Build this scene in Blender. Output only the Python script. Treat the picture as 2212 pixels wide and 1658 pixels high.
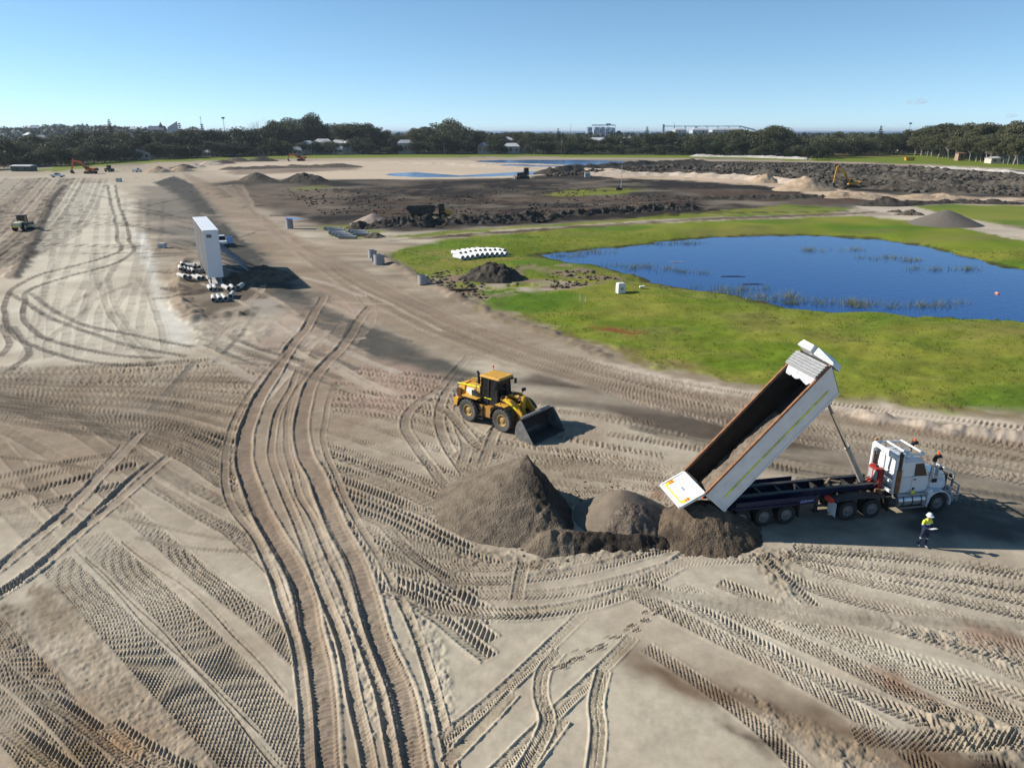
import bpy, bmesh, math, random
import numpy as np
from mathutils import Vector, Matrix
R = math.radians
for o in list(bpy.data.objects): bpy.data.objects.remove(o)
scene = bpy.context.scene
COL = scene.collection

# ------------------------------------------------------------ camera
CAM_H = 18.5
F_SRC = 1850.0                       # focal length in pixels of a 2500 px wide frame
PITCH = math.atan(619 / F_SRC)
cam_data = bpy.data.cameras.new("camera")
cam_data.sensor_width = 36.0
cam_data.lens = 36.0 * F_SRC / 2500
cam_data.clip_start = 0.5
cam_data.clip_end = 60000
cam = bpy.data.objects.new("camera", cam_data)
cam.location = (0, 0, CAM_H)
cam.rotation_euler = (R(90) - PITCH, 0, 0)
COL.objects.link(cam)
scene.camera = cam

# ------------------------------------------------------------ sky, sun, exposure
SUN_EL = R(30)
SHADOW = Vector((0.98, -0.20, 0)).normalized()
to_sun = Vector((-SHADOW.x * math.cos(SUN_EL), -SHADOW.y * math.cos(SUN_EL), math.sin(SUN_EL)))
world = bpy.data.worlds.new("World")
scene.world = world
world.use_nodes = True
wn = world.node_tree
wn.nodes.clear()
sky = wn.nodes.new("ShaderNodeTexSky")
sky.sky_type = 'NISHITA'
sky.sun_disc = False
sky.sun_elevation = SUN_EL
sky.sun_rotation = math.atan2(to_sun.x, to_sun.y)
sky.air_density = 0.5
sky.dust_density = 0.0
sky.ozone_density = 3.0
bg = wn.nodes.new("ShaderNodeBackground")
bg.inputs['Strength'].default_value = 0.097
hsv = wn.nodes.new("ShaderNodeHueSaturation")
hsv.inputs['Saturation'].default_value = 1.02; hsv.inputs['Hue'].default_value = 0.488
wo = wn.nodes.new("ShaderNodeOutputWorld")
wtc = wn.nodes.new("ShaderNodeTexCoord")                 # the haze-free sky a little above the horizon carries down to it
wsep = wn.nodes.new("ShaderNodeSeparateXYZ"); wcom = wn.nodes.new("ShaderNodeCombineXYZ"); wma = wn.nodes.new("ShaderNodeMath")
wma.operation = 'MULTIPLY_ADD'; wma.inputs[1].default_value = 0.75; wma.inputs[2].default_value = 0.014
wn.links.new(wtc.outputs['Generated'], wsep.inputs[0]); wn.links.new(wsep.outputs[0], wcom.inputs[0]); wn.links.new(wsep.outputs[1], wcom.inputs[1])
wn.links.new(wsep.outputs[2], wma.inputs[0]); wn.links.new(wma.outputs[0], wcom.inputs[2]); wn.links.new(wcom.outputs[0], sky.inputs['Vector'])
wn.links.new(sky.outputs[0], hsv.inputs['Color'])
wn.links.new(hsv.outputs[0], bg.inputs['Color'])
wn.links.new(bg.outputs[0], wo.inputs['Surface'])
sun_data = bpy.data.lights.new("sun", 'SUN')
sun_data.energy = 5.0
sun_data.angle = R(0.5)
sun_data.color = (1.0, 0.95, 0.86)
sun = bpy.data.objects.new("sun", sun_data)
sun.rotation_euler = to_sun.to_track_quat('Z', 'Y').to_euler()
sun.location = (-200, 60, 200)
COL.objects.link(sun)
scene.view_settings.view_transform = 'Standard'
scene.view_settings.look = 'None'
scene.view_settings.gamma = 1.0
scene.view_settings.use_curve_mapping = False
scene.view_settings.exposure = 0.54
scene.cycles.max_bounces = 6
scene.cycles.diffuse_bounces = 1
scene.cycles.glossy_bounces = 3
scene.cycles.transparent_max_bounces = 8
scene.cycles.volume_bounces = 0
scene.cycles.use_denoising = True

# ------------------------------------------------------------ picture <-> ground, in the 2212 px wide view of the photo
KD = 2212.0 / 2500.0
FD = F_SRC * KD; CXD = 1106.0; CYD = 829.0
CP, SP = math.cos(PITCH), math.sin(PITCH)
def at(x, y, z=0.0):
    xn = (x - CXD) / FD; yn = (y - CYD) / FD
    d = (CAM_H - z) / (SP + yn * CP)
    return Vector((xn * d, d * (CP - yn * SP), z))
def src(x, y, z=0.0): return at(x * KD, y * KD, z)
def col_at(xd, Y, z=0.0):            # point in picture column xd at forward distance Y
    return Vector(((xd - CXD) / FD * (Y * CP + (CAM_H - z) * SP), Y, z))
def z_at(yd, Y):                     # height that shows on picture row yd at forward distance Y
    yn = (yd - CYD) / FD
    return CAM_H - Y * (yn * CP + SP) / (CP - yn * SP)

# ------------------------------------------------------------ colours and materials
def lin(c):
    c = c / 255.0
    return c / 12.92 if c <= 0.04045 else ((c + 0.055) / 1.055) ** 2.4
def A(r, g, b, k=0.81): return (lin(r) * k, lin(g) * k, lin(b) * k)
MATS = {}
def mat(name, color, rough=0.6, metal=0.0, var=0.12, scale=6.0, dirt=0.0, dirt_col=(0.30, 0.24, 0.18), bump=0.0, bump_scale=30.0, spec=0.4, coat=0.0):
    """paint / rubber / steel: base colour with uneven tone, dust in patches and fine relief"""
    if name in MATS: return MATS[name]
    m = bpy.data.materials.new(name); m.use_nodes = True
    nt = m.node_tree; b = nt.nodes['Principled BSDF']
    tc = nt.nodes.new('ShaderNodeTexCoord')
    n1 = nt.nodes.new('ShaderNodeTexNoise'); n1.inputs['Scale'].default_value = scale; n1.inputs['Detail'].default_value = 5
    nt.links.new(tc.outputs['Object'], n1.inputs['Vector'])
    mr = nt.nodes.new('ShaderNodeMapRange'); mr.inputs['From Min'].default_value = 0.3; mr.inputs['From Max'].default_value = 0.7
    mr.inputs['To Min'].default_value = 1 - var; mr.inputs['To Max'].default_value = 1 + var
    nt.links.new(n1.outputs['Fac'], mr.inputs['Value'])
    mx = nt.nodes.new('ShaderNodeMix'); mx.data_type = 'RGBA'; mx.blend_type = 'MULTIPLY'; mx.inputs['Factor'].default_value = 1
    mx.inputs[6].default_value = (*color, 1)
    nt.links.new(mr.outputs[0], mx.inputs[7])
    out = mx.outputs[2]
    if dirt > 0:
        n2 = nt.nodes.new('ShaderNodeTexNoise'); n2.inputs['Scale'].default_value = 1.7; n2.inputs['Detail'].default_value = 8; n2.inputs['Roughness'].default_value = 0.7
        nt.links.new(tc.outputs['Object'], n2.inputs['Vector'])
        r2 = nt.nodes.new('ShaderNodeMapRange'); r2.inputs['From Min'].default_value = 0.62 - 0.3 * dirt; r2.inputs['From Max'].default_value = 0.75
        r2.inputs['To Max'].default_value = min(1, dirt * 1.3)
        nt.links.new(n2.outputs['Fac'], r2.inputs['Value'])
        m2 = nt.nodes.new('ShaderNodeMix'); m2.data_type = 'RGBA'
        nt.links.new(r2.outputs[0], m2.inputs['Factor']); nt.links.new(out, m2.inputs[6]); m2.inputs[7].default_value = (*dirt_col, 1)
        out = m2.outputs[2]
    nt.links.new(out, b.inputs['Base Color'])
    b.inputs['Roughness'].default_value = rough; b.inputs['Metallic'].default_value = metal
    b.inputs['Specular IOR Level'].default_value = spec
    if coat: b.inputs['Coat Weight'].default_value = coat
    if bump:
        nb = nt.nodes.new('ShaderNodeTexNoise'); nb.inputs['Scale'].default_value = bump_scale; nb.inputs['Detail'].default_value = 6
        nt.links.new(tc.outputs['Object'], nb.inputs['Vector'])
        bp = nt.nodes.new('ShaderNodeBump'); bp.inputs['Strength'].default_value = bump; bp.inputs['Distance'].default_value = 0.05
        nt.links.new(nb.outputs['Fac'], bp.inputs['Height']); nt.links.new(bp.outputs[0], b.inputs['Normal'])
    MATS[name] = m
    return m
def soil_mat(name, c1, c2, scale=1.2, bump=0.6, bump_scale=9.0, c3=None):
    """loose earth: two tones in clumps"""
    if name in MATS: return MATS[name]
    m = bpy.data.materials.new(name); m.use_nodes = True
    nt = m.node_tree; b = nt.nodes['Principled BSDF']
    tc = nt.nodes.new('ShaderNodeTexCoord')
    n1 = nt.nodes.new('ShaderNodeTexNoise'); n1.inputs['Scale'].default_value = scale; n1.inputs['Detail'].default_value = 9; n1.inputs['Roughness'].default_value = 0.68
    nt.links.new(tc.outputs['Object'], n1.inputs['Vector'])
    cr = nt.nodes.new('ShaderNodeValToRGB'); cr.color_ramp.elements[0].position = 0.36; cr.color_ramp.elements[1].position = 0.62
    cr.color_ramp.elements[0].color = (*c1, 1); cr.color_ramp.elements[1].color = (*c2, 1)
    if c3 is not None:
        e = cr.color_ramp.elements.new(0.72); e.color = (*c3, 1)
    nt.links.new(n1.outputs['Fac'], cr.inputs['Fac']); nt.links.new(cr.outputs['Color'], b.inputs['Base Color'])
    b.inputs['Roughness'].default_value = 0.95; b.inputs['Specular IOR Level'].default_value = 0.15
    nb = nt.nodes.new('ShaderNodeTexNoise'); nb.inputs['Scale'].default_value = bump_scale; nb.inputs['Detail'].default_value = 8
    nt.links.new(tc.outputs['Object'], nb.inputs['Vector'])
    bp = nt.nodes.new('ShaderNodeBump'); bp.inputs['Strength'].default_value = bump; bp.inputs['Distance'].default_value = 0.12
    nt.links.new(nb.outputs['Fac'], bp.inputs['Height']); nt.links.new(bp.outputs[0], b.inputs['Normal'])
    MATS[name] = m
    return m

# ------------------------------------------------------------ object helpers
def link(o, parent=None):
    COL.objects.link(o)
    if parent is not None: o.parent = parent
    return o
def tag(o, label=None, cat=None, group=None, kind=None):
    if label: o['label'] = label
    if cat: o['category'] = cat
    if group: o['group'] = group
    if kind: o['kind'] = kind
    return o
def thing(name, label, cat, loc=(0, 0, 0), rz=0.0, group=None, scale=1.0):
    o = link(bpy.data.objects.new(name, None))
    o.empty_display_size = 0.3
    o.location = loc; o.rotation_euler = (0, 0, rz); o.scale = (scale,) * 3
    return tag(o, label, cat, group)
def copy_tree(o, parent=None):
    c = o.copy(); COL.objects.link(c)
    if parent is not None: c.parent = parent
    for ch in o.children: copy_tree(ch, c)
    return c
class MB:
    def __init__(s): s.v = []; s.f = []
    def add(s, vs, fs):
        n = len(s.v); s.v.extend([tuple(v) for v in vs]); s.f.extend([tuple(i + n for i in f) for f in fs]); return s
    def hexa(s, p):                                  # 4 bottom (ccw) then 4 top
        return s.add(p, [(3, 2, 1, 0), (4, 5, 6, 7), (0, 1, 5, 4), (1, 2, 6, 5), (2, 3, 7, 6), (3, 0, 4, 7)])
    def box(s, x0, x1, y0, y1, z0, z1, tx=0.0, ty=0.0):   # tx,ty: top shrinks inward
        return s.hexa([(x0, y0, z0), (x1, y0, z0), (x1, y1, z0), (x0, y1, z0),
                       (x0 + tx, y0 + ty, z1), (x1 - tx, y0 + ty, z1), (x1 - tx, y1 - ty, z1), (x0 + tx, y1 - ty, z1)])
    def bar(s, a, b, w, h=None):                     # square bar from a to b
        h = h or w; a = Vector(a); b = Vector(b); d = (b - a).normalized()
        u = d.cross(Vector((0, 0, 1)))
        if u.length < 1e-3: u = Vector((0, 1, 0))
        u.normalize(); t = u.cross(d).normalized(); u = u * w / 2; t = t * h / 2
        return s.hexa([a - u - t, a + u - t, a + u + t, a - u + t, b - u - t, b + u - t, b + u + t, b - u + t])
    def cyl(s, a, b, r0, r1=None, n=14, cap=True):
        r1 = r0 if r1 is None else r1
        a = Vector(a); b = Vector(b); d = (b - a).normalized()
        u = d.orthogonal().normalized(); t = d.cross(u)
        vs = []
        for i in range(n):
            q = u * math.cos(2 * math.pi * i / n) + t * math.sin(2 * math.pi * i / n)
            vs += [a + q * r0, b + q * r1]
        fs = [(2 * i, 2 * ((i + 1) % n), 2 * ((i + 1) % n) + 1, 2 * i + 1) for i in range(n)]
        if cap: fs += [tuple(2 * i for i in range(n))[::-1], tuple(2 * i + 1 for i in range(n))]
        return s.add(vs, fs)
    def tube(s, pts, r, n=8):
        for a, b in zip(pts[:-1], pts[1:]): s.cyl(a, b, r, r, n)
        return s
    def prism(s, prof, y0, y1, ty0=None):            # side profile (x,z) swept along y
        n = len(prof)
        vs = [(x, y0, z) for x, z in prof] + [(x, y1, z) for x, z in prof]
        fs = [tuple(range(n)), tuple(range(2 * n - 1, n - 1, -1))] + [(i, i + n, (i + 1) % n + n, (i + 1) % n) for i in range(n)]
        return s.add(vs, fs)
    def lathe(s, prof, n=28, c=(0, 0, 0)):           # profile (r, y) round the y axis
        k = len(prof); vs = []
        for i in range(n):
            a = 2 * math.pi * i / n
            vs += [(c[0] + r * math.cos(a), c[1] + y, c[2] + r * math.sin(a)) for r, y in prof]
        fs = []
        for i in range(n):
            j = (i + 1) % n
            for q in range(k - 1): fs.append((i * k + q, i * k + q + 1, j * k + q + 1, j * k + q))
        return s.add(vs, fs)
    def mesh(s, name, material=None, bevel=0.0, smooth=True, ang=35):
        me = bpy.data.meshes.new(name)
        me.from_pydata(s.v, [], s.f)
        bm = bmesh.new(); bm.from_mesh(me)
        bmesh.ops.recalc_face_normals(bm, faces=bm.faces)
        if bevel:
            es = [e for e in bm.edges if len(e.link_faces) == 2 and e.calc_face_angle(0) > R(30)]
            bmesh.ops.bevel(bm, geom=es, offset=bevel, segments=2, affect='EDGES', clamp_overlap=True)
        bm.to_mesh(me); bm.free()
        if smooth:
            me.polygons.foreach_set('use_smooth', [True] * len(me.polygons))
            me.set_sharp_from_angle(angle=R(ang))
        if material: me.materials.append(material)
        return me
    def build(s, name, material, parent=None, bevel=0.0, smooth=True, ang=35, loc=None):
        o = bpy.data.objects.new(name, s.mesh(name, material, bevel, smooth, ang))
        if loc is not None: o.location = loc
        return link(o, parent)
def np_mesh(name, V, Fq, material, cols=None, smooth=True):
    """fast mesh from arrays: V (n,3), Fq (m,4) or (m,3)"""
    me = bpy.data.meshes.new(name)
    n, m, k = len(V), len(Fq), Fq.shape[1]
    me.vertices.add(n); me.vertices.foreach_set('co', np.ascontiguousarray(V, dtype=np.float32).ravel())
    me.loops.add(m * k); me.loops.foreach_set('vertex_index', np.ascontiguousarray(Fq, dtype=np.int32).ravel())
    me.polygons.add(m); me.polygons.foreach_set('loop_start', np.arange(0, m * k, k, dtype=np.int32))
    me.polygons.foreach_set('loop_total', np.full(m, k, dtype=np.int32))
    if smooth: me.polygons.foreach_set('use_smooth', np.ones(m, dtype=bool))
    me.update(calc_edges=True)
    if cols is not None:
        at_ = me.attributes.new('tone', 'FLOAT_COLOR', 'POINT')
        at_.data.foreach_set('color', np.concatenate([cols, np.ones((n, 1))], 1).astype(np.float32).ravel())
    if material: me.materials.append(material)
    return me

# ------------------------------------------------------------ noise
def hash2(ix, iy, seed):
    h = (ix.astype(np.int64) * 374761393 + iy.astype(np.int64) * 668265263 + seed * 974711) & 0xffffffff
    h = ((h ^ (h >> 13)) * 1274126177) & 0xffffffff
    return ((h ^ (h >> 16)) & 0xffff).astype(np.float32) / 65535.0
def vnoise(x, y, seed=0):
    ix = np.floor(x); iy = np.floor(y)
    fx = (x - ix).astype(np.float32); fy = (y - iy).astype(np.float32)
    fx = fx * fx * (3 - 2 * fx); fy = fy * fy * (3 - 2 * fy)
    a = hash2(ix, iy, seed); b = hash2(ix + 1, iy, seed); c = hash2(ix, iy + 1, seed); d = hash2(ix + 1, iy + 1, seed)
    return (a + (b - a) * fx) * (1 - fy) + (c + (d - c) * fx) * fy - 0.5      # -0.5 .. 0.5
def fbm(x, y, wl, octs=4, seed=0, sp=None, gain=0.5):
    s = np.zeros(x.shape, np.float32); amp = 1.0
    for k in range(octs):
        w = wl / 2 ** k
        n = vnoise(x / w + 13.7 * k, y / w - 7.1 * k, seed + k) * amp
        if sp is not None: n = n * np.clip(w / (1.5 * sp) - 0.6, 0, 1)
        s += n; amp *= gain
    return s
def sstep(a, b, x):
    t = np.clip((x - a) / (b - a), 0, 1); return t * t * (3 - 2 * t)
# ============================================================ the ground: one sheet from under the camera to the horizon
rng = np.random.default_rng(7)
f_r = F_SRC * 1024 / 2500
yy = np.arange(470.0, -252.2, -0.98)                      # finest where the ground is near, coarser with distance
th = PITCH + np.arctan(yy / f_r)
r_fine = CAM_H / np.tan(th)
r_rows = np.concatenate([[0.3, 4.0, 8.0], r_fine[r_fine > 11], [9000, 14000, 22000, 34000]])
r_rows = np.unique(r_rows)
ta = np.linspace(-0.93, 0.93, 1240)
az_f = np.arctan(ta)
az = np.concatenate([np.linspace(-math.pi, az_f[0], 34)[1:-1], az_f, np.linspace(az_f[-1], math.pi, 34)[1:]])
NR, NC = len(r_rows), len(az)
RR = r_rows[:, None]; AZ = az[None, :]
GX = (RR * np.sin(AZ)); GY = (RR * np.cos(AZ))
SPC = np.broadcast_to(np.maximum(RR ** 2 / (CAM_H * f_r), RR * 0.0016), GX.shape)
GZ = np.zeros((NR, NC), np.float32)         # lie of the land
REL = np.zeros((NR, NC), np.float32)        # tyre marks, ruts
C = np.zeros((NR, NC, 3), np.float32)

def world_poly(pts, z=0.0): return np.array([[*at(x, y, z)[:2]] for x, y in pts])
def slice_for(P, pad):
    """row and column ranges of the sheet that hold the points P"""
    a = np.arctan2(P[:, 0], P[:, 1]); r = np.hypot(P[:, 0], P[:, 1])
    rp = pad
    ap = pad / max(r.min() - pad, 2.0)
    i0 = max(np.searchsorted(r_rows, r.min() - rp) - 1, 0); i1 = min(np.searchsorted(r_rows, r.max() + rp) + 1, NR)
    j0 = max(np.searchsorted(az, a.min() - ap) - 1, 0); j1 = min(np.searchsorted(az, a.max() + ap) + 1, NC)
    return slice(i0, i1), slice(j0, j1)
def inside(P, x, y):
    m = np.zeros(x.shape, bool); n = len(P); j = n - 1
    for i in range(n):
        xi, yi = P[i]; xj, yj = P[j]
        if yi != yj:
            m ^= ((yi > y) != (yj > y)) & (x < (xj - xi) * (y - yi) / (yj - yi) + xi)
        j = i
    return m
def edge_dist(P, x, y):
    d = np.full(x.shape, 1e9, np.float32); n = len(P)
    for i in range(n):
        a = P[i]; b = P[(i + 1) % n]; e = b - a; L = max((e ** 2).sum(), 1e-9)
        t = np.clip(((x - a[0]) * e[0] + (y - a[1]) * e[1]) / L, 0, 1)
        d = np.minimum(d, np.hypot(x - a[0] - t * e[0], y - a[1] - t * e[1]))
    return d
WARP = {}
def region(pts, warp=1.0, soft=0.5, z=0.0, wl=None, full=None):
    """soft, ragged mask of a polygon traced on the photo; returns slices and values"""
    P = world_poly(pts, z)
    pad = warp + soft + 1
    sl = slice_for(P, pad)
    x = GX[sl]; y = GY[sl]
    wl = wl or max(warp * 2.5, 0.8)
    wx = x + fbm(x, y, wl, 3, 11) * warp * 2; wy = y + fbm(x, y, wl, 3, 29) * warp * 2
    ins = inside(P, wx, wy); d = edge_dist(P, wx, wy)
    sd = np.where(ins, d, -d)
    return sl, sstep(-soft, soft, sd), sd
def paint(pts, color, amount=1.0, warp=1.0, soft=0.5, var=0.0, wl=3.0, seed=0, stretch=None, z=0.0):
    sl, m, sd = region(pts, warp, soft, z)
    x, y = GX[sl], GY[sl]
    if var:
        if stretch:
            c, s_ = math.cos(stretch[0]), math.sin(stretch[0])
            u = (x * c + y * s_) / stretch[1]; v = -x * s_ + y * c
        else: u, v = x, y
        n = fbm(u, v, wl, 4, 50 + seed, SPC[sl])
        m = m * np.clip(amount + n * var * 2, 0, 1)
    else: m = m * amount
    C[sl] = C[sl] * (1 - m[..., None]) + np.array(color, np.float32) * m[..., None]
    return sl, m

# -------- base sand
n_big = fbm(GX, GY, 14, 3, 1, SPC); n_mid = fbm(GX, GY, 2.5, 3, 5, SPC)
t = np.clip(0.5 + n_big * 1.1 + n_mid * 0.35, 0, 1)[..., None]
C[:] = np.array(A(158, 140, 119)) * (1 - t) + np.array(A(194, 181, 160)) * t
far_m = sstep(420, 600, RR + 0 * GX)[..., None]
C[:] = C * (1 - far_m) + np.array((0.045, 0.055, 0.03)) * far_m       # bush country beyond the site
GZ += fbm(GX, GY, 9, 2, 3, SPC) * 0.06 * sstep(500, 300, RR)

far_s = sstep(60, 110, RR) * sstep(640, 480, RR)
C *= (1 + far_s * (fbm(GX * .3, GY, 5.0, 4, 171, SPC * .6) * .55 + fbm(GX * .5, GY, 1.6, 3, 173, SPC * .6) * .35))[..., None]
# -------- smooth graded strips
CREAM = A(212, 201, 180); WHITE_S = A(222, 216, 202); TAN = A(186, 168, 146); BROWN = A(152, 134, 113); PINK = A(172, 150, 131)
GREY = A(98, 94, 86); GREYD = A(82, 79, 73); BLACK = A(48, 43, 39); DKBR = A(92, 75, 61)
paint([(0, 382), (135, 376), (320, 372), (440, 395), (330, 450), (300, 545), (415, 740), (350, 770), (0, 800), (-400, 800), (-500, 420)], A(190, 176, 155), 0.8, 1.5, 2, 0.4, 6, 1)
paint([(140, 398), (232, 395), (300, 440), (285, 500), (300, 545), (345, 640), (405, 738), (340, 765), (90, 786), (28, 783), (15, 650), (60, 560), (110, 470)], CREAM, 0.92, 2.2, 3.0, 0.25, 5, 2)
paint([(290, 500), (312, 500), (335, 580), (350, 650), (400, 700), (412, 742), (370, 748), (340, 660), (312, 575)], WHITE_S, 0.9, 0.3, 0.9)
paint([(0, 430), (112, 400), (100, 440), (55, 540), (0, 610), (-300, 640), (-300, 450)], TAN, 0.8, 1.5, 2, 0.5, 5, 4)
# haul road: grey base course, then brown sand
paint([(330, 395), (375, 380), (420, 400), (470, 470), (560, 560), (640, 625), (760, 690), (880, 745), (1010, 800), (960, 818), (830, 768), (740, 742), (660, 690), (560, 640), (505, 600), (480, 540), (470, 470), (400, 430)], GREYD, 1.0, 0.6, 0.8, 0.2, 5, 5, (R(-40), 5))
paint([(320, 430), (420, 425), (470, 520), (440, 545), (350, 520), (300, 470)], A(140, 130, 118), 0.7, 2, 2, 0.9, 6, 6)
paint([(395, 372), (470, 400), (560, 468), (660, 520), (800, 590), (960, 670), (1130, 735), (1300, 790), (1500, 835), (1750, 868), (1980, 898), (2212, 925), (2600, 960), (2600, 1050), (2212, 1010), (1900, 930), (1650, 880), (1400, 850), (1200, 815), (1020, 775), (880, 730), (760, 668), (600, 580), (520, 505), (440, 430)], BROWN, 0.85, 0.8, 1.2, 0.5, 4, 7, (R(-25), 6))
paint([(1280, 775), (1500, 822), (1750, 858), (2000, 885), (2212, 905), (2212, 935), (1950, 908), (1700, 872), (1500, 842), (1330, 805)], A(205, 188, 168), 0.9, 0.5, 0.8, 0.5, 4, 8, (R(-12), 6))
paint([(1100, 805), (1260, 825), (1420, 862), (1650, 905), (1850, 950), (2060, 985), (2212, 1035), (2600, 1110), (2600, 1200), (2212, 1135), (2000, 1080), (1750, 1040), (1560, 975), (1400, 920), (1230, 880), (1090, 845)], A(98, 88, 77), 0.9, 1.2, 1.5, 0.8, 4, 9, (R(-14), 7))
paint([(1450, 880), (1620, 905), (1800, 960), (1700, 975), (1530, 935)], A(88, 76, 64), 0.7, 0.8, 1.2, 0.8, 3, 10, (R(-14), 6))
paint([(1850, 1095), (2212, 1060), (2500, 1080), (2500, 1180), (2212, 1175), (1700, 1160), (1600, 1130)], A(104, 97, 88), 0.8, 0.8, 1.2, 0.6, 3, 11)  # damp ground under truck and trailer, painted darker to deepen their shadow
paint([(590, 640), (760, 650), (810, 680), (700, 760), (620, 820), (560, 830), (540, 770)], A(172, 152, 134), 0.8, 1, 1.5, 0.6, 3, 12)
paint([(700, 770), (920, 770), (1000, 810), (960, 880), (760, 900), (690, 870)], A(170, 146, 128), 0.65, 1, 1.5, 0.8, 3, 13)
paint([(300, 400), (420, 405), (470, 470), (450, 545), (360, 530), (300, 470)], A(126, 118, 107), 0.75, 2.0, 2.5, 1.0, 5, 47, (R(-20), 4))
paint([(348, 390), (388, 384), (432, 420), (520, 508), (610, 585), (705, 652), (690, 690), (610, 655), (530, 610), (478, 560), (445, 500), (405, 445), (368, 412)], GREYD, 0.95, 0.8, 2.2, 0.35, 5, 46, (R(-45), 5))
paint([(690, 668), (800, 702), (910, 752), (1030, 802), (1090, 838), (1000, 832), (900, 795), (810, 775), (740, 742), (695, 704)], A(92, 88, 80), 0.85, 0.7, 1.8, 0.45, 3, 45, (R(-30), 5))
# foreground: paler cream pads between the wheel marks, damp brown drag marks lower right
paint([(850, 1330), (1240, 1330), (1420, 1420), (1700, 1658), (1500, 1800), (1000, 1800), (960, 1560)], A(190, 178, 156), 0.8, 0.8, 1.2, 0.5, 3, 14)
paint([(1230, 1340), (1370, 1370), (1600, 1470), (1850, 1560), (2212, 1610), (2400, 1750), (2100, 1760), (1750, 1590), (1500, 1500), (1320, 1450)], A(116, 97, 78), 0.85, 0.8, 1.0, 1.0, 2.2, 15, (R(-32), 6))
paint([(1560, 1550), (1700, 1600), (1720, 1640), (1620, 1600)], A(78, 64, 52), 0.8, 0.4, 0.5, 0.9, 1, 16)
paint([(2080, 1640), (2180, 1625), (2230, 1680), (2100, 1700)], A(48, 42, 38), 0.95, 0.3, 0.4)
paint([(1880, 1450), (1990, 1480), (2010, 1520), (1900, 1490)], A(150, 120, 98), 0.8, 0.3, 0.5)
paint([(2080, 1340), (2212, 1370), (2260, 1420), (2090, 1385)], A(150, 118, 98), 0.7, 0.3, 0.6)
paint([(1480, 1285), (1640, 1350), (2000, 1560), (1960, 1590), (1600, 1400), (1450, 1310)], A(204, 194, 174), 0.5, 0.6, 0.8)
paint([(1700, 1330), (2212, 1480), (2300, 1560), (2100, 1500), (1760, 1390)], A(208, 198, 176), 0.7, 0.6, 0.8, 0.9, 2, 18, (R(-20), 5))
paint([(200, 1480), (250, 1530), (420, 1600), (330, 1690), (200, 1620), (120, 1560)], A(166, 138, 108), 0.6, 0.6, 0.8, 0.9, 1.5, 19)
paint([(20, 1600), (160, 1640), (240, 1720), (80, 1720)], A(172, 148, 112), 0.7, 0.5, 0.8)
paint([(130, 1240), (200, 1180), (640, 1590), (600, 1658), (520, 1658)], A(184, 174, 156), 0.6, 0.5, 1.0)
paint([(1400, 1050), (1455, 1046), (1440, 1075), (1400, 1072)], A(150, 118, 96), 0.8, 0.3, 0.4)

# -------- black soil, sand workings and the far pits
paint([(440, 396), (560, 388), (820, 388), (1100, 384), (1190, 372), (1400, 352), (1560, 345), (1900, 352), (2212, 368), (2600, 400), (2600, 460), (2212, 436), (1900, 446), (1500, 470), (1330, 476), (1100, 492), (870, 500), (690, 492), (600, 466), (520, 425)], BLACK, 0.92, 4, 5, 0.35, 14, 20)
paint([(880, 425), (1180, 425), (1500, 425), (1480, 442), (1200, 460), (960, 466), (800, 470), (700, 450)], DKBR, 0.42, 3, 4, 1.2, 9, 21, (R(8), 5))
paint([(470, 408), (640, 395), (760, 420), (700, 470), (600, 455), (540, 430)], A(112, 98, 84), 0.6, 3, 4, 1.2, 8, 22, (R(-10), 4))
paint([(440, 352), (620, 346), (820, 344), (1000, 346), (1130, 358), (1240, 366), (1130, 384), (960, 386), (820, 388), (600, 386), (470, 378)], A(206, 186, 162), 0.9, 4, 4, 0.5, 20, 23, (R(0), 4))
paint([(480, 370), (640, 356), (770, 361), (760, 366), (620, 374), (520, 378)], A(126, 110, 96), 0.8, 3, 4, 0.6, 15, 24)
paint([(300, 352), (700, 341), (1200, 338), (1700, 345), (2212, 362), (2500, 376), (2500, 384), (2212, 369), (1800, 352), (1300, 345), (900, 347), (600, 350), (320, 364)], A(178, 160, 140), 0.85, 5, 4, 0.4, 30, 25)
paint([(1270, 376), (1400, 374), (1560, 380), (1690, 388), (1760, 398), (1830, 412), (1950, 424), (2212, 428), (2212, 436), (1900, 434), (1760, 420), (1650, 403), (1500, 391), (1330, 385)], A(204, 180, 154), 0.9, 2, 2.5, 0.5, 10, 26)
paint([(1430, 405), (1660, 415), (1850, 430), (1900, 438), (1750, 444), (1560, 430)], A(88, 70, 58), 0.85, 2, 3, 0.8, 10, 27)
paint([(440, 462), (620, 470), (700, 486), (600, 500), (540, 490)], A(168, 150, 132), 0.7, 2, 2, 0.9, 6, 28)
# -------- pasture: greens
G1 = np.array((0.118, 0.168, 0.013)); G2 = np.array((0.205, 0.202, 0.032)); G3 = np.array((0.070, 0.142, 0.011))
GRASS = np.zeros((NR, NC), np.float32)
def meadow(pts, warp=1.0, soft=0.8, amount=1.0, mix=0.5, z=0.0):
    sl, m, sd = region(pts, warp, soft, z)
    x, y = GX[sl], GY[sl]
    n = fbm(x, y, 12, 4, 71, SPC[sl]) + fbm(x * 0.35, y, 2.2, 4, 77, SPC[sl]) * 0.9
    t = np.clip(mix + n * 0.9, 0, 1)[..., None]
    n2 = 0.75 * sstep(0.12, 0.4, fbm(x * .6, y, 11, 3, 91, SPC[sl]))[..., None]
    g = G1 * (1 - t) + G2 * t
    g = g * (1 - n2) + G3 * n2
    n3 = (0.4 * sstep(0.18, 0.45, fbm(x * .5, y, 6, 4, 97, SPC[sl])))[..., None]
    g = g * (1 - n3) + np.array((0.185, 0.150, 0.055)) * n3                # dry patches
    m = m * amount
    C[sl] = C[sl] * (1 - m[..., None]) + g * m[..., None]
    GRASS[sl] = np.maximum(GRASS[sl], m)
    return sl, m
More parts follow.
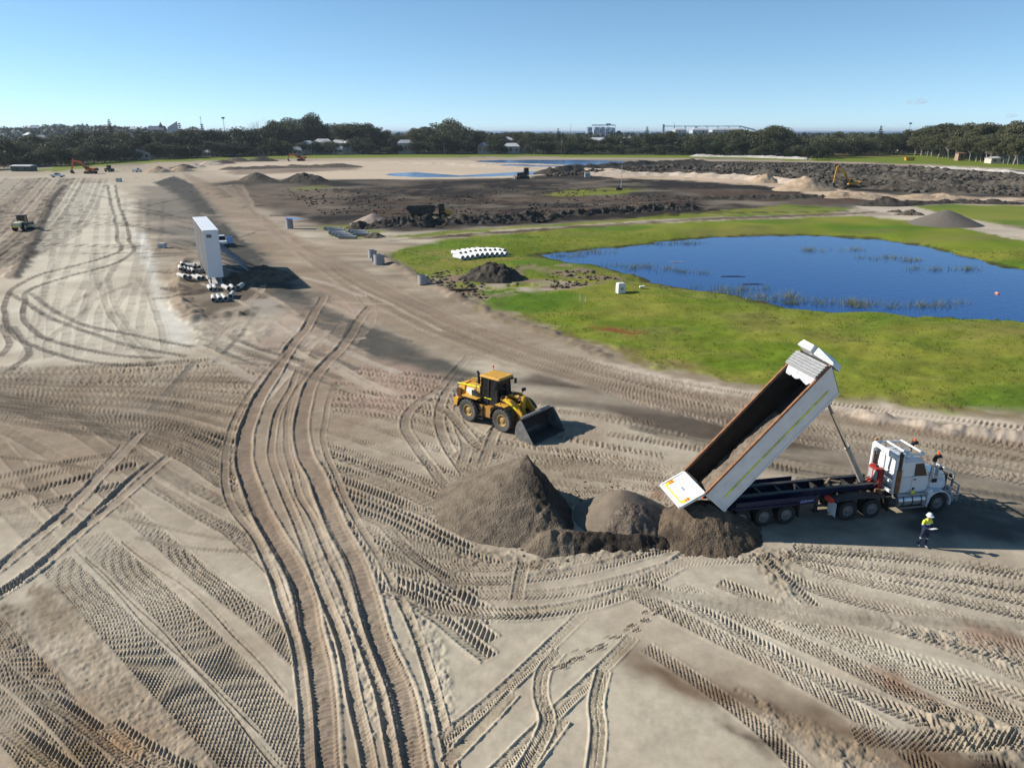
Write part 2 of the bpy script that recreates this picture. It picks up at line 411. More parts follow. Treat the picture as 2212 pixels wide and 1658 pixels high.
meadow([(1000, 640), (1070, 672), (1150, 704), (1260, 740), (1400, 780), (1550, 814), (1700, 842), (1830, 858), (2000, 876), (2212, 893), (2700, 930), (2700, 600), (2212, 516), (2080, 492), (1990, 476), (1850, 466), (1700, 472), (1500, 478), (1250, 492), (1050, 508), (960, 517), (850, 538), (822, 552), (880, 585), (950, 603)], 1.5, 1.3, 1.0, 0.42)
meadow([(840, 510), (1000, 496), (1200, 484), (1350, 474), (1520, 458), (1700, 443), (1850, 449), (1780, 462), (1500, 470), (1250, 486), (1000, 503), (900, 514)], 1.0, 1.0, 0.9, 0.5)
meadow([(690, 488), (760, 486), (830, 498), (820, 514), (760, 516), (715, 506)], 1.2, 1.0, 0.8, 0.5)
meadow([(1160, 424), (1230, 410), (1330, 406), (1400, 410), (1330, 420)], 2, 2, 0.9, 0.7)
meadow([(640, 404), (700, 400), (720, 406), (650, 412)], 2, 2, 0.5, 0.6)
meadow([(1930, 446), (2060, 442), (2212, 444), (2700, 455), (2700, 530), (2212, 492), (2120, 478), (2040, 460)], 1.2, 1.0, 0.95, 0.5)
meadow([(60, 366), (200, 350), (420, 341), (700, 335), (1100, 333), (1500, 335), (1790, 338), (1790, 349), (1500, 341), (1100, 339), (700, 341), (420, 347), (250, 356), (110, 372)], 6, 3, 0.95, 0.35)
meadow([(1780, 331), (1960, 331), (2080, 338), (2300, 348), (2600, 365), (2600, 385), (2212, 366), (1980, 354), (1780, 347)], 5, 3, 0.95, 0.25)
paint([(1790, 332), (1950, 333), (1980, 338), (1800, 339)], A(150, 122, 88), 0.7, 3, 3, 0.5, 10, 30)
# bare and trodden patches in the pasture
paint([(925, 606), (1000, 585), (1080, 590), (1140, 572), (1230, 570), (1345, 598), (1290, 614), (1150, 634), (1040, 648), (985, 632)], A(142, 122, 102), 0.6, 1.0, 1.0, 1.2, 2.5, 31)
paint([(1020, 618), (1180, 605), (1280, 612), (1190, 628), (1060, 634)], A(178, 164, 146), 0.6, 0.8, 0.8, 1.2, 1.5, 32)
paint([(905, 565), (1000, 545), (1110, 545), (1150, 556), (1100, 566), (980, 575)], A(140, 126, 70), 0.45, 0.8, 1, 1.0, 2, 33)
paint([(1255, 692), (1330, 706), (1400, 724), (1370, 730), (1290, 712)], A(134, 84, 50), 0.75, 0.5, 0.8, 0.8, 1.2, 34)
paint([(1000, 660), (1080, 690), (1300, 762), (1600, 838), (1900, 878), (2212, 905), (2212, 893), (1900, 862), (1600, 818), (1330, 748), (1100, 672)], A(130, 118, 72), 0.6, 0.7, 0.6, 0.9, 1.5, 35)
paint([(1080, 688), (1160, 706), (1330, 765), (1520, 812), (1800, 858), (2212, 902), (2212, 912), (1800, 866), (1500, 822), (1300, 775)], A(150, 134, 112), 0.5, 0.5, 0.8, 1.0, 1.5, 36)
paint([(850, 519), (1000, 505), (1250, 488), (1500, 472), (1850, 459), (1960, 452), (1850, 463), (1500, 477), (1250, 493), (1000, 511)], A(92, 78, 64), 0.8, 0.6, 0.8, 0.7, 3, 37)
paint([(1846, 446), (1960, 442), (2010, 456), (2080, 472), (2212, 497), (2600, 560), (2600, 600), (2212, 521), (2080, 494), (1985, 476), (1900, 458)], A(196, 182, 163), 0.92, 0.8, 0.8, 0.4, 4, 38)
GRASS[:] = np.clip(GRASS, 0, 1)
# grass only where the green survived
green = np.clip((C[..., 1] - C[..., 2] * 2.2) * 14, 0, 1)
GRASS *= green

# -------- lie of the land: the pond and its banks, the far water holes
POND_D = [(1138, 553), (1250, 541), (1400, 527), (1520, 513), (1620, 509), (1760, 509), (1880, 515), (2000, 531), (2100, 556), (2212, 588), (2450, 660), (2560, 720), (2400, 745), (2230, 706), (2212, 700), (2190, 692), (2060, 690), (1930, 682), (1800, 676), (1680, 660), (1560, 640), (1450, 620), (1400, 609), (1340, 590), (1280, 573), (1210, 563)]
POND_Z = -0.85
P = world_poly(POND_D, POND_Z); sl = slice_for(P, 16)
x, y = GX[sl], GY[sl]
wx = x + fbm(x, y, 5, 3, 40) * 1.6; wy = y + fbm(x, y, 5, 3, 41) * 1.6
sd = np.where(inside(P, wx, wy), 1, -1) * edge_dist(P, wx, wy)
bank = np.interp(sd, [-9, -5, -1.6, 0, 1.5, 6, 30], [0, -0.12, -0.55, POND_Z, -1.15, -1.7, -1.9]).astype(np.float32)
GZ[sl] += bank
shore = sstep(-0.9, -0.1, sd)[..., None]
C[sl] = C[sl] * (1 - shore * 0.75) + np.array((0.035, 0.03, 0.018)) * shore * 0.75
GRASS[sl] *= (1 - shore[..., 0])
FAR_PONDS = [([(1015, 349), (1080, 346), (1250, 346), (1385, 350), (1340, 356), (1210, 362), (1080, 357), (1130, 353)], -0.2),
             ([(830, 376), (905, 372), (1000, 378), (1120, 371), (1210, 368), (1160, 377), (1060, 381), (920, 383), (850, 380)], -0.2)]
for pts, zz in FAR_PONDS:
    P = world_poly(pts, zz); sl = slice_for(P, 25); x, y = GX[sl], GY[sl]
    sd = np.where(inside(P, x, y), 1, -1) * edge_dist(P, x, y)
    GZ[sl] += np.interp(sd, [-16, -5, 0, 4, 20], [0, -0.08, zz - 0.02, zz - 0.3, zz - 1.2])
# clods and tussocks
k_bl = np.clip((0.12 - C.mean(-1)) * 12, 0, 1) * (1 - GRASS) * sstep(60, 90, RR) * sstep(520, 420, RR)
b1 = np.abs(fbm(GX, GY, 7.0, 4, 61, SPC * 0.5)); GZ += k_bl * (0.55 - b1 * 2.2) * 0.55
GZ += GRASS * (fbm(GX * 0.6, GY, 1.8, 4, 66, SPC * 0.6) * 0.30 + fbm(GX, GY, 6, 2, 67, SPC) * 0.25)
n_disturb = sstep(0.06, 0.3, fbm(GX, GY, 5, 2, 68, SPC)) * (1 - GRASS)
GZ += n_disturb * fbm(GX, GY, 0.5, 3, 69, SPC * 0.7) * 0.018

# -------- low spoil edge between haul road and pasture
def ridge(pts, hw, h, wl=1.2, rough=0.5, color=None, z=0.0):
    P = world_poly(pts, z); sl = slice_for(P, hw * 2)
    x, y = GX[sl], GY[sl]
    d = np.full(x.shape, 1e9)
    for a, b in zip(P[:-1], P[1:]):
        e = b - a; t_ = np.clip(((x - a[0]) * e[0] + (y - a[1]) * e[1]) / (e ** 2).sum(), 0, 1)
        d = np.minimum(d, np.hypot(x - a[0] - t_ * e[0], y - a[1] - t_ * e[1]))
    n = fbm(x, y, wl, 4, 83, SPC[sl] * 0.6)
    p = np.clip(1 - d / (hw * (1 + n)), 0, 1)
    GZ[sl] += (p * h * (1 + rough * n * 2)).astype(np.float32)
    if color is not None:
        m = (sstep(0, 0.4, p) * 0.85)[..., None]
        C[sl] = C[sl] * (1 - m) + np.array(color) * m
    GRASS[sl] *= 1 - sstep(0, 0.3, p)
ridge([(990, 640), (1080, 684), (1200, 722), (1300, 765)], 1.0, 0.14, 1.0, 1.0, A(140, 123, 104))
ridge([(1830, 893), (1950, 912), (2080, 935), (2212, 948), (2400, 965)], 0.8, 0.35, 1.0, 0.6, A(206, 190, 172))
ridge([(820, 552), (900, 600), (990, 640)], 1.2, 0.3, 1.0, 0.8, A(150, 132, 114))
ridge([(140, 400), (112, 430), (95, 470), (60, 545), (30, 600)], 1.2, 0.35, 2.0, 1.0, A(120, 108, 94))
ridge([(1200, 470), (1500, 462), (1850, 456)], 1.0, 0.3, 1.5, 1.0, A(70, 60, 50))
ridge([(400, 560), (385, 620), (395, 660), (420, 690), (520, 680)], 1.2, 0.35, 1.2, 1.2, A(150, 132, 112))

paint([(385, 560), (470, 600), (560, 600), (620, 660), (540, 690), (430, 690), (395, 640)], A(108, 96, 82), 0.75, 0.8, 1.2, 0.9, 3, 39)
paint([(540, 650), (600, 640), (610, 675), (560, 690)], A(176, 166, 152), 0.8, 0.5, 0.8)
# ============================================================ wheel marks pressed into the sand
def smooth_path(W, step):
    W = np.asarray(W, float); out = []
    Q = np.vstack([2 * W[0] - W[1], W, 2 * W[-1] - W[-2]])
    for i in range(1, len(Q) - 2):
        p0, p1, p2, p3 = Q[i - 1], Q[i], Q[i + 1], Q[i + 2]
        n = max(2, int(np.linalg.norm(p2 - p1) / step))
        for k in range(n):
            t = k / n
            out.append(0.5 * (2 * p1 + (p2 - p0) * t + (2 * p0 - 5 * p1 + 4 * p2 - p3) * t * t + (3 * p1 - p0 - 3 * p2 + p3) * t ** 3))
    out.append(W[-1])
    return np.array(out)
def pulse(f, a, b, e=0.08):
    return sstep(a - e, a + e, f) * (1 - sstep(b - e, b + e, f))
track_id = [0]
def track(pts, w=0.3, pat='chev', depth=0.045, pitch=0.24, tone=0.95, color=None, camt=0.0, berm=0.35, keep=0.15, world=False, fade=0.35):
    """one wheel mark: w = half width in metres"""
    track_id[0] += 1; tid = track_id[0]; pitch = pitch * 0.74; depth = depth * (0.95 if pat != 'rut' else 1.0)
    W = np.array(pts, float) if world else world_poly(pts)
    rmin = np.hypot(W[:, 0], W[:, 1]).min()
    path = smooth_path(W, max(0.35, rmin * 0.008))
    path = path + np.stack([fbm(path[:, 0], path[:, 1], 6, 2, 300 + tid), fbm(path[:, 0], path[:, 1], 6, 2, 400 + tid)], 1) * (0.06 if pat == 'diamond' else 0.35)
    arc = 0.0
    ext = 1.0 + (0.5 if berm else 0.0)
    for a, b in zip(path[:-1], path[1:]):
        e = b - a; L = float(np.hypot(*e))
        if L < 1e-6: continue
        sl = slice_for(np.array([a, b]), w * ext + 0.05)
        if sl[0].stop - sl[0].start < 2 or sl[1].stop - sl[1].start < 2: arc += L; continue
        x = GX[sl] - a[0]; y = GY[sl] - a[1]
        ux, uy = e / L
        u = x * ux + y * uy; v = -x * uy + y * ux
        ra = max(float(np.hypot(*a)), 1.0); er = a / ra; dr_ = ra * ra / (CAM_H * f_r); dt_ = ra * 0.0016
        nr_ = -uy * er[0] + ux * er[1]; ur_ = ux * er[0] + uy * er[1]          # how the mark lies across the sheet's mesh
        sp = math.hypot(nr_ * dr_, math.sqrt(max(0, 1 - nr_ * nr_)) * dt_); sp_u = math.hypot(ur_ * dr_, math.sqrt(max(0, 1 - ur_ * ur_)) * dt_)
        inside_seg = (u > -0.06 * L - 0.03) & (u < L * 1.06 + 0.03)
        s = np.abs(v) / w
        if not (inside_seg & (s < ext)).any(): arc += L; continue
        U = u + arc
        st = np.clip(0.72 + vnoise(U / 5.0, np.full_like(U, tid * 3.3), 900) * 2.4 * fade + vnoise(U / 1.1, v * 1.6 + tid, 907) * 0.4 + 0.18, 0.06, 1.1)
        # a mark narrower than the sheet's mesh keeps its share of width
        m = (1 - sstep(0.86, 1.0 + min(sp / w * 0.6, 1.2), s)) * inside_seg * min(2.2 * w / sp, 1.0) ** 0.5
        fine = min(max(pitch / sp_u - 1.5, 0.0), 1.0)
        if pat == 'chev':
            ph = (U + np.abs(v) * 0.75) / pitch + (v > 0) * 0.5
            ridge_ = pulse(ph - np.floor(ph), 0.30, 0.72) * (s > 0.08)
        elif pat == 'slant':
            ph = (U + v * 0.8) / pitch
            ridge_ = pulse(ph - np.floor(ph), 0.3, 0.75)
        elif pat == 'diamond':
            p1 = (U + v * 1.1) / pitch; p2 = (U - v * 1.1) / pitch
            c1 = np.abs(p1 - np.floor(p1) - 0.5) * 2; c2 = np.abs(p2 - np.floor(p2) - 0.5) * 2
            ridge_ = np.maximum(sstep(0.45, 0.85, c1), sstep(0.45, 0.85, c2))
        elif pat == 'ladder':
            ph = U / pitch; ridge_ = pulse(ph - np.floor(ph), 0.3, 0.75)
        elif pat == 'rut':
            ph = U / pitch + (v > 0) * 0.37
            tick = pulse(ph - np.floor(ph), 0.25, 0.7)
            ridge_ = sstep(0.55, 0.8, s) * (0.25 + 0.55 * tick) + 0.10 * tick
        elif pat == 'line':
            ridge_ = s ** 2
        else:
            ridge_ = 0.4 + 0 * s
        ridge_ = ridge_ * fine + 0.45 * (1 - fine)
        prof = (-depth + depth * 1.35 * ridge_) * st
        r0 = REL[sl]
        REL[sl] = r0 * (1 - m * (1 - keep)) + prof * m
        if berm:
            bm_ = pulse(s, 1.0, 1.32, 0.14) * inside_seg * (0.7 + 0.8 * vnoise(U / 0.35, v * 3, 77)) * min(1.0 * w / sp, 1.0)
            REL[sl] = np.maximum(REL[sl], bm_ * depth * berm * 2 * st + REL[sl] * (1 - np.clip(bm_, 0, 1)))
        cm = (m * st)[..., None]
        tn = 1 - (1 - tone) * cm
        C[sl] *= tn
        if color is not None:
            cm = cm * camt
            C[sl] = C[sl] * (1 - cm) + np.array(color, np.float32) * cm
        arc += L
def pair(pts, gap=2.1, **k):
    W = smooth_path(world_poly(pts), 1.0)
    d = np.gradient(W, axis=0); d /= np.linalg.norm(d, axis=1)[:, None]
    nrm = np.stack([-d[:, 1], d[:, 0]], 1)
    for s_ in (-0.5, 0.5):
        track((W + nrm * gap * s_)[::3] if len(W) > 9 else W + nrm * gap * s_, world=True, **k)
pr = random.Random(5)
DK = A(112, 104, 94)
# far left: streaks along the strip, service tracks across it
for i in range(19):
    x0 = -80 + i * 12
    track([(x0 - 160 + i * 4, 640 - i * 4), (x0 - 20 + i * 4, 480), (x0 + 95, 385)], pr.uniform(.4, .8), 'smooth', 0.05, 0.3, pr.uniform(.42, .75), berm=0.2, fade=.2)
for p in ([(100, 478), (210, 481), (330, 488)], [(100, 481), (210, 485), (330, 492)], [(50, 526), (180, 528), (315, 531)], [(0, 531), (120, 531), (300, 534)], [(180, 548), (300, 547), (420, 546)], [(230, 560), (330, 554), (430, 550)]):
    track(p, 0.28, 'chev', 0.06, 0.4, 0.5, DK, 0.5, fade=0.1)
for dx in (0, 17):
    track([(232 + dx, 400), (240 + dx, 440), (252 + dx * 1.4, 490), (254 + dx * 1.5, 520), (263 + dx * 1.6, 538), (225 + dx * 2, 556 + dx * .5), (160 + dx * 2.5, 574 + dx * .5), (90 + dx * 2.2, 592 + dx * .6), (28 + dx * 2, 622 + dx * .3), (12 + dx * 2.4, 650), (12 + dx * 2.6, 690), (28 + dx * 2.8, 722 - dx * .3), (80 + dx * 2.6, 752 - dx * .8), (200 + dx * 2, 782 - dx), (330 + dx, 790 - dx)], 0.27, 'ladder', 0.07, 0.35, 0.58, DK, 0.5, fade=0.12)
for p in ([(20, 632), (120, 690), (260, 742), (400, 770)], [(65, 634), (150, 690), (280, 722), (420, 748)], [(30, 705), (60, 760), (20, 800)], [(0, 770), (20, 740), (12, 700)]):
    track(p, 0.28, 'ladder', 0.06, 0.35, 0.62, DK, 0.4, fade=0.15)
for i in range(9):
    x0 = 60 + i * 30 + pr.uniform(-8, 8)
    track([(x0 - 10, 780 - i * 3), (x0 + 10 + pr.uniform(-10, 10), 680), (x0 + 30 + pr.uniform(-14, 14), 600), (x0 + 55, 520), (x0 + 60, 430)], 0.4, 'smooth', 0.03, 0.3, 0.84, fade=0.5, berm=0.2)
for p in ([(230, 600), (260, 680), (310, 740), (390, 790)], [(205, 580), (225, 650), (270, 720), (340, 790)], [(110, 680), (180, 640), (235, 600), (262, 560)], [(300, 600), (330, 650), (350, 720), (352, 760)], [(170, 690), (200, 610), (210, 540)], [(105, 735), (160, 690), (220, 640), (290, 610)]):
    track(p, 0.35, 'chev', 0.04, 0.3, 0.82, fade=0.4)
# dark soil flat: brown and black wheel streaks
for i in range(80):
    x0 = pr.uniform(470, 1400); y0 = pr.uniform(400, 468); L_ = pr.uniform(120, 420); k_ = pr.uniform(-.10, .05)
    track([(x0, y0), (x0 + L_ * .5, y0 + L_ * .5 * k_ + pr.uniform(-4, 4)), (x0 + L_, y0 + L_ * k_)], pr.uniform(.4, .9), 'smooth', .08, .4, 1.0, pr.choice([A(34, 31, 28), A(40, 36, 32), A(52, 46, 41), A(104, 86, 71), A(90, 75, 62), A(132, 114, 97)]), .75, fade=.5, berm=.3)
for i in range(22):
    x0 = pr.uniform(60, 420); y0 = pr.uniform(372, 470); L_ = pr.uniform(60, 200); k_ = pr.uniform(-.2, .25)
    track([(x0, y0), (x0 + L_ * .5, y0 + L_ * .5 * k_ + pr.uniform(-3, 3)), (x0 + L_, y0 + L_ * k_)], pr.uniform(.3, .6), 'smooth', .05, .4, pr.uniform(.5, .85), fade=.5, berm=.2)
for i in range(14):
    x0 = pr.uniform(320, 450); y0 = pr.uniform(440, 700); track([(x0, y0), (x0 + 50, y0 + pr.uniform(-14, 14)), (x0 + 120, y0 + pr.uniform(-20, 24))], .4, pr.choice(['smooth', 'ladder']), .06, .4, pr.uniform(.55, .8), fade=.5, berm=.4)
# fan of wheel marks that sweeps in from the left
for i in range(32):
    yl = 795 + i * 3.1 + pr.uniform(-2, 2); yr = 765 + i * 9.6 + pr.uniform(-6, 6)
    track([(-120, yl - 3), (120, yl + i * 1.1), (330, yl + (yr - yl) * 0.42), (560 - max(0, i - 10) * 2.5, yr)], 0.32 + pr.uniform(-.05, .12), pr.choice(['chev', 'chev', 'slant', 'ladder']), 0.075, pr.uniform(.36, .48), pr.uniform(.74, .94), berm=0.4, fade=0.25)
for p, pt in (([(-60, 860), (150, 925), (340, 1050), (470, 1130), (570, 1190)], 'chev'), ([(-60, 838), (200, 915), (400, 1040), (540, 1110)], 'chev'), ([(-30, 905), (160, 1010), (280, 1100)], 'diamond'), ([(0, 960), (100, 1070), (160, 1130)], 'diamond'), ([(160, 890), (300, 985), (420, 1060)], 'diamond')):
    track(p, 0.42, pt, 0.055, 0.27, 0.84)
for y0, y1 in ((1075, 1000), (1050, 985), (1030, 972), (1110, 1035)):
    track([(-40, y0 + 10), (130, y0 - 30), (300, y1)], 0.36, 'slant', 0.055, 0.26, 0.84)
# wide cross-hatched strips and the smooth bands between them, lower left
for p, w in (([(120, 1215), (260, 1360), (440, 1545), (620, 1730)], 0.72), ([(200, 1160), (360, 1310), (540, 1490), (720, 1690)], 0.70), ([(285, 1112), (430, 1235), (560, 1335), (660, 1430)], 0.46), ([(-60, 1310), (60, 1440), (190, 1610), (260, 1730)], 0.55), ([(-60, 1480), (60, 1600), (150, 1720)], 0.6), ([(10, 1080), (60, 1130), (110, 1190)], 0.6), ([(-60, 1400), (110, 1540), (290, 1740)], 0.30)):
    track(p, w, 'diamond', 0.062, 0.27, 0.86, berm=0.15, fade=0.08)
for p in ([(160, 1190), (330, 1360), (480, 1520), (640, 1690)], [(190, 1200), (420, 1420), (560, 1580)], [(265, 1170), (440, 1310), (620, 1490)], [(340, 1050), (480, 1150), (600, 1260)]):
    track(p, 0.07, 'line', 0.05, 0.3, 0.75, berm=0.4)
for p in ([(120, 1500), (200, 1560), (300, 1630), (400, 1700)], [(250, 1560), (340, 1620), (460, 1690)], [(0, 1550), (120, 1640), (220, 1740)]):
    track(p, 0.30, 'chev', 0.045, 0.26, 0.94)
for p in ([(270, 1122), (400, 1150), (560, 1170)], [(290, 1160), (420, 1182), (640, 1195)], [(10, 1050), (140, 1090), (260, 1120)], [(-20, 985), (120, 1000), (260, 1020)], [(790, 1188), (900, 1195), (1010, 1200)]):
    track(p, 0.13, 'smooth', 0.03, 0.2, 0.78, berm=0.3)
# marks between the curved ruts and the heaps
for i in range(17):
    ys = 850 + i * 25 + pr.uniform(-8, 8); xs = 690 + max(0, (ys - 1000)) * 0.42 + (30 if ys < 900 else 0)
    track([(xs, ys), (xs + 130, ys + 36 + i * 1.5), (xs + 330 - i * 4, ys + 100 + i * 4)], pr.uniform(.30, .44), pr.choice(['chev', 'chev', 'slant']), 0.07, pr.uniform(.30, .40), pr.uniform(.84, .96), berm=0.4)
for i in range(9):
    ys = 790 + i * 12
    track([(720, ys), (860, ys + 12 + pr.uniform(-8, 8)), (1010 - i * 6, ys + 32)], 0.36, 'chev', 0.07, 0.46, pr.uniform(.78, .92))
# loader's own loops
for p in ([(1010, 770), (955, 830), (900, 870), (878, 905), (890, 950), (935, 1020), (985, 1080)], [(1000, 800), (965, 850), (945, 900), (960, 960), (1000, 1020)], [(985, 985), (1050, 945), (1090, 900)], [(1000, 1010), (1060, 985), (1130, 940)], [(940, 880), (985, 905), (1060, 950), (1140, 985)], [(1000, 850), (990, 900), (1010, 960), (1000, 1000)], [(965, 885), (1020, 950), (1090, 990)], [(1040, 1000), (1060, 950), (1070, 930)], [(1130, 1000), (1250, 1000), (1400, 1010)], [(1180, 985), (1300, 1000), (1420, 1040)]):
    track(p, 0.32, 'chev', 0.07, 0.36, 0.88, berm=0.5)
# haul road: long parallel marks
for i in range(13):
    o = i * 13
    track([(470 + o * 0.35, 400), (560 + o * 0.1, 462 + o * 0.18), (720 - o * 0.05, 555 + o * 0.3), (930, 655 + o * 0.42), (1200, 760 + o * 0.36), (1500, 832 + o * 0.45), (1800, 872 + o * 0.6), (2212, 925 + o * 0.75), (2500, 950 + o)], pr.uniform(.3, .5), pr.choice(['chev', 'chev', 'slant', 'smooth']), 0.05, pr.uniform(.36, .48), pr.uniform(.72, .97), pr.choice([PINK, BROWN, TAN, BROWN, DKBR]), 0.3, fade=0.5, berm=0.5)
for p in ([(560, 470), (650, 540), (780, 640), (800, 690), (760, 740), (720, 790)], [(640, 600), (735, 650), (745, 700), (690, 770), (640, 830)], [(590, 520), (700, 560), (850, 620)], [(600, 545), (690, 520), (850, 508)], [(560, 500), (640, 512), (760, 520)], [(650, 560), (620, 520), (640, 500), (800, 502)]):
    track(p, 0.5, 'smooth', 0.05, 0.4, 0.95, A(168, 147, 127), 0.5, berm=0.4)
for i in range(8):
    track([(1300 + i * 60, 905 + i * 18), (1500 + i * 60, 950 + i * 16), (1800 + i * 70, 1010 + i * 16), (2300, 1080 + i * 12)], 0.4, 'smooth', 0.03, 0.3, pr.uniform(.8, 1.0), pr.choice([A(140, 122, 104), GREYD, A(160, 146, 126)]), 0.45, fade=0.5, berm=0.3)
# crossing streaks between the tall sign and the curved ruts
for i in range(44):
    x0 = pr.uniform(420, 760); y0 = pr.uniform(590, 790); L_ = pr.uniform(60, 240)
    if i % 3: e_ = (L_, L_ * pr.uniform(.25, .6))
    elif i % 2: e_ = (-L_ * .6, L_ * .7)
    else: e_ = (L_, pr.uniform(-.06, .1) * L_)
    track([(x0, y0), (x0 + e_[0] * .5, y0 + e_[1] * .5 + pr.uniform(-8, 8)), (x0 + e_[0], y0 + e_[1])], pr.uniform(.2, .45), pr.choice(['chev', 'smooth', 'ladder']), .045, .3, pr.uniform(.7, 1.0), pr.choice([TAN, BROWN, A(190, 172, 152), A(196, 182, 164), GREY, A(120, 108, 95)]), .6, fade=.5, berm=.4)
# worked ground behind the heaps and below the trailer
for i in range(20):
    x0 = 1080 + pr.uniform(-60, 260); y0 = 870 + i * 11 + pr.uniform(-8, 8); L_ = pr.uniform(220, 460); sl_ = pr.uniform(.06, .26)
    track([(x0, y0), (x0 + L_ * .5, y0 + L_ * .5 * sl_ + pr.uniform(-8, 8)), (x0 + L_, y0 + L_ * sl_)], pr.uniform(.28, .42), pr.choice(['chev', 'chev', 'slant', 'diamond']), 0.05, pr.uniform(.22, .32), pr.uniform(.82, 1.0), pr.choice([BROWN, TAN, A(140, 122, 104)]), .25, fade=.5, berm=.4)
for i in range(14):
    x0 = 780 + pr.uniform(-30, 240); y0 = 1000 + i * 17 + pr.uniform(-8, 8); L_ = pr.uniform(120, 200)
    track([(x0, y0), (x0 + L_ * .5, y0 + L_ * .16), (x0 + L_, y0 + L_ * pr.uniform(.25, .5))], pr.uniform(.25, .36), 'chev', 0.05, pr.uniform(.22, .3), pr.uniform(.86, 1.0), fade=.4, berm=.4)
for i in range(10):
    x0 = 1650 + pr.uniform(0, 200); y0 = 1190 + i * 16
    track([(x0, y0), (x0 + 260, y0 + 30 + i * 5), (2330, y0 + 70 + i * 16)], pr.uniform(.28, .38), pr.choice(['chev', 'slant']), 0.045, pr.uniform(.22, .3), pr.uniform(.88, 1.02), fade=.5, berm=.4)
# curved ruts, deepest on the left
RUTB = A(142, 123, 105)
for p, w, dp, cm in (([(700, 640), (655, 715), (600, 800), (548, 890), (528, 980), (545, 1070), (592, 1155), (640, 1250), (680, 1400), (705, 1530), (725, 1740)], 0.46, 0.16, 0.75),
                     ([(800, 660), (740, 745), (690, 800), (660, 880), (655, 950), (690, 1050), (732, 1150), (778, 1250), (818, 1350), (872, 1500), (925, 1740)], 0.46, 0.14, 0.6),
                     ([(610, 760), (555, 830), (505, 905), (482, 990), (500, 1090), (555, 1180), (600, 1280), (632, 1400), (655, 1560), (668, 1740)], 0.20, 0.09, 0.2),
                     ([(640, 800), (605, 880), (588, 970), (606, 1060), (648, 1150), (694, 1260), (735, 1380), (775, 1530), (810, 1740)], 0.22, 0.10, 0.2),
                     ([(668, 800), (625, 880), (618, 960), (640, 1050), (680, 1130), (720, 1220), (770, 1340), (815, 1480), (850, 1620), (868, 1740)], 0.18, 0.08, 0.2),
                     ([(720, 830), (700, 900), (705, 970), (740, 1060), (790, 1160), (850, 1270), (905, 1390), (950, 1540), (990, 1740)], 0.18, 0.07, 0.2)):
    track(p, w, 'rut', dp, 0.24, 0.92, RUTB, cm, berm=0.35, keep=0.0, fade=0.12)
# two deep drag ruts, left
for p, dp in (([(-80, 1330), (60, 1245), (170, 1150), (260, 1060), (330, 1000)], 0.20), ([(-80, 1290), (40, 1195), (140, 1105), (230, 1010), (270, 960)], 0.16), ([(150, 1090), (240, 1000), (300, 935)], 0.10), ([(190, 1130), (300, 1040), (370, 985)], 0.10)):
    track(p, 0.30, 'rut', dp, 0.25, 0.92, A(172, 155, 136), 0.5, berm=0.3, keep=0.0, fade=0.15)
# arcs below the heaps
for p, w, dp in (([(850, 1275), (930, 1310), (1050, 1325), (1180, 1318), (1320, 1285), (1440, 1230), (1500, 1190)], 0.38, 0.07), ([(830, 1225), (960, 1250), (1100, 1255), (1260, 1232), (1400, 1195), (1460, 1180)], 0.34, 0.06), ([(820, 1200), (960, 1225), (1120, 1228), (1300, 1205)], 0.32, 0.05), ([(1040, 1290), (1200, 1285), (1350, 1250), (1480, 1215), (1700, 1205)], 0.34, 0.05), ([(840, 1140), (900, 1200), (960, 1250)], 0.3, 0.05), ([(1140, 1215), (1130, 1250), (1120, 1290)], 0.25, 0.05)):
    track(p, w, 'chev', dp, 0.24, 0.93, berm=0.5)
# short runs in the smooth pad, bottom centre
for p, w, pt, dp in (([(960, 1590), (1100, 1470), (1250, 1330)], 0.24, 'chev', .055), ([(1060, 1680), (1180, 1560), (1290, 1440), (1355, 1372)], 0.24, 'chev', .05), ([(975, 1640), (1040, 1570), (1100, 1500)], 0.22, 'slant', .07), ([(1120, 1670), (1170, 1610), (1215, 1555)], 0.24, 'slant', .07), ([(1205, 1410), (1170, 1450), (1165, 1500), (1180, 1550), (1150, 1620), (1100, 1700)], 0.24, 'chev', .05), ([(1300, 1450), (1285, 1520), (1290, 1580), (1270, 1720)], 0.24, 'chev', .05)):
    track(p, w, pt, dp, 0.15, 0.93, berm=0.5, fade=0.15)
# lower right: marks that fan towards the corner
LR = [([(1360, 1275), (1500, 1350), (1700, 1450), (1880, 1560), (2080, 1720)], .42, 'diamond'), ([(1400, 1262), (1560, 1340), (1780, 1460), (2000, 1560), (2200, 1680)], .36, 'chev'),
      ([(1470, 1268), (1620, 1340), (1820, 1430), (2040, 1540), (2300, 1650)], .42, 'diamond'), ([(1560, 1260), (1720, 1330), (1940, 1420), (2230, 1560)], .40, 'chev'),
      ([(1600, 1290), (1780, 1370), (2000, 1470), (2300, 1600)], .40, 'diamond'), ([(1640, 1210), (1760, 1270), (1960, 1330), (2300, 1440)], .36, 'chev'),
      ([(1690, 1200), (1850, 1250), (2050, 1290), (2300, 1345)], .36, 'chev'), ([(1700, 1192), (1900, 1222), (2100, 1250), (2300, 1285)], .36, 'chev'),
      ([(1720, 1186), (1900, 1200), (2100, 1222), (2300, 1245)], .36, 'chev'), ([(1650, 1200), (1700, 1250), (1760, 1310)], .34, 'chev'),
      ([(1860, 1330), (2000, 1375), (2200, 1430), (2300, 1470)], .36, 'chev'), ([(1850, 1590), (2000, 1600), (2212, 1600)], .45, 'diamond'),
      ([(1400, 1400), (1520, 1480), (1640, 1570), (1760, 1690)], .3, 'diamond')]
for p, w, pt in LR:
    track(p, w, pt, 0.055, 0.25 if pt == 'diamond' else 0.26, 0.9, berm=0.3, fade=0.2)
